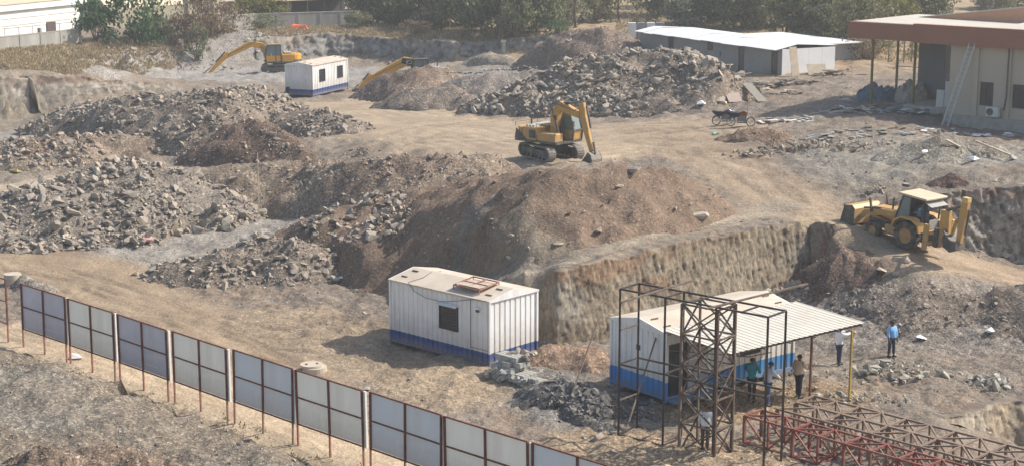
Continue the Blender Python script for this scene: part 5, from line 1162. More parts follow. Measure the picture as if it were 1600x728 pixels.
# rear end: slide frame, stabilisers, king post, boom, dipper, bucket
MB().box(-1.30, -1.15, -1.0, 1.0, .50, .68).box(-1.30, -1.15, -1.0, 1.0, 1.08, 1.22).build('slide_frame', YEL, bh)
for s in (-1, 1):
    MB().box(-1.34, -1.12, s * 1.0 - .11, s * 1.0 + .11, .28, 1.62).build('stabiliser', YEL, bh, bevel=.02); MB().box(-1.38, -1.08, s * 1.0 - .18, s * 1.0 + .18, .16, .24).build('stabiliser_foot', STEELD, bh)
MB().box(-1.55, -1.3, .05, .45, .40, 1.35).build('king_post', STEELD, bh)
poly_bar([(-1.55, .45), (-1.80, 1.2), (-1.75, 2.35)], (.22, .62, .50), .13, .37).build('boom', YEL, bh, bevel=.01)
poly_bar([(-1.6, .9), (-2.25, 1.25), (-2.40, 1.9), (-2.70, 2.35)], (.10, .14, .14, .10), .18, .32).build('boom_side_plate', mat('dull_orange_plate', (.42, .24, .08), .6), bh)
MB().tube((-1.75, .25, 2.35), (-2.8, .25, 2.85), .075, n=8).build('dipper_ram', STEELD, bh)
poly_bar([(-2.85, 3.1), (-2.80, 2.6), (-2.72, .95)], (.36, .40, .26), .13, .37).build('dipper', YEL, bh, bevel=.01)
MB().tube((-3.08, .25, 2.7), (-2.99, .25, 1.4), .06, n=8).build('bucket_ram', STEELD, bh)
MB().box(-3.02, -2.68, .10, .40, 3.0, 3.25).build('dipper_head', mat('worn_yellow', (.62, .42, .18), .6), bh)
rb = MB().prism([(-2.78, 1.05), (-2.55, .95), (-2.05, 1.30), (-1.92, .95), (-2.05, .6), (-2.48, .42), (-2.82, .6)], -.12, .62).build('digging_bucket', STEELD, bh)
for y in (-.08, .12, .35, .56): MB().beam((-2.05, y, 1.25), (-1.9, y, 1.48), .07).build('tooth', STEELD, rb)
bpy.context.view_layer.update(); dp = bh.matrix_world @ Vector((-.05, 0, 1.42)); hk = 1.6 / 1.70
person((dp.x, dp.y, dp.z - .80 * hk), bh.rotation_euler.z, 'person in a light blue shirt driving the backhoe loader', (.25, .42, .62), (.03, .03, .05), 1.6, pose='sit',
       arms=[[(.0, -.19, 1.38), (.14, -.24, 1.14), (.34, -.15, 1.18), (.40, -.13, 1.20)], [(.0, .19, 1.38), (.14, .24, 1.14), (.34, .15, 1.18), (.40, .13, 1.20)]])

# motorcycles
def motorbike(loc, yaw, label, tank):
    e = empty('motorcycle', loc, yaw, label, 'motorcycle', 'motorcycles parked by the brown heap')
    for x in (-.62, .66):
        w = MB().lathe_y([(.25, -.05), (.30, -.055), (.305, 0), (.30, .055), (.25, .05)], 22, x, .30).build('wheel', RUBBER, e, True)
        sp = MB().lathe_y([(.25, -.03), (.24, 0), (.25, .03)], 22, x, .30); 
        for k in range(8): a = 6.2832 * k / 8; sp.tube((x, 0, .30), (x + .25 * math.cos(a), 0, .30 + .25 * math.sin(a)), .008, n=4)
        sp.tube((x, -.07, .3), (x, .07, .3), .05, n=10).build('rim', CHROME, w)
    MB().path([(.66, -.08, .3), (.45, -.08, .95)], .022).path([(.66, .08, .3), (.45, .08, .95)], .022).build('fork', CHROME, e)
    MB().prism([(.40, .68), (.44, .92), (.22, 1.05), (-.05, .95), (-.10, .72)], -.16, .16).build('fuel_tank', tank, e, bevel=.03)
    MB().prism([(-.05, .62), (-.05, .90), (-.55, .92), (-.85, .98), (-.88, .86), (-.60, .60)], -.15, .15).build('seat', DARKCLOTH, e, bevel=.02)
    MB().box(-.25, .38, -.15, .15, .22, .72).build('engine', mat('engine_metal', (.2, .2, .21), .4, .6), e, bevel=.02)
    MB().tube((.2, -.14, .32), (-.75, -.16, .36), .04, .055, n=8).build('exhaust_pipe', CHROME, e)
    MB().path([(.42, -.30, 1.05), (.46, -.12, 1.0), (.46, .12, 1.0), (.42, .30, 1.05)], .014).build('handlebar', STEELD, e)
    MB().tube((.50, 0, .88), (.60, 0, .88), .085, .07, n=12).build('headlight', mat('lamp_glass', (.5, .5, .5), .2), e)
    for x, z in ((-.62, .62), (.66, .62)): MB().prism([(x + .30 * math.cos(a), z - .32 + .36 * math.sin(a)) for a in np.linspace(.5, 2.6, 7)] + [(x + .28 * math.cos(a), z - .32 + .34 * math.sin(a)) for a in np.linspace(2.6, .5, 7)], -.06, .06).build('mudguard', tank, e)
    for s in (-.28, .28): MB().tube((.44, s * .8, 1.05), (.40, s * 1.1, 1.22), .01, n=5).box(.37, .40, s * 1.1 - .05, s * 1.1 + .05, 1.2, 1.27).build('mirror', STEELD, e)
    MB().path([(.3, 0, .75), (.1, 0, .3), (-.62, 0, .3)], .02).path([(-.1, 0, .8), (-.62, 0, .32)], .02).build('frame', STEELD, e)
    return e
motorbike(gp(1133, 196), R(12), 'dark motorcycle with a blue-black tank, the left of the two by the brown heap', mat('dark_blue_tank', (.03, .05, .10), .3))
motorbike(gp(1157, 198), R(-8), 'dark motorcycle with orange trim, the right one beside the brown heap', mat('orange_black_tank', (.20, .06, .02), .3))
mb = motorbike(hit(456, 152), R(70), 'dark motorcycle parked at the left end of the small far cabin', MATS['dark_blue_tank']); del mb['group']

# ------------------------------------------------------------------ trees, bushes, grass
def leaf_mat(name, c1, c2, c3):
    m, t, b, new, ln = nodes_of(name); ge = new('ShaderNodeNewGeometry'); oi = new('ShaderNodeObjectInfo')
    c = ramp(t, ge.outputs['Random Per Island'], [(0, c1), (.55, c2), (1, c3)])
    n = ramp(t, noise(t, .9, 3, .6, ge.outputs['Position']), [(.3, .65), (.7, 1.25)]); c = mixc(t, 1, c, n, 'MULTIPLY')
    ln(c, b.inputs['Base Color']); b.inputs['Roughness'].default_value = .75; b.inputs['Specular IOR Level'].default_value = .2
    tr = new('ShaderNodeBsdfTranslucent'); ln(c, tr.inputs[0]); mx = new('ShaderNodeMixShader'); mx.inputs[0].default_value = .3
    ln(b.outputs[0], mx.inputs[1]); ln(tr.outputs[0], mx.inputs[2]); ln(mx.outputs[0], t.nodes['Material Output'].inputs[0]); return m
LEAF = {'dark': leaf_mat('dark_leaves', (.10, .115, .06), (.165, .18, .095), (.26, .265, .155)),
        'mid': leaf_mat('green_leaves', (.125, .145, .065), (.20, .22, .11), (.31, .31, .17)),
        'olive': leaf_mat('olive_leaves', (.15, .155, .075), (.23, .225, .115), (.33, .31, .18)),
        'yellow': leaf_mat('yellow_green_leaves', (.13, .14, .035), (.22, .22, .055), (.32, .29, .09)),
        'fresh': leaf_mat('fresh_green_leaves', (.045, .09, .04), (.075, .14, .06), (.13, .21, .10)),
        'dry': leaf_mat('dry_twigs', (.17, .125, .085), (.25, .185, .125), (.34, .26, .17)),
        'pale': leaf_mat('pale_leaves', (.16, .18, .11), (.30, .31, .22), (.50, .50, .42))}
BARK = mat('bark', (.13, .10, .08), .95, var=.3, scale=4)
def cards(P, s, flat=.0, seed=0):
    """many small leaf faces at points P"""
    r = np.random.default_rng(seed); n = len(P); a, b, c = r.uniform(0, 6.283, n), r.normal(0, .9, n) * (1 - flat), r.normal(0, .9, n) * (1 - flat)
    Rm = euler_np(a, b, c); q = np.array([[-.5, 0, 0], [-.1, -.32, .04], [.5, 0, 0], [-.1, .32, .04]]); S = s * r.uniform(.6, 1.4, n)
    V = np.einsum('nij,vj->nvi', Rm, q) * S[:, None, None] + P[:, None]; F = np.arange(n * 4).reshape(n, 4); return V.reshape(-1, 3), F
def crown(seed, w, h, z0, ncl, per, leaf, gap=.0):
    r = np.random.default_rng(seed); pts = []
    for k in range(ncl):
        a = r.uniform(0, 6.283); rr = w * .5 * math.sqrt(r.uniform(0, 1)); zz = r.uniform(0, 1); fall = math.sqrt(max(.05, 1 - (2 * zz - .8) ** 2 / 1.7))
        c = np.array([rr * math.cos(a) * fall, rr * math.sin(a) * fall, z0 + zz * (h - z0)]); cr = r.uniform(.09, .2) * w
        d = r.normal(0, 1, (per, 3)); d /= np.linalg.norm(d, axis=1)[:, None]; pts.append(c + d * cr * r.uniform(.35, 1.05, (per, 1)) * np.array([1.1, 1.1, .75]))
    P = np.concatenate(pts); P[:, 2] = np.maximum(P[:, 2], .05); return cards(P, leaf, 0, seed)
def trunk_mb(seed, h, w, n=6, r0=.16):
    r = random.Random(seed); m = MB(); p = Vector((0, 0, -.2)); top = Vector((r.uniform(-.2, .2), r.uniform(-.2, .2), h * .42)); mid = (p + top) / 2 + Vector((r.uniform(-.15, .15), r.uniform(-.15, .15), 0))
    m.tube(p, mid, r0, r0 * .8).tube(mid, top, r0 * .8, r0 * .6)
    for k in range(n):
        a = 6.2832 * k / n + r.uniform(-.4, .4); q = top + Vector((math.cos(a) * w * .2, math.sin(a) * w * .2, h * r.uniform(.15, .25))); e_ = q + Vector((math.cos(a) * w * .16, math.sin(a) * w * .16, h * r.uniform(.12, .25)))
        m.tube(top if k % 2 else mid.lerp(top, .7), q, r0 * .42, r0 * .25, 5).tube(q, e_, r0 * .25, r0 * .08, 5)
    return m
TREES = []
for k, (w, h, z0, ncl, per, leaf, r0) in enumerate(((6.5, 6.5, .5, 75, 75, .36, .17), (8, 8, .8, 85, 80, .38, .2), (5.5, 6, .2, 70, 75, .34, .13), (7.5, 6, .3, 80, 75, .34, .16), (7, 9, 1.4, 75, 65, .36, .2), (5, 5.0, 1.5, 26, 45, .26, .14))):
    tb = trunk_mb(k, h, w, 7, r0).build('trunk', BARK); me = tb.data; bpy.data.objects.remove(tb)
    V, F = crown(k + 5, w, h, z0, ncl, per, leaf); TREES.append((me, npmesh('crown', V, F, LEAF['mid']), w, h))
BUSH = []
for k, (w, h, ncl, per, leaf) in enumerate(((3.4, 2.4, 26, 60, .24), (4.6, 2.2, 30, 60, .22), (2.4, 1.6, 16, 45, .18))):
    V, F = crown(k + 50, w, h, .1, ncl, per, leaf); BUSH.append((npmesh('foliage', V, F, LEAF['mid']), w, h))
stem = MB()
for k in range(5): a = k * 1.26; stem.tube((0, 0, -.1), (math.cos(a) * .5, math.sin(a) * .5, 1.2), .05, .02, 5)
so_ = stem.build('stem', BARK); STEM = so_.data; bpy.data.objects.remove(so_)
def tree(px, py, kind, col, s, label, group=None, name='tree', sz=1.0, p=None):
    p = hit(px, py) if p is None else p; e = empty(name, p, random.uniform(0, 6.28), label, 'tree', group); e.scale = (s, s, s * sz)
    me, cr, w, h = TREES[kind]; link('trunk', me, e); c = link('crown', cr, e); c.material_slots[0].link = 'OBJECT'; c.material_slots[0].material = LEAF[col]; return e
def bush(px, py, kind, col, s, label, group=None, sz=1.0):
    p = hit(px, py); e = empty('bush', p, random.uniform(0, 6.28), label, 'bush', group); e.scale = (s, s, s * sz)
    fo, w, h = BUSH[kind]; link('stem', STEM, e); c = link('foliage', fo, e); c.material_slots[0].link = 'OBJECT'; c.material_slots[0].material = LEAF[col]; return e
KN = {'dark': 'dark green', 'mid': 'mid green', 'olive': 'dull olive', 'yellow': 'yellowish green', 'fresh': 'fresh green', 'pale': 'pale grey-green', 'dry': 'bare brown'}
GB = 'trees along the back edge of the yard'
spots = [  # px, base y, kind, colour, scale, height factor, place words
 (590, 38, 0, 'dark', 1.0, 1, 'beside the right end of the grey compound wall'), (625, 44, 2, 'dark', 1.0, 1, 'second from the compound wall, above the shaded pit wall'), (655, 36, 1, 'olive', .95, 1, 'rising behind the shaded pit wall, with a pale top'),
 (690, 50, 2, 'dark', 1.1, 1, 'right above the long shaded pit wall'), (722, 40, 3, 'olive', 1.1, 1.1, 'behind the dark ones over the middle of the pit wall'), (752, 54, 2, 'dark', 1.1, 1.1, 'low over the right end of the pit wall'),
 (785, 46, 4, 'olive', .9, .9, 'reaching over the pipe stub in the pit'), (812, 58, 2, 'mid', .9, 1, 'just left of the tall brown mound'), (838, 50, 0, 'mid', 1.0, 1.1, 'with pinkish undergrowth left of the tall brown mound'),
 (868, 42, 3, 'pale', .9, 1.1, 'with whitish blossom above the tall brown mound'), (900, 44, 5, 'olive', 1.2, 1.3, 'thin and see-through behind the top of the tall brown mound'), (930, 34, 2, 'olive', .9, 1, 'behind the right shoulder of the tall brown mound'),
 (968, 34, 5, 'olive', 1.15, 1.2, 'small and forked in front of the tan slope'), (1030, 22, 0, 'dark', 1.1, 1.0, 'dark rounded crown right of the tan slope'), (1062, 44, 2, 'pale', .75, .8, 'pale shrub-like crown behind the white-roofed shed'),
 (1095, 36, 3, 'dark', 1.0, 1.1, 'behind the middle of the white-roofed shed'), (1130, 40, 1, 'mid', .85, 1, 'over the right half of the white-roofed shed'), (1160, 46, 2, 'mid', 1.0, 1.1, 'bushy and low behind the shed'),
 (1195, 44, 0, 'olive', 1.0, 1.1, 'above the right end of the white-roofed shed'), (1228, 58, 4, 'mid', .75, .9, 'slender, right behind the shed end wall'), (1262, 60, 1, 'olive', .8, .95, 'wide and dusty right of the shed'),
 (1283, 66, 2, 'dark', .72, .85, 'compact bluish-dark crown in front of the belt'), (1312, 58, 3, 'olive', 1.0, 1.1, 'grey-olive, left of the twin-trunk tree'), (1346, 82, 1, 'olive', .72, .95, 'twin-trunk tree beside the left canopy post of the tan building'),
 (1385, 46, 3, 'yellow', .85, .9, 'yellow crown just above the brown roof edge'), (1438, 40, 0, 'dark', .95, 1.0, 'alone in the dry field above the brown roof edge'), (1555, 14, 3, 'olive', .8, .7, 'at the top right corner beyond the dry field'), (1590, 10, 3, 'mid', .8, .7, 'cut by the top right corner')]
for k, (px, py, kd, c, s, sz, w) in enumerate(spots): tree(px, py, kd, c, s, ('%s tree %s' % (KN[c], w)), GB, 'tree', sz)
back = [(570, 20, 'dark', 'at the far left'), (640, 16, 'olive', 'second from left'), (710, 14, 'dark', 'third from left'), (775, 12, 'olive', 'fourth from left'), (840, 12, 'mid', 'fifth from left'), (905, 10, 'dark', 'sixth from left'),
        (1085, 10, 'mid', 'left of the shed gap'), (1150, 10, 'dark', 'over the shed'), (1215, 14, 'olive', 'right of the shed'), (1275, 14, 'mid', 'third from right'), (1335, 14, 'dark', 'second from right'), (1385, 12, 'mid', 'at its right end')]
for k, (px, py, c, w) in enumerate(back): tree(px, py, (1, 4, 3)[k % 3], c, 1.25, '%s tree in the rear row, %s' % (KN[c], w), 'trees in the rear row', 'tree', 1.0)
tree(408, 42, 3, 'yellow', .85, 'yellow-green leafy tree against the compound wall left of the open shed', None, 'tree', .95)
for a in ((150, 66, 0, 'fresh', 1.6, 'rounded fresh green bush at the right end of the white building', 1.15), (212, 66, 1, 'fresh', 1.75, 'largest fresh green bush in front of the arched tunnel shed', 1.25), (250, 58, 1, 'olive', .85, 'ragged grey-green bush right of the largest green bush', 1.1),
          (315, 58, 1, 'dry', 1.35, 'brown leafless shrub right of the tunnel shed', 1.5), (295, 70, 0, 'dry', 1.1, 'brown leafless shrub over the edge of the sunlit pit wall', 1.2), (350, 52, 1, 'dry', 1.2, 'brown leafless shrub left of the yellow-green tree', 1.2),
          (306, 96, 2, 'dark', 1.3, 'dark little bush hanging on the sunlit pit wall', 1.7), (385, 42, 1, 'mid', .9, 'green bush at the foot of the yellow-green tree', .9), (413, 46, 1, 'mid', .9, 'low green bush in front of the compound wall', .8),
          (870, 62, 1, 'fresh', .8, 'green bush at the left foot of the tall brown mound', 1.1), (800, 60, 0, 'dry', .9, 'brown dry shrub left of the green bush by the mound', 1.2), (1345, 92, 1, 'dry', .9, 'low dry shrub at the foot of the twin-trunk tree', .9), (1325, 84, 0, 'olive', .8, 'dull shrub left of the twin-trunk tree', 1.0),
          (560, 44, 0, 'olive', .9, 'dull shrub at the right end of the compound wall', .9), (650, 56, 1, 'dry', .9, 'dry shrub above the middle of the shaded pit wall', .8), (1010, 42, 1, 'olive', .8, 'shrub left of the stacked pale cabinets', .8)):
    bush(a[0], a[1], a[2], a[3], a[4], a[5], sz=a[6])
p = gp(1432, 118); sap = empty('sapling', hit(1428, 104), 0, 'thin sapling with few leaves between the canopy posts of the tan building', 'sapling')
link('trunk', TREES[5][0], sap, sc=(.25, .25, .4)); c_ = link('crown', TREES[5][1], sap, sc=(.3, .3, .38)); c_.material_slots[0].link = 'OBJECT'; c_.material_slots[0].material = LEAF['olive']
def grass(name, polys, n, hgt, m, label):
    P = []
    for poly, w in polys:
        pw = [hit(*q)[:2] for q in poly]; P.append(poly_pts(pw, int(n * w)))
    P = np.concatenate(P); r = np.random.default_rng(5); z = zb(P[:, 0], P[:, 1]); N = len(P); B = 5
    base = np.stack([P[:, 0], P[:, 1], z], 1); V = []; 
    for k in range(B):
        a = r.uniform(0, 6.283, N); h = hgt * r.uniform(.4, 1.2, N); ln_ = h * r.uniform(.2, .9, N); w = .04 + hgt * .08
        o = base + np.stack([r.normal(0, .12, N), r.normal(0, .12, N), -.05 * np.ones(N)], 1); t = o + np.stack([np.cos(a) * ln_, np.sin(a) * ln_, h], 1); sd = np.stack([-np.sin(a), np.cos(a), 0 * a], 1) * w
        V.append(np.stack([o - sd, o + sd, t], 1))
    V = np.concatenate(V).reshape(-1, 3); F = np.arange(len(V)).reshape(-1, 3); tag(link(name, npmesh(name, V, F, m)), label, 'grass', kind='stuff')
DRYG = leaf_mat('dry_grass', (.26, .20, .115), (.38, .30, .18), (.52, .43, .28)); GREENG = leaf_mat('weeds', (.16, .16, .08), (.28, .25, .13), (.40, .34, .20))
grass('dry_grass', [([(-40, 120), (120, 118), (300, 70), (300, 56), (130, 68), (-40, 84)], 1.0), ([(400, 60), (520, 52), (700, 62), (830, 62), (830, 50), (700, 44), (560, 40), (400, 48)], .6), ([(960, 60), (1340, 92), (1480, 96), (1600, 60), (1500, 22), (960, 18)], .9)], 6500, .36, DRYG, 'tall dry straw-coloured grass along the back of the yard')
grass('weeds', [([(20, 552), (60, 552), (60, 560), (20, 560)], .1), ([(90, 566), (130, 570), (130, 578), (90, 576)], .04), ([(340, 648), (420, 672), (420, 690), (340, 664)], .16), ([(440, 690), (480, 704), (480, 716), (440, 704)], .1), ([(0, 300), (50, 296), (40, 312), (0, 318)], .2), ([(470, 700), (560, 728), (540, 740), (450, 716)], .1)], 120, .16, GREENG, 'sparse weeds along the foot of the hoarding and the far road')

# ------------------------------------------------------------------ buildings at the back left
CREAMW = mat('cream_plaster', (.62, .56, .42), .85, var=.08, scale=.6, dirt=(.42, .38, .30), dirt_amt=.3); WHITEW = mat('white_plaster', (.80, .79, .76), .85, var=.06, scale=.6, dirt=(.52, .48, .42), dirt_amt=.45, streak=True)
PALEB = mat('pale_blue_plaster', (.56, .62, .64), .85); GREYW = mat('weathered_wall', (.36, .35, .32), .95, var=.25, scale=.8, dirt=(.20, .19, .17), dirt_amt=.6, streak=True, bump=.3); TANR = mat('tan_roof_sheet', (.66, .55, .40), .7, var=.1, scale=.8)
def wall_run(px0, py0, px1, py1, z0):
    a, b_ = G(px0, py0, z0), G(px1, py1, z0); d = b_ - a; return a, math.atan2(d[1], d[0]), float(np.hypot(d[0], d[1]))
def bwin(e, x0, x1, z0, z1, frame=None, ac=False):
    f = MB(); t = .09; frame = frame or WHITEW
    f.box(x0 - t, x1 + t, -.06, .02, z0 - t, z0).box(x0 - t, x1 + t, -.06, .02, z1, z1 + t).box(x0 - t, x0, -.06, .02, z0, z1).box(x1, x1 + t, -.06, .02, z0, z1).box((x0 + x1) / 2 - .03, (x0 + x1) / 2 + .03, -.05, .02, z0, z1)
    w = f.build('window', frame, e); MB().box(x0, x1, -.03, .01, z0, z1).build('pane', DARKGLASS, w)
# compound wall pieces
for i, (x0, y0, x1, y1, h_, lab, pil) in enumerate(((-70, 88, 126, 66, 1.25, 'weathered grey compound wall in front of the long white building', 7), (262, 56, 400, 44, 1.5, 'grey compound wall behind the brown leafless shrubs', 5), (400, 43, 566, 38, 1.75, 'stained grey compound wall below the covered stalls', 6))):
    a, yw, L = wall_run(x0, y0, x1, y1, 3.5); a[2] = min(zb(a[0], a[1])[0], 3.6) - .2
    e = empty('compound_wall', a, yw, lab, 'wall'); MB().box(0, L, 0, .25, 0, h_ + .2).build('wall', GREYW, e); MB().box(-.02, L + .02, -.04, .29, h_ + .2, h_ + .28).build('coping', CONC, e)
    for k in range(pil): x = L * k / (pil - 1) - .12; MB().box(x, x + .25, -.06, .30, .0, h_ + (.75 if i == 0 and k in (2, 4) else .18)).build('pillar', GREYW, e)
    if i == 0:
        for k in range(9): x = L * (k + .5) / 9; MB().tube((x, .12, h_ + .25), (x, .12, h_ + 1.05), .03, n=5).build('post', STEELD, e)
        MB().box(.2, L - .2, .10, .14, h_ + .98, h_ + 1.03).build('rail', STEELD, e)
        MB().box(L * .725, L * .80, .05, .16, h_ + .25, h_ + 1.25).build('dark_board', mat('brown_board', (.10, .075, .07), .7), e)
a, yw, L = wall_run(-80, 66, 150, 38, 4.2); a[2] = 3.6; a[1] += 3
e = empty('long_white_building', a, yw, 'long low white building with a flat ledge behind the compound wall at top left', 'building')
MB().box(0, L, 0, 7, 0, 3.0).build('wall', WHITEW, e); MB().box(-.1, L + .1, -.35, 7.1, 3.0, 3.7).build('parapet', WHITEW, e); MB().box(-.15, L + .15, -.45, 7.2, 3.7, 3.82).build('roof_ledge', TANR, e)
for z in (1.35, 2.1): MB().box(0, L, -.03, 0, z, z + .05).build('ledge_line', GREYW, e)
a, yw, L = wall_run(-90, 30, 95, 22, 4.2); a = G(-90, 30, 4.0); b_ = G(100, 24, 4.0); yw = math.atan2(b_[1] - a[1], b_[0] - a[0]); L = float(np.linalg.norm(b_ - a))
a[2] = 3.6; e = empty('apartment_building', a, yw, 'white and pale blue building with shaded openings at the top left corner', 'building')
MB().box(0, L, 0, 9, 0, 11).build('wall', PALEB, e)
for x0, x1 in ((.0, .12), (.30, .42), (.56, .62)): MB().box(L * x0, L * x1, -.5, 0, 0, 11).build('white_fin', WHITEW, e)
for z in (0.6, 3.9, 7.2):
    for x0, x1 in ((.14, .28), (.44, .55), (.78, .86)): bwin(e, L * x0, L * x1, z + 1.2, z + 2.7)
    MB().box(L * .12, L * .30, -.45, 0, z + .3, z + 1.05).build('balcony', CREAMW, e)
a = G(92, 40, 4.0); b_ = G(372, 26, 4.0); a[2] = 3.6; yw = math.atan2(b_[1] - a[1], b_[0] - a[0]); L = float(np.linalg.norm(b_ - a))
e = empty('apartment_building', a, yw, 'cream apartment block with dark windows behind the tunnel shed', 'building')
MB().box(0, L, 0, 10, 0, 12).build('wall', CREAMW, e)
for k in range(6): x = L * (.13 + .145 * k); MB().box(x - .25, x + .25, -.5, -.001, 0, 12).build('pilaster', CREAMW, e)
for z in (0, 3.0, 6.0):
    for k in range(7):
        x = L * (.03 + .145 * k); bwin(e, x, x + L * .075, z + 1.0, z + 2.3)
        if k in (1, 2): MB().box(x, x + L * .075, -.35, -.002, z + .2, z + .9).build('balcony', WHITEW, e)
MB().box(L * .44, L * .58, -.2, -.003, 2.0, 12).build('white_panel', WHITEW, e)
# arched tunnel shed
a = G(165, 42, 4.0); b_ = G(288, 32, 4.0); a[2] = 3.6; yw = math.atan2(b_[1] - a[1], b_[0] - a[0]); L = float(np.linalg.norm(b_ - a))
e = empty('tunnel_shed', a, yw, 'shed with a tan barrel-vaulted sheet roof behind the green bushes', 'shed'); n = 12; W_ = 6.5; z1 = 2.3
def arc(r, k): t = math.pi * k / n; return (W_ / 2 - r * math.cos(t), z1 + r * .52 * math.sin(t))
m = MB(); V = [(x, *arc(W_ / 2, k)) for x in (0, L) for k in range(n + 1)]; m.add(V, [(k, k + 1, n + 2 + k, n + 1 + k) for k in range(n)]); m.build('roof', TANR, e, True)
m = MB(); m.add([(.02, *arc(W_ / 2, k)) for k in range(n + 1)] + [(.02, W_, 0), (.02, 0, 0)], [tuple(range(n + 3))]); m.build('end_wall', mat('olive_sheet', (.34, .31, .22), .8), e)
m = MB(); m.box(0, L, .05, .12, 0, z1); m.build('side_wall', mat('olive_sheet', (.34, .31, .22), .8), e)
for k in range(7):
    x = L * k / 6; mm = MB(); pts = [(x, *arc(W_ / 2 + .05, j)) for j in range(n + 1)]; mm.path(pts, .05, 4); mm.build('hoop', STEELD, e)
# covered stalls
a = G(428, 33, 4.0); b_ = G(560, 27, 4.0); a[2] = 3.7; yw = math.atan2(b_[1] - a[1], b_[0] - a[0]); L = float(np.linalg.norm(b_ - a))
e = empty('open_shed', a, yw, 'open shed with a low tan sheet roof above the stained compound wall', 'shed')
MB().prism([(0, 2.6), (L, 2.6), (L, 2.68), (0, 2.68)], 0, 3.5).build('roof', TANR, e)
for k in range(6): MB().tube((L * k / 5, .2, 0), (L * k / 5, .2, 2.6), .07, n=6).build('post', STEELD, e)
MB().box(0, L, 3.6, 3.8, 0, 6).build('back_wall', mat('dark_wall', (.10, .10, .11), .9), e); MB().box(L * .15, L * .35, 3.45, 3.598, .0, 5.6).build('pale_panel', PALEB, e)
orp = hit(467, 47)
o = MB(); o.add([(-1.2, -.7, 0), (1.2, -.7, 0), (1.2, .7, 0), (-1.2, .7, 0), (-.8, -.4, .5), (.9, -.5, .6), (.7, .4, .45), (-.7, .3, .65)], [(4, 5, 6, 7), (0, 1, 5, 4), (1, 2, 6, 5), (2, 3, 7, 6), (3, 0, 4, 7)]); o = o.build('tarpaulin', mat('orange_plastic', (.75, .16, .05), .6), bevel=.05, loc=orp)
tag(o, 'small bright orange tarpaulin bundle in front of the stained compound wall', 'tarpaulin')

# ------------------------------------------------------------------ white-roofed shed
SHEETW = mat('white_roof_sheet', (.80, .81, .82), .4, var=.05, scale=.6, dirt=(.55, .50, .44), dirt_amt=.25); SHEETG = mat('galvanised_wall_sheet', (.25, .26, .265), .55, var=.15, scale=.7, dirt=(.28, .25, .22), dirt_amt=.5)  # wall sheet grey is darkened to hold the shade under the roof overhang
A = hit(1221, 118); Bq = G(1302, 112, A[2]); Cq = G(1000, 84, A[2]); ex = (A - Cq)[:2]; Ls = float(np.linalg.norm(ex)); yw = math.atan2(ex[1], ex[0])
e = empty('worker_shed', (Cq[0], Cq[1], A[2] - .2), yw, 'long low workers shed with a bright white sheet roof', 'shed'); Ws = 5.6
nb_ = 14
for k in range(nb_):
    x0, x1 = Ls * k / nb_, Ls * (k + 1) / nb_ - .02; dz = random.uniform(-.03, .03)
    MB().add([(x0, -.7, 2.32 + dz), (x1, -.7, 2.32 + dz), (x1, 1.5, 2.72 + dz), (x0, 1.5, 2.72 + dz), (x0, -.7, 2.28 + dz), (x1, -.7, 2.28 + dz), (x1, 1.5, 2.68 + dz), (x0, 1.5, 2.68 + dz)], [(0, 1, 2, 3), (7, 6, 5, 4), (0, 4, 5, 1), (1, 5, 6, 2), (3, 7, 4, 0)]).build('roof_sheet', SHEETW, e)
    MB().add([(x0, 1.5, 2.72 + dz), (x1, 1.5, 2.72 + dz), (x1, Ws + .4, 2.45), (x0, Ws + .4, 2.45)], [(0, 1, 2, 3)]).build('roof_sheet', SHEETW, e)
    door = k in (3, 7, 10, 13)
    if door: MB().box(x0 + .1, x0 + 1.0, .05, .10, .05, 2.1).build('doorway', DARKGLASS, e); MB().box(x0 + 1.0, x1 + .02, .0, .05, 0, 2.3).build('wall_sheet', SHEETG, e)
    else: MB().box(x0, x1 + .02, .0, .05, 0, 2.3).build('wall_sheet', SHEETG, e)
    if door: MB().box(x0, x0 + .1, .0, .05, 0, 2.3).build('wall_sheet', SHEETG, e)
for k in range(4): y0 = Ws * k / 4; MB().box(Ls - .02, Ls + .04, y0, y0 + Ws / 4 - .02, 0, 2.35).build('end_sheet', SHEETW, e)
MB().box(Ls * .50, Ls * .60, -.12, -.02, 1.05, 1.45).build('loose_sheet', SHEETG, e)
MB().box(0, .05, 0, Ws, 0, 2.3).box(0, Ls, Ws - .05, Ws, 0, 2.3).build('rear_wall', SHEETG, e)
M_ = e.matrix_basis
e2 = empty('worker_shed', M_ @ Vector((Ls * .30, Ws + 2.2, -.75)), yw, 'second low shed whose thin roof shows behind the white-roofed one', 'shed')
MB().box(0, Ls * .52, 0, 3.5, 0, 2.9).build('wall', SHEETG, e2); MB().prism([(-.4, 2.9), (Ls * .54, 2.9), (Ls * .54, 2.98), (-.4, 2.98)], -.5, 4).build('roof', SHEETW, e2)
for x in (.42, .47): MB().box(Ls * .52 * x, Ls * .52 * x + .7, -.03, .01, .8, 2.6).build('doorway', DARKGLASS, e2)
MB().box(Ls * .45, Ls * .52, -.02, .0, .2, 2.8).build('white_sheet', SHEETW, e2)
pp = hit(986, 60)
for k in range(4):
    o = MB().box(-.45, .45, -.4, .4, 0, 1.9).build('cabinet', mat(('white_cabinet', 'grey_cabinet')[k % 2], ((.7, .7, .68), (.25, .26, .28))[k % 2], .5), loc=(pp[0] + k * 1.05, pp[1] - 1 + k * .1, pp[2] - .1), bevel=.03)
    tag(o, '%s upright cabinet, %s of the row of four left of the white-roofed shed' % (('white', 'dark grey')[k % 2], ('leftmost', 'second', 'third', 'rightmost')[k]), 'cabinet')
def plank(pa, za, pb, zb_, w, t, m, label, name='board', cat='board'):
    """a loose board from one spot to another; the ends rest where stated"""
    a, b2 = hits(*pa), hits(*pb); a = Vector((a[0], a[1], a[2] + za)); b2 = Vector((b2[0], b2[1], b2[2] + zb_)); o = MB().beam(a, b2, w, t).build(name, m); tag(o, label, cat); return o
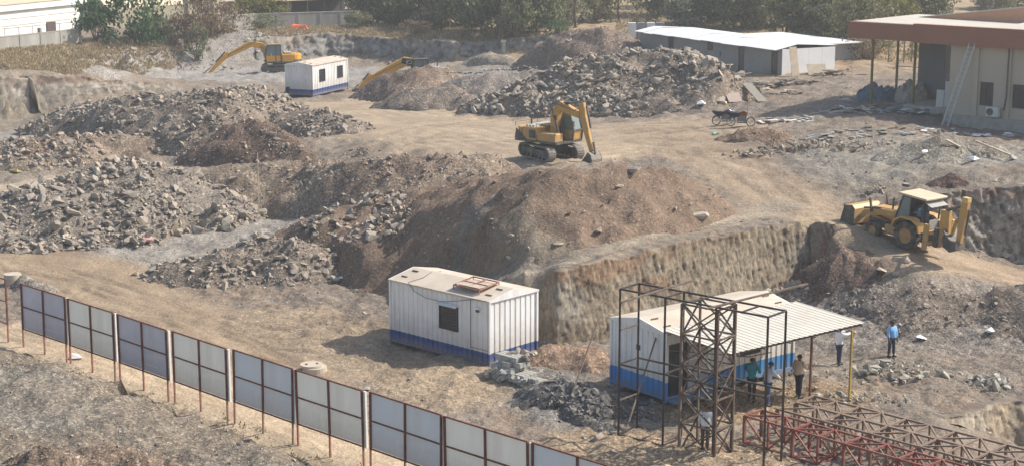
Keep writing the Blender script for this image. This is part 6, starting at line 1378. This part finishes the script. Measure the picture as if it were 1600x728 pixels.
def lean(p0, p1z, w, h, m, label, yaw_, tilt, name='board'):
    p = hits(*p0); o = MB().box(-w / 2, w / 2, -.02, .02, 0, h).build(name, m); o.location = (p[0], p[1], p[2] + p1z); o.rotation_euler = (tilt, 0, yaw_); tag(o, label, 'board'); return o
lean((1243, 119), 0, .75, 2.4, WOOD, 'tall tan board leaning against the sunlit end of the white-roofed shed', yw + 1.57, -.2)
lean((1268, 112), 0, .8, 1.6, mat('grey_plywood', (.26, .24, .20), .85), 'grey slatted board leaning on the shed end wall', yw + 1.4, -.35)
lean((1278, 118), 0, 1.6, 1.1, WOOD, 'wide pale plywood sheet lying propped in front of the shed end wall', yw + 1.2, -.7)
rr_ = random.Random(3)
def scrap(px, py, n, rx, ry, label, mats, lmin=.5, lmax=1.8, zspread=.25, name='scrap_heap', cat='scrap heap', wmax=.35):
    c = hits(px, py); e = empty(name, c, 0, label, cat)
    for k in range(n):
        a = rr_.uniform(0, 3.14); l = rr_.uniform(lmin, lmax); x, y = rr_.gauss(0, rx * .5), rr_.gauss(0, ry * .5); zz = float(surf(c[0] + x, c[1] + y)[0]) - c[2] + rr_.uniform(0.03, zspread); d = Vector((math.cos(a), math.sin(a), rr_.uniform(-.15, .15))) * l / 2; p = Vector((x, y, zz))
        MB().beam(p - d, p + d, rr_.uniform(.08, wmax), rr_.uniform(.02, .06)).build('piece', rr_.choice(mats), e)
    return e
PW = [WOOD, mat('dark_wet_wood', (.10, .08, .065), .8), mat('brown_wood', (.30, .21, .14), .8), mat('grey_plywood', (.26, .24, .20), .85)]
scrap(1306, 116, 30, 1.8, 1.0, 'heap of loose planks at the right corner of the white-roofed shed', PW)
scrap(1215, 130, 34, 2.6, 1.6, 'dark jumble of sticks and boards in front of the white-roofed shed', PW, .4, 1.6)
scrap(1255, 132, 20, 2.0, 1.0, 'low black and brown scrap wood right of the dark jumble', [PW[1], PW[2]], .4, 1.2, .12)
scrap(1232, 146, 14, .8, .8, 'small pale tangle of splintered wood below the dark jumble', [WOOD, PW[2]], .3, .9)
scrap(1170, 132, 16, 2.2, .9, 'long pale planks at the right foot of the rubble mountain', [WOOD, PW[3]], 1.2, 3.2, .15)
scrap(1225, 191, 24, 2.4, .9, 'pale scrap boards lying right of the motorcycles', [WOOD, WHITEW, PW[2], CONC], .4, 1.6, .12)
scrap(1330, 176, 12, 1.8, .6, 'long pale boards at the edge of the building shadow', [WOOD, CONC], 1.2, 3.0, .12)
lean((1150, 160), 0, 1.1, .95, mat('pinkish_sack', (.42, .33, .28), .9), 'tan folded sheet leaning in front of the rubble mountain', .3, -.9)
plank((1166, 138), .3, (1192, 160), .02, .75, .06, mat('grey_plywood', (.26, .24, .20), .85), 'grey trough-like metal sheet lying on the slope beside the tan folded sheet')
PL = mat('white_plastic', (.75, .75, .74), .5)
def litter(px, py, s, m, label, name='plastic_bag', cat='plastic bag', z=.0):
    p = hits(px, py); r = random.Random(px); bm = bmesh.new()
    for i in range(16): v = Vector((r.gauss(0, 1), r.gauss(0, 1), r.gauss(0, 1))).normalized() * r.uniform(.35, .6); bm.verts.new((v.x * s * 1.3, v.y * s, max(-.05, v.z * s * .7)))
    bmesh.ops.convex_hull(bm, input=bm.verts); me = bpy.data.meshes.new(name); bm.to_mesh(me); bm.free(); me.materials.append(m); o = link(name, me, None, (p[0], p[1], p[2] + s * .15 + z)); tag(o, label, cat); return o
litter(1097, 165, .75, PL, 'white crumpled sack at the foot of the rubble mountain'); litter(1131, 163, .55, mat('cream_sack', (.6, .5, .35), .8), 'cream sack left of the tan folded sheet')
litter(1118, 212, .5, mat('pale_green_plastic', (.35, .6, .45), .5), 'pale green plastic bag left of the small rust-brown heap'); litter(24, 271, .7, mat('pale_yellow_sack', (.7, .6, .2), .7), 'yellowish sack at the edge of the dirt road at far left')
litter(230, 379, .5, mat('pink_plastic', (.7, .22, .25), .6), 'pink plastic bag at the foot of the big grey rubble pile'); litter(117, 562, .5, PL, 'white sack behind the pale hoarding panel posts')
litter(534, 438, .28, PL, 'small white plastic scrap on the ground in front of the brown mound'); litter(1444, 240, .4, PL, 'white block-like sack on the flat in front of the gravel mound'); litter(1520, 252, .5, PL, 'flat white plastic sheet right of the gravel mound')
litter(1440, 532, .45, PL, 'white cloth bundle on the ground right of the man in blue'); litter(1547, 520, .4, PL, 'upright pale sack against the spoil slope at right'); litter(1574, 609, .35, BLOCK, 'squat grey block at the right of the small rock pile', 'concrete_block', 'block')
for i, (px, py, s, m, lab) in enumerate(((1405, 408, 1.0, ST_TAN, 'pink-tan boulder below the ramp road, largest of the loose stones there'), (1378, 424, 1.05, ST_GREY, 'grey boulder left of the pink-tan one below the ramp road'), (1396, 430, .7, ST_GREY, 'smaller grey boulder under the two big ones below the ramp'),
      (968, 296, .55, ST_PALE, 'pale square boulder high on the brown mound face'), (985, 268, 1.15, ST_TAN, 'flat tan boulder on the crest of the brown mound right of the bucket'), (1093, 338, 1.2, ST_TAN, 'flat tan boulder at the right foot of the brown mound'), (1055, 326, .45, ST_TAN, 'small stone left of the flat boulder at the mound foot'),
      (872, 383, .7, ST_GREY, 'grey upright boulder low on the brown mound face'), (934, 366, .8, ST_TAN, 'tan boulder at the foot of the mound beside the upper track'), (1130, 327, .5, ST_GREY, 'small grey boulder beyond the right foot of the brown mound'), (1160, 348, .3, ST_DARK, 'small dark stone lying alone on the upper track'),
      (1415, 290, .8, ST_GREY, 'grey boulder on the flat just behind the backhoe'), (1362, 303, .7, ST_GREY, 'grey stone on the bank lip left of the backhoe roof'), (1555, 282, .6, ST_GREY, 'grey stone on the flat above the bank at far right'), (1573, 392, 1.1, ST_GREY, 'grey boulder at the foot of the bank at the right edge'), (1586, 388, 1.1, ST_GREY, 'twin grey boulder right beside the one at the bank foot'),
      (730, 176, .7, ST_GREY, 'dark boulder at the left tip of the rubble mountain'), (368, 279, .9, ST_TAN, 'tan flat boulder on the earth bank left of centre'), (938, 683, .8, ST_TAN, 'tan slab lying near the left foot of the black frame'), (960, 676, .5, ST_GREY, 'grey stone touching the tan slab near the black frame'), (915, 683, .45, ST_GREY, 'grey stone left of the tan slab near the black frame'), (960, 706, .45, ST_TAN, 'small tan stone below the tan slab'),
      (1540, 262, .3, ST_GREY, 'little stone right of the white plastic sheet'), (1488, 652, .45, ST_TAN, 'stone at the left lip of the washed-out pit'), (1533, 670, .6, ST_GREY, 'grey stone lying before the washed-out pit'), (1545, 676, .5, ST_GREY, 'second grey stone before the washed-out pit'))):
    p = hits(px, py); o = link('boulder', rocks_of(m)[(i * 5) % 12], None, (p[0], p[1], p[2] - s * .02), (.05 * (i % 3), .06 * (i % 4) - .1, i * 1.3), (s * .8, s * .6, s * .6)); tag(o, lab, 'boulder')
# low stone piles on the pit floor
def stone_pile(px, py, rx, ry, n, smin, smax, m, label, poly=None):
    c = hits(px, py); e = empty('stone_pile', c, 0, label, 'stone pile'); q = np.stack([RNG.normal(0, rx * .5, n), RNG.normal(0, ry * .5, n)], 1); s = sizes_of(n, smin, smax, 1.9)
    hgt = np.maximum(0, 1 - (q[:, 0] / rx) ** 2 - (q[:, 1] / ry) ** 2) * RNG.uniform(0, 1, n) * .45
    X, Y = c[0] + q[:, 0], c[1] + q[:, 1]; put_rocks(e, np.stack([X, Y, surf(X, Y) + s * .15 + hgt], 1), s, m, 300); return e
stone_pile(1388, 585, 1.7, 1.0, 90, .2, .85, ST_PALE, 'pile of pale stones beside the yellow canopy pole'); stone_pile(1440, 584, 1.4, .7, 120, .07, .35, ST_PALE, 'scatter of small pale stones right of the pale stone pile')
stone_pile(1543, 600, .9, .6, 60, .15, .7, ST_PALE, 'small pale stone pile near the right edge of the pit floor'); stone_pile(1345, 628, 1.7, .5, 80, .15, .5, ST_PALE, 'row of pale stones behind the end of the trusses')
stone_pile(1180, 245, 1.6, .6, 40, .2, .6, ST_GREY, 'line of grey stones on the flat left of the gravel mound'); stone_pile(1250, 236, 3.6, .9, 130, .2, .8, ST_GREY, 'long band of grey slabs at the edge of the building shadow'); stone_pile(1365, 300, .9, .5, 30, .15, .5, ST_GREY, 'few grey stones on the bank lip in front of the backhoe')
stone_pile(1570, 370, 2.2, .8, 90, .15, .8, ST_GREY, 'broken rock fallen at the foot of the bank behind the backhoe'); stone_pile(1335, 235, 3.5, 1.2, 90, .15, .55, ST_GREY, 'loose grey slabs spread between the building shadow and the flat')
stone_pile(250, 98, 9, 4, 150, .2, .9, ST_TAN, 'rubble lying on the sunlit left slope of the far pit'); stone_pile(440, 84, 7, 3, 120, .2, .8, ST_PALE, 'pale rubble on the pit wall behind the far left excavator'); stone_pile(640, 97, 5, 1.2, 60, .2, .7, ST_PALE, 'pale stones along the foot of the shaded pit wall'); stone_pile(925, 160, 2.5, .8, 90, .15, .5, ST_PALE, 'patch of whitish broken stone low on the rubble mountain')
stone_pile(560, 242, 1.2, .6, 60, .15, .5, ST_GREY, 'small grey stones at the tip of the earth bank by the haul road')
kb = empty('white_stone_row', hits(760, 118), 0, 'row of white stones laid in a line on the levelled fill bank', 'stone row')
for k in range(34):
    t = k / 33; px = 700 + 190 * t; py = 112 + (3 if t < .3 else -1) - 9 * max(0, t - .3) ; p = hits(px, py) - np.array(kb.location); s = random.uniform(.25, .5); link('stone', rocks_of(ST_PALE)[k % 12], kb, p + np.array([0, 0, .08]), (0, 0, k), (s * 1.2, s * .8, s * .6))
ps = hits(787, 82); e = empty('pipe_stub', ps, 0, 'pale upright pipe stub with a cap standing on the dirt heap in the far pit', 'pipe')
MB().tube((0, 0, -.3), (0, 0, 1.0), .22, n=12).build('pipe', mat('pale_green_pipe', (.45, .47, .36), .7), e); MB().tube((0, 0, 1.0), (0, 0, 1.25), .36, .30, n=12).build('cap', mat('cream_cap', (.66, .60, .46), .7), e)
for (px, y0, z0, lab) in ((404, 335, 2.4, 'thin wooden stake standing in front of the earth bank'), (740, 178, 1.0, 'short wooden marker stake by the left tip of the rubble mountain'), (478, 150, 1.0, 'short pale stake at the left corner of the small far cabin'), (671, 166, .8, 'short pale stake on the brown heap right of the far cabin')):
    p = hits(px, y0); h_ = z0 if px != 404 else 3.6; tag(MB().tube(p - np.array([0, 0, .2]), p + np.array([.05, 0, h_]), .035, .03, 6).build('stake', WOOD), lab, 'stake')

# ------------------------------------------------------------------ tan building with brown fascia at the right
P0 = G(1480, 195, 4.0); by = R(-42); e = empty('tan_building', (P0[0], P0[1], 3.7), by, 'tan building with a deep brown roof fascia and open porch at the right edge', 'building')
zr = 4.0 - 3.7; H1 = 5.3
TANW = mat('tan_plaster', (.50, .43, .33), .85, var=.05, scale=.6, dirt=(.40, .35, .28), dirt_amt=.3, streak=True); FASC = mat('brown_fascia', (.30, .13, .075), .6, var=.06, scale=1); SALM = mat('salmon_plaster', (.62, .33, .20), .8, var=.05); CREAMR = mat('cream_roof', (.52, .48, .41), .7, var=.08, scale=.6)
DKW = mat('dark_grey_wall', (.17, .175, .18), .7, var=.1); 
MB().box(-.15, 16, -.25, .2, -.4, zr + .75).build('plinth', CONC, e)
MB().box(0, 16, 0, 9, 0, zr + H1).build('wall', TANW, e)
for x in (1.75, 4.0, 6.3, 8.6): MB().box(x, x + .32, -.16, -.001, zr + .75, zr + H1).build('pilaster', TANW, e)
for x0 in (2.3, 4.55, 6.9): 
    f = MB(); z0, z1_ = zr + 1.55, zr + 2.95
    f.box(x0 - .06, x0 + .82, -.05, .03, z0 - .06, z0).box(x0 - .06, x0 + .82, -.05, .03, z1_, z1_ + .06).box(x0 - .06, x0, -.05, .03, z0, z1_).box(x0 + .76, x0 + .82, -.05, .03, z0, z1_).box(x0 + .37, x0 + .40, -.04, .03, z0, z1_)
    w = f.build('window', GRILLE, e); MB().box(x0, x0 + .76, -.02, .02, z0, z1_).build('pane', DARKGLASS, w)
MB().path([(4.15, -.22, zr + H1), (4.15, -.22, zr + 2.2), (4.02, -.2, zr + 1.3)], .05, 8).build('drain_pipe', STEELD, e)
FZ0, FZ1 = zr + H1, zr + H1 + 1.25
MB().box(-2.6, 16, -.45, .0, FZ0, FZ1).build('fascia', FASC, e); MB().box(-7.6, -2.62, -.30, .0, FZ0 + .05, FZ1 - .1).build('fascia', FASC, e); MB().box(-7.6, -7.35, .001, 8.4, FZ0 + .05, FZ1 - .1).build('fascia', FASC, e)
MB().box(-7.34, 0, .002, 8.4, FZ0 + .75, FZ0 + .95).build('porch_ceiling', CREAMR, e)
MB().box(-7.34, 16, .004, 9, FZ1 - .25, FZ1 - .08).build('roof', CREAMR, e)
m = MB(); m.add([(3.2, .05, FZ1 - .06), (15, .05, FZ1 - .06), (15, 7, FZ1 + .3), (3.2, 7, FZ1 + .3)], [(0, 1, 2, 3)]); m.build('roof_slope', CREAMR, e)
m = MB().prism([(-5.5, FZ1 - .07), (2.6, FZ1 - .07), (2.6, FZ1 + .95), (2.3, FZ1 + .95)], 6.2, 6.6); m.build('parapet', SALM, e)
m = MB().prism([(-5.8, FZ1 - .05), (-5.5, FZ1 - .066), (2.3, FZ1 + .953), (2.7, FZ1 + .953), (2.7, FZ1 + 1.05), (2.25, FZ1 + 1.05)], 6.1, 6.7); m.build('parapet_cap', CREAMR, e)
MB().box(-5.0, -.002, 5.0, 5.25, .5, FZ0 + .7).build('recess_wall', DKW, e); MB().box(-2.9, -2.8, 4.94, 4.999, .9, FZ0).box(-.9, -.8, 4.94, 4.999, .9, FZ0).box(-2.8, -.9, 4.95, 4.999, 1.0, FZ0 - .2).build('glazed_panel', mat('blue_grey_glass', (.10, .13, .16), .15, spec=.9), e)
MB().box(-3.8, -.16, .9, 4.99, -.4, 1.25).build('porch_slab', CONC, e)
MB().box(-9.5, -3.82, 1.6, 5.4, -.2, 1.05).build('porch_slab', mat('dusty_concrete', (.30, .275, .24), .95), e)
PST = mat('olive_post', (.20, .17, .06), .6, var=.3, dirt=(.12, .1, .08))
for k, (x, y, z) in enumerate(((-6.0, .35, .6), (-6.0, 3.8, 1.05), (-6.0, 7.0, .8), (-3.3, 1.3, 1.25))): MB().beam((x, y, z - .6), (x, y, FZ0 + .76), .13).build('canopy_post', PST if k != 2 else RUST, e)
MB().box(-9.0, -2, 8.9, 8.95, 1.9, 1.94).box(-9.0, -2, 8.9, 8.95, 2.9, 2.94).build('rail', STEELD, e)
Mi = e.matrix_basis
# air conditioner
ac = empty('air_conditioner', Mi @ Vector((3.0, -.42, zr + .86)), by, 'white air conditioner unit on the tan wall under the first window', 'air conditioner'); MB().box(-.05, .80, -.15, .22, 0, .62).build('casing', mat('ac_white', (.62, .62, .58), .5), ac, bevel=.02)
MB().tube((.24, -.16, .31), (.24, -.13, .31), .24, n=20).build('fan_grille', STEELD, ac)
# ladder
ld = empty('ladder', Mi @ Vector((.35, -1.75, -.1)), by, 'tall aluminium ladder leaning against the brown fascia', 'ladder'); AL = mat('aluminium', (.52, .54, .55), .4, .3)
tp = Vector((1.15, 1.35, FZ0 + .35)); bt = Vector((0, 0, 0)); 
for s in (0, .42): MB().beam(bt + Vector((s, 0, 0)), tp + Vector((s * .95, 0, 0)), .05, .09).build('rail', AL, ld)
for k in range(1, 19): t = k / 19; p = bt.lerp(tp, t); MB().beam(p + Vector((.02, 0, 0)), p + Vector((.4, 0, 0)), .035).build('rung', AL, ld)
# things on the porch
for k, (x, y, w_, h_, lab) in enumerate(((-.95, 1.15, .62, 1.75, 'tallest white board leaning in the porch corner'), (-1.5, 1.10, .55, 1.15, 'short white board left of the tallest one in the porch'), (-.35, 1.1, .3, 1.1, 'narrow white board right of the tallest one in the porch'))):
    o = MB().box(0, w_, 0, .06, 0, h_).build('board', mat('white_board', (.55, .54, .50), .8, var=.08, scale=2)); o.matrix_basis = Mi @ Matrix.Translation((x, y, 1.26)) @ Matrix.Rotation(-.08, 4, 'X'); tag(o, lab, 'board')
def cloth_heap(px, py, w, d, h, m, label, seed, name='tarpaulin', z=0):
    p = hits(px, py) if not isinstance(px, Vector) else np.array(px); n = 22; V = []; F = []
    for i in range(n):
        for j in range(n):
            x, y = (i / (n - 1) - .5) * 2, (j / (n - 1) - .5) * 2; r_ = 1 - min(1, (x * x + y * y)) ; zz = h * (r_ ** .45) * (1 + .7 * mnoise.noise(Vector((x * 2.5 + seed, y * 2.5, 0)))) + .16 * mnoise.noise(Vector((x * 7, y * 7, seed)))
            V.append((x * w / 2, y * d / 2, max(-.05, zz)))
    for i in range(n - 1):
        for j in range(n - 1): F.append((i * n + j, (i + 1) * n + j, (i + 1) * n + j + 1, i * n + j + 1))
    o = MB().add(V, F).build(name, m, loc=(p[0], p[1], p[2] + z)); tag(o, label, 'tarpaulin'); return o
cloth_heap(Mi @ Vector((-7.2, 3.4, 1.05)), 0, 3.2, 2.4, .95, mat('blue_grey_tarp', (.10, .15, .19), .6), 'blue-grey tarpaulin over a heap on the porch slab', 1)
cloth_heap(Mi @ Vector((-5.0, 4.2, 1.05)), 0, 2.6, 2.2, 1.15, mat('dirty_white_tarp', (.36, .33, .29), .7, var=.3, scale=2), 'crumpled dirty white sheet piled next to the blue-grey tarpaulin', 4)
scrap(1395, 172, 46, 5.5, 1.6, 'broken tiles and board scraps strewn in front of the porch slab', [CONC, WHITEW, PW[3], mat('grey_slab', (.30, .31, .32), .8)], .2, .9, .12, 'debris', 'debris', .5)
scrap(1450, 178, 40, 3.2, 1.4, 'whitish plaster debris heaped against the building corner', [WHITEW, CONC, MATS['grey_slab']], .2, .8, .35, 'debris', 'debris', .6)
scrap(1530, 214, 46, 5.5, 1.0, 'grey and white rubbish spread along the base of the tan building', [CONC, WHITEW, PW[2], MATS['grey_slab']], .2, .8, .15, 'debris', 'debris', .4)
scrap(1335, 213, 46, 4.5, 1.6, 'grey tile fragments lying across the edge of the building shadow', [CONC, MATS['grey_slab'], PW[3]], .2, .8, .12, 'debris', 'debris', .4)
plank((1478, 226), .25, (1500, 233), .1, .25, .08, WOOD, 'short tan plank on the gravel mound'); plank((1525, 230), .3, (1582, 248), .12, .12, .08, WOOD, 'long thin pole lying from the gravel mound to a pale block')
litter(1585, 250, .55, CONC, 'pale concrete lump at the right end of the long pole', 'concrete_lump', 'concrete lump')
# fence posts in the dry field
for k, (px, py) in enumerate(((1262, 84), (1315, 92), (1388, 98), (1412, 98), (1424, 98))):
    p = hit(px, py); tag(MB().beam(p - np.array([0, 0, .2]), p + np.array([0, 0, 1.9]), .10).build('fence_post', mat('grey_post', (.24, .21, .18), .9)), ('grey fence post, %s from the left of those beside the dry field' % ('first', 'second', 'third', 'fourth', 'fifth')[k]), 'fence post', 'fence posts beside the dry field')

# ------------------------------------------------------------------ gravel and small stones over the whole yard
def scatter(name, n, ymin, ymax, smin, smax, m, label, p=2.8):
    y = RNG.uniform(ymin ** .5, ymax ** .5, n) ** 2; x = RNG.uniform(-1, 1, n) * (y * .335 + 1.5); rd = np.minimum.reduce([pdist(x, y, _road_lines[k]) / w for k, w in (('a', 3.2), ('b', 7.5), ('c', 2.6), ('d', 1.3), ('e', 1.8), ('f', 1.2))])
    cl = fbm(x * .35, y * .3, 91, 3); k = (rd > RNG.uniform(.6, 1.5, n)) & (cl > RNG.uniform(-.5, .35, n)); x, y = x[k], y[k]; s = sizes_of(len(x), smin, smax, p); zz = zb(x, y); a, b, c = rot_mats(len(x), .4)
    Rm = euler_np(a, b, c); T = np.array([[-.5, -.4, -.15], [.5, -.35, -.15], [.1, .5, -.15], [-.25, -.1, .35], [.25, .05, .3]]); Fc = np.array([[0, 1, 3], [1, 4, 3], [1, 2, 4], [2, 3, 4], [2, 0, 3]])
    V = np.einsum('nij,vj->nvi', Rm, T) * s[:, None, None] * RNG.uniform(.7, 1.3, (len(x), 1, 3)) + np.stack([x, y, zz + s * .05], 1)[:, None]; F = Fc[None] + (np.arange(len(x)) * 5)[:, None, None]
    tag(link(name, npmesh(name, V.reshape(-1, 3), F.reshape(-1, 3), m)), label, 'loose stones', kind='stuff')
scatter('loose_stones', 30000, 46, 100, .05, .35, ST_GREY, 'small loose stones lying over the bare yard', 3.2)
scatter('grey_loose_stones', 9000, 60, 175, .12, .6, ST_GREY, 'grey stones scattered over the rough ground', 3.2)
scatter('foreground_gravel', 42000, 46, 70, .045, .20, ST_GREY, 'coarse grey gravel in the foreground', 2.6)

# ------------------------------------------------------------------ the haze over the site
hz = MB().box(-260, 260, -14, 420, -3.2, 19.9).build('haze', bpy.data.materials.new('haze')); hm = hz.data.materials[0]; hm.use_nodes = True; t = hm.node_tree; t.nodes.clear()
ou = t.nodes.new('ShaderNodeOutputMaterial'); pv = t.nodes.new('ShaderNodeVolumePrincipled'); pv.inputs['Color'].default_value = (.85, .87, .90, 1); pv.inputs['Density'].default_value = .00065; pv.inputs['Anisotropy'].default_value = .2
t.links.new(pv.outputs[0], ou.inputs['Volume']); tag(hz, 'thin pale dust haze over the whole site', kind='stuff')
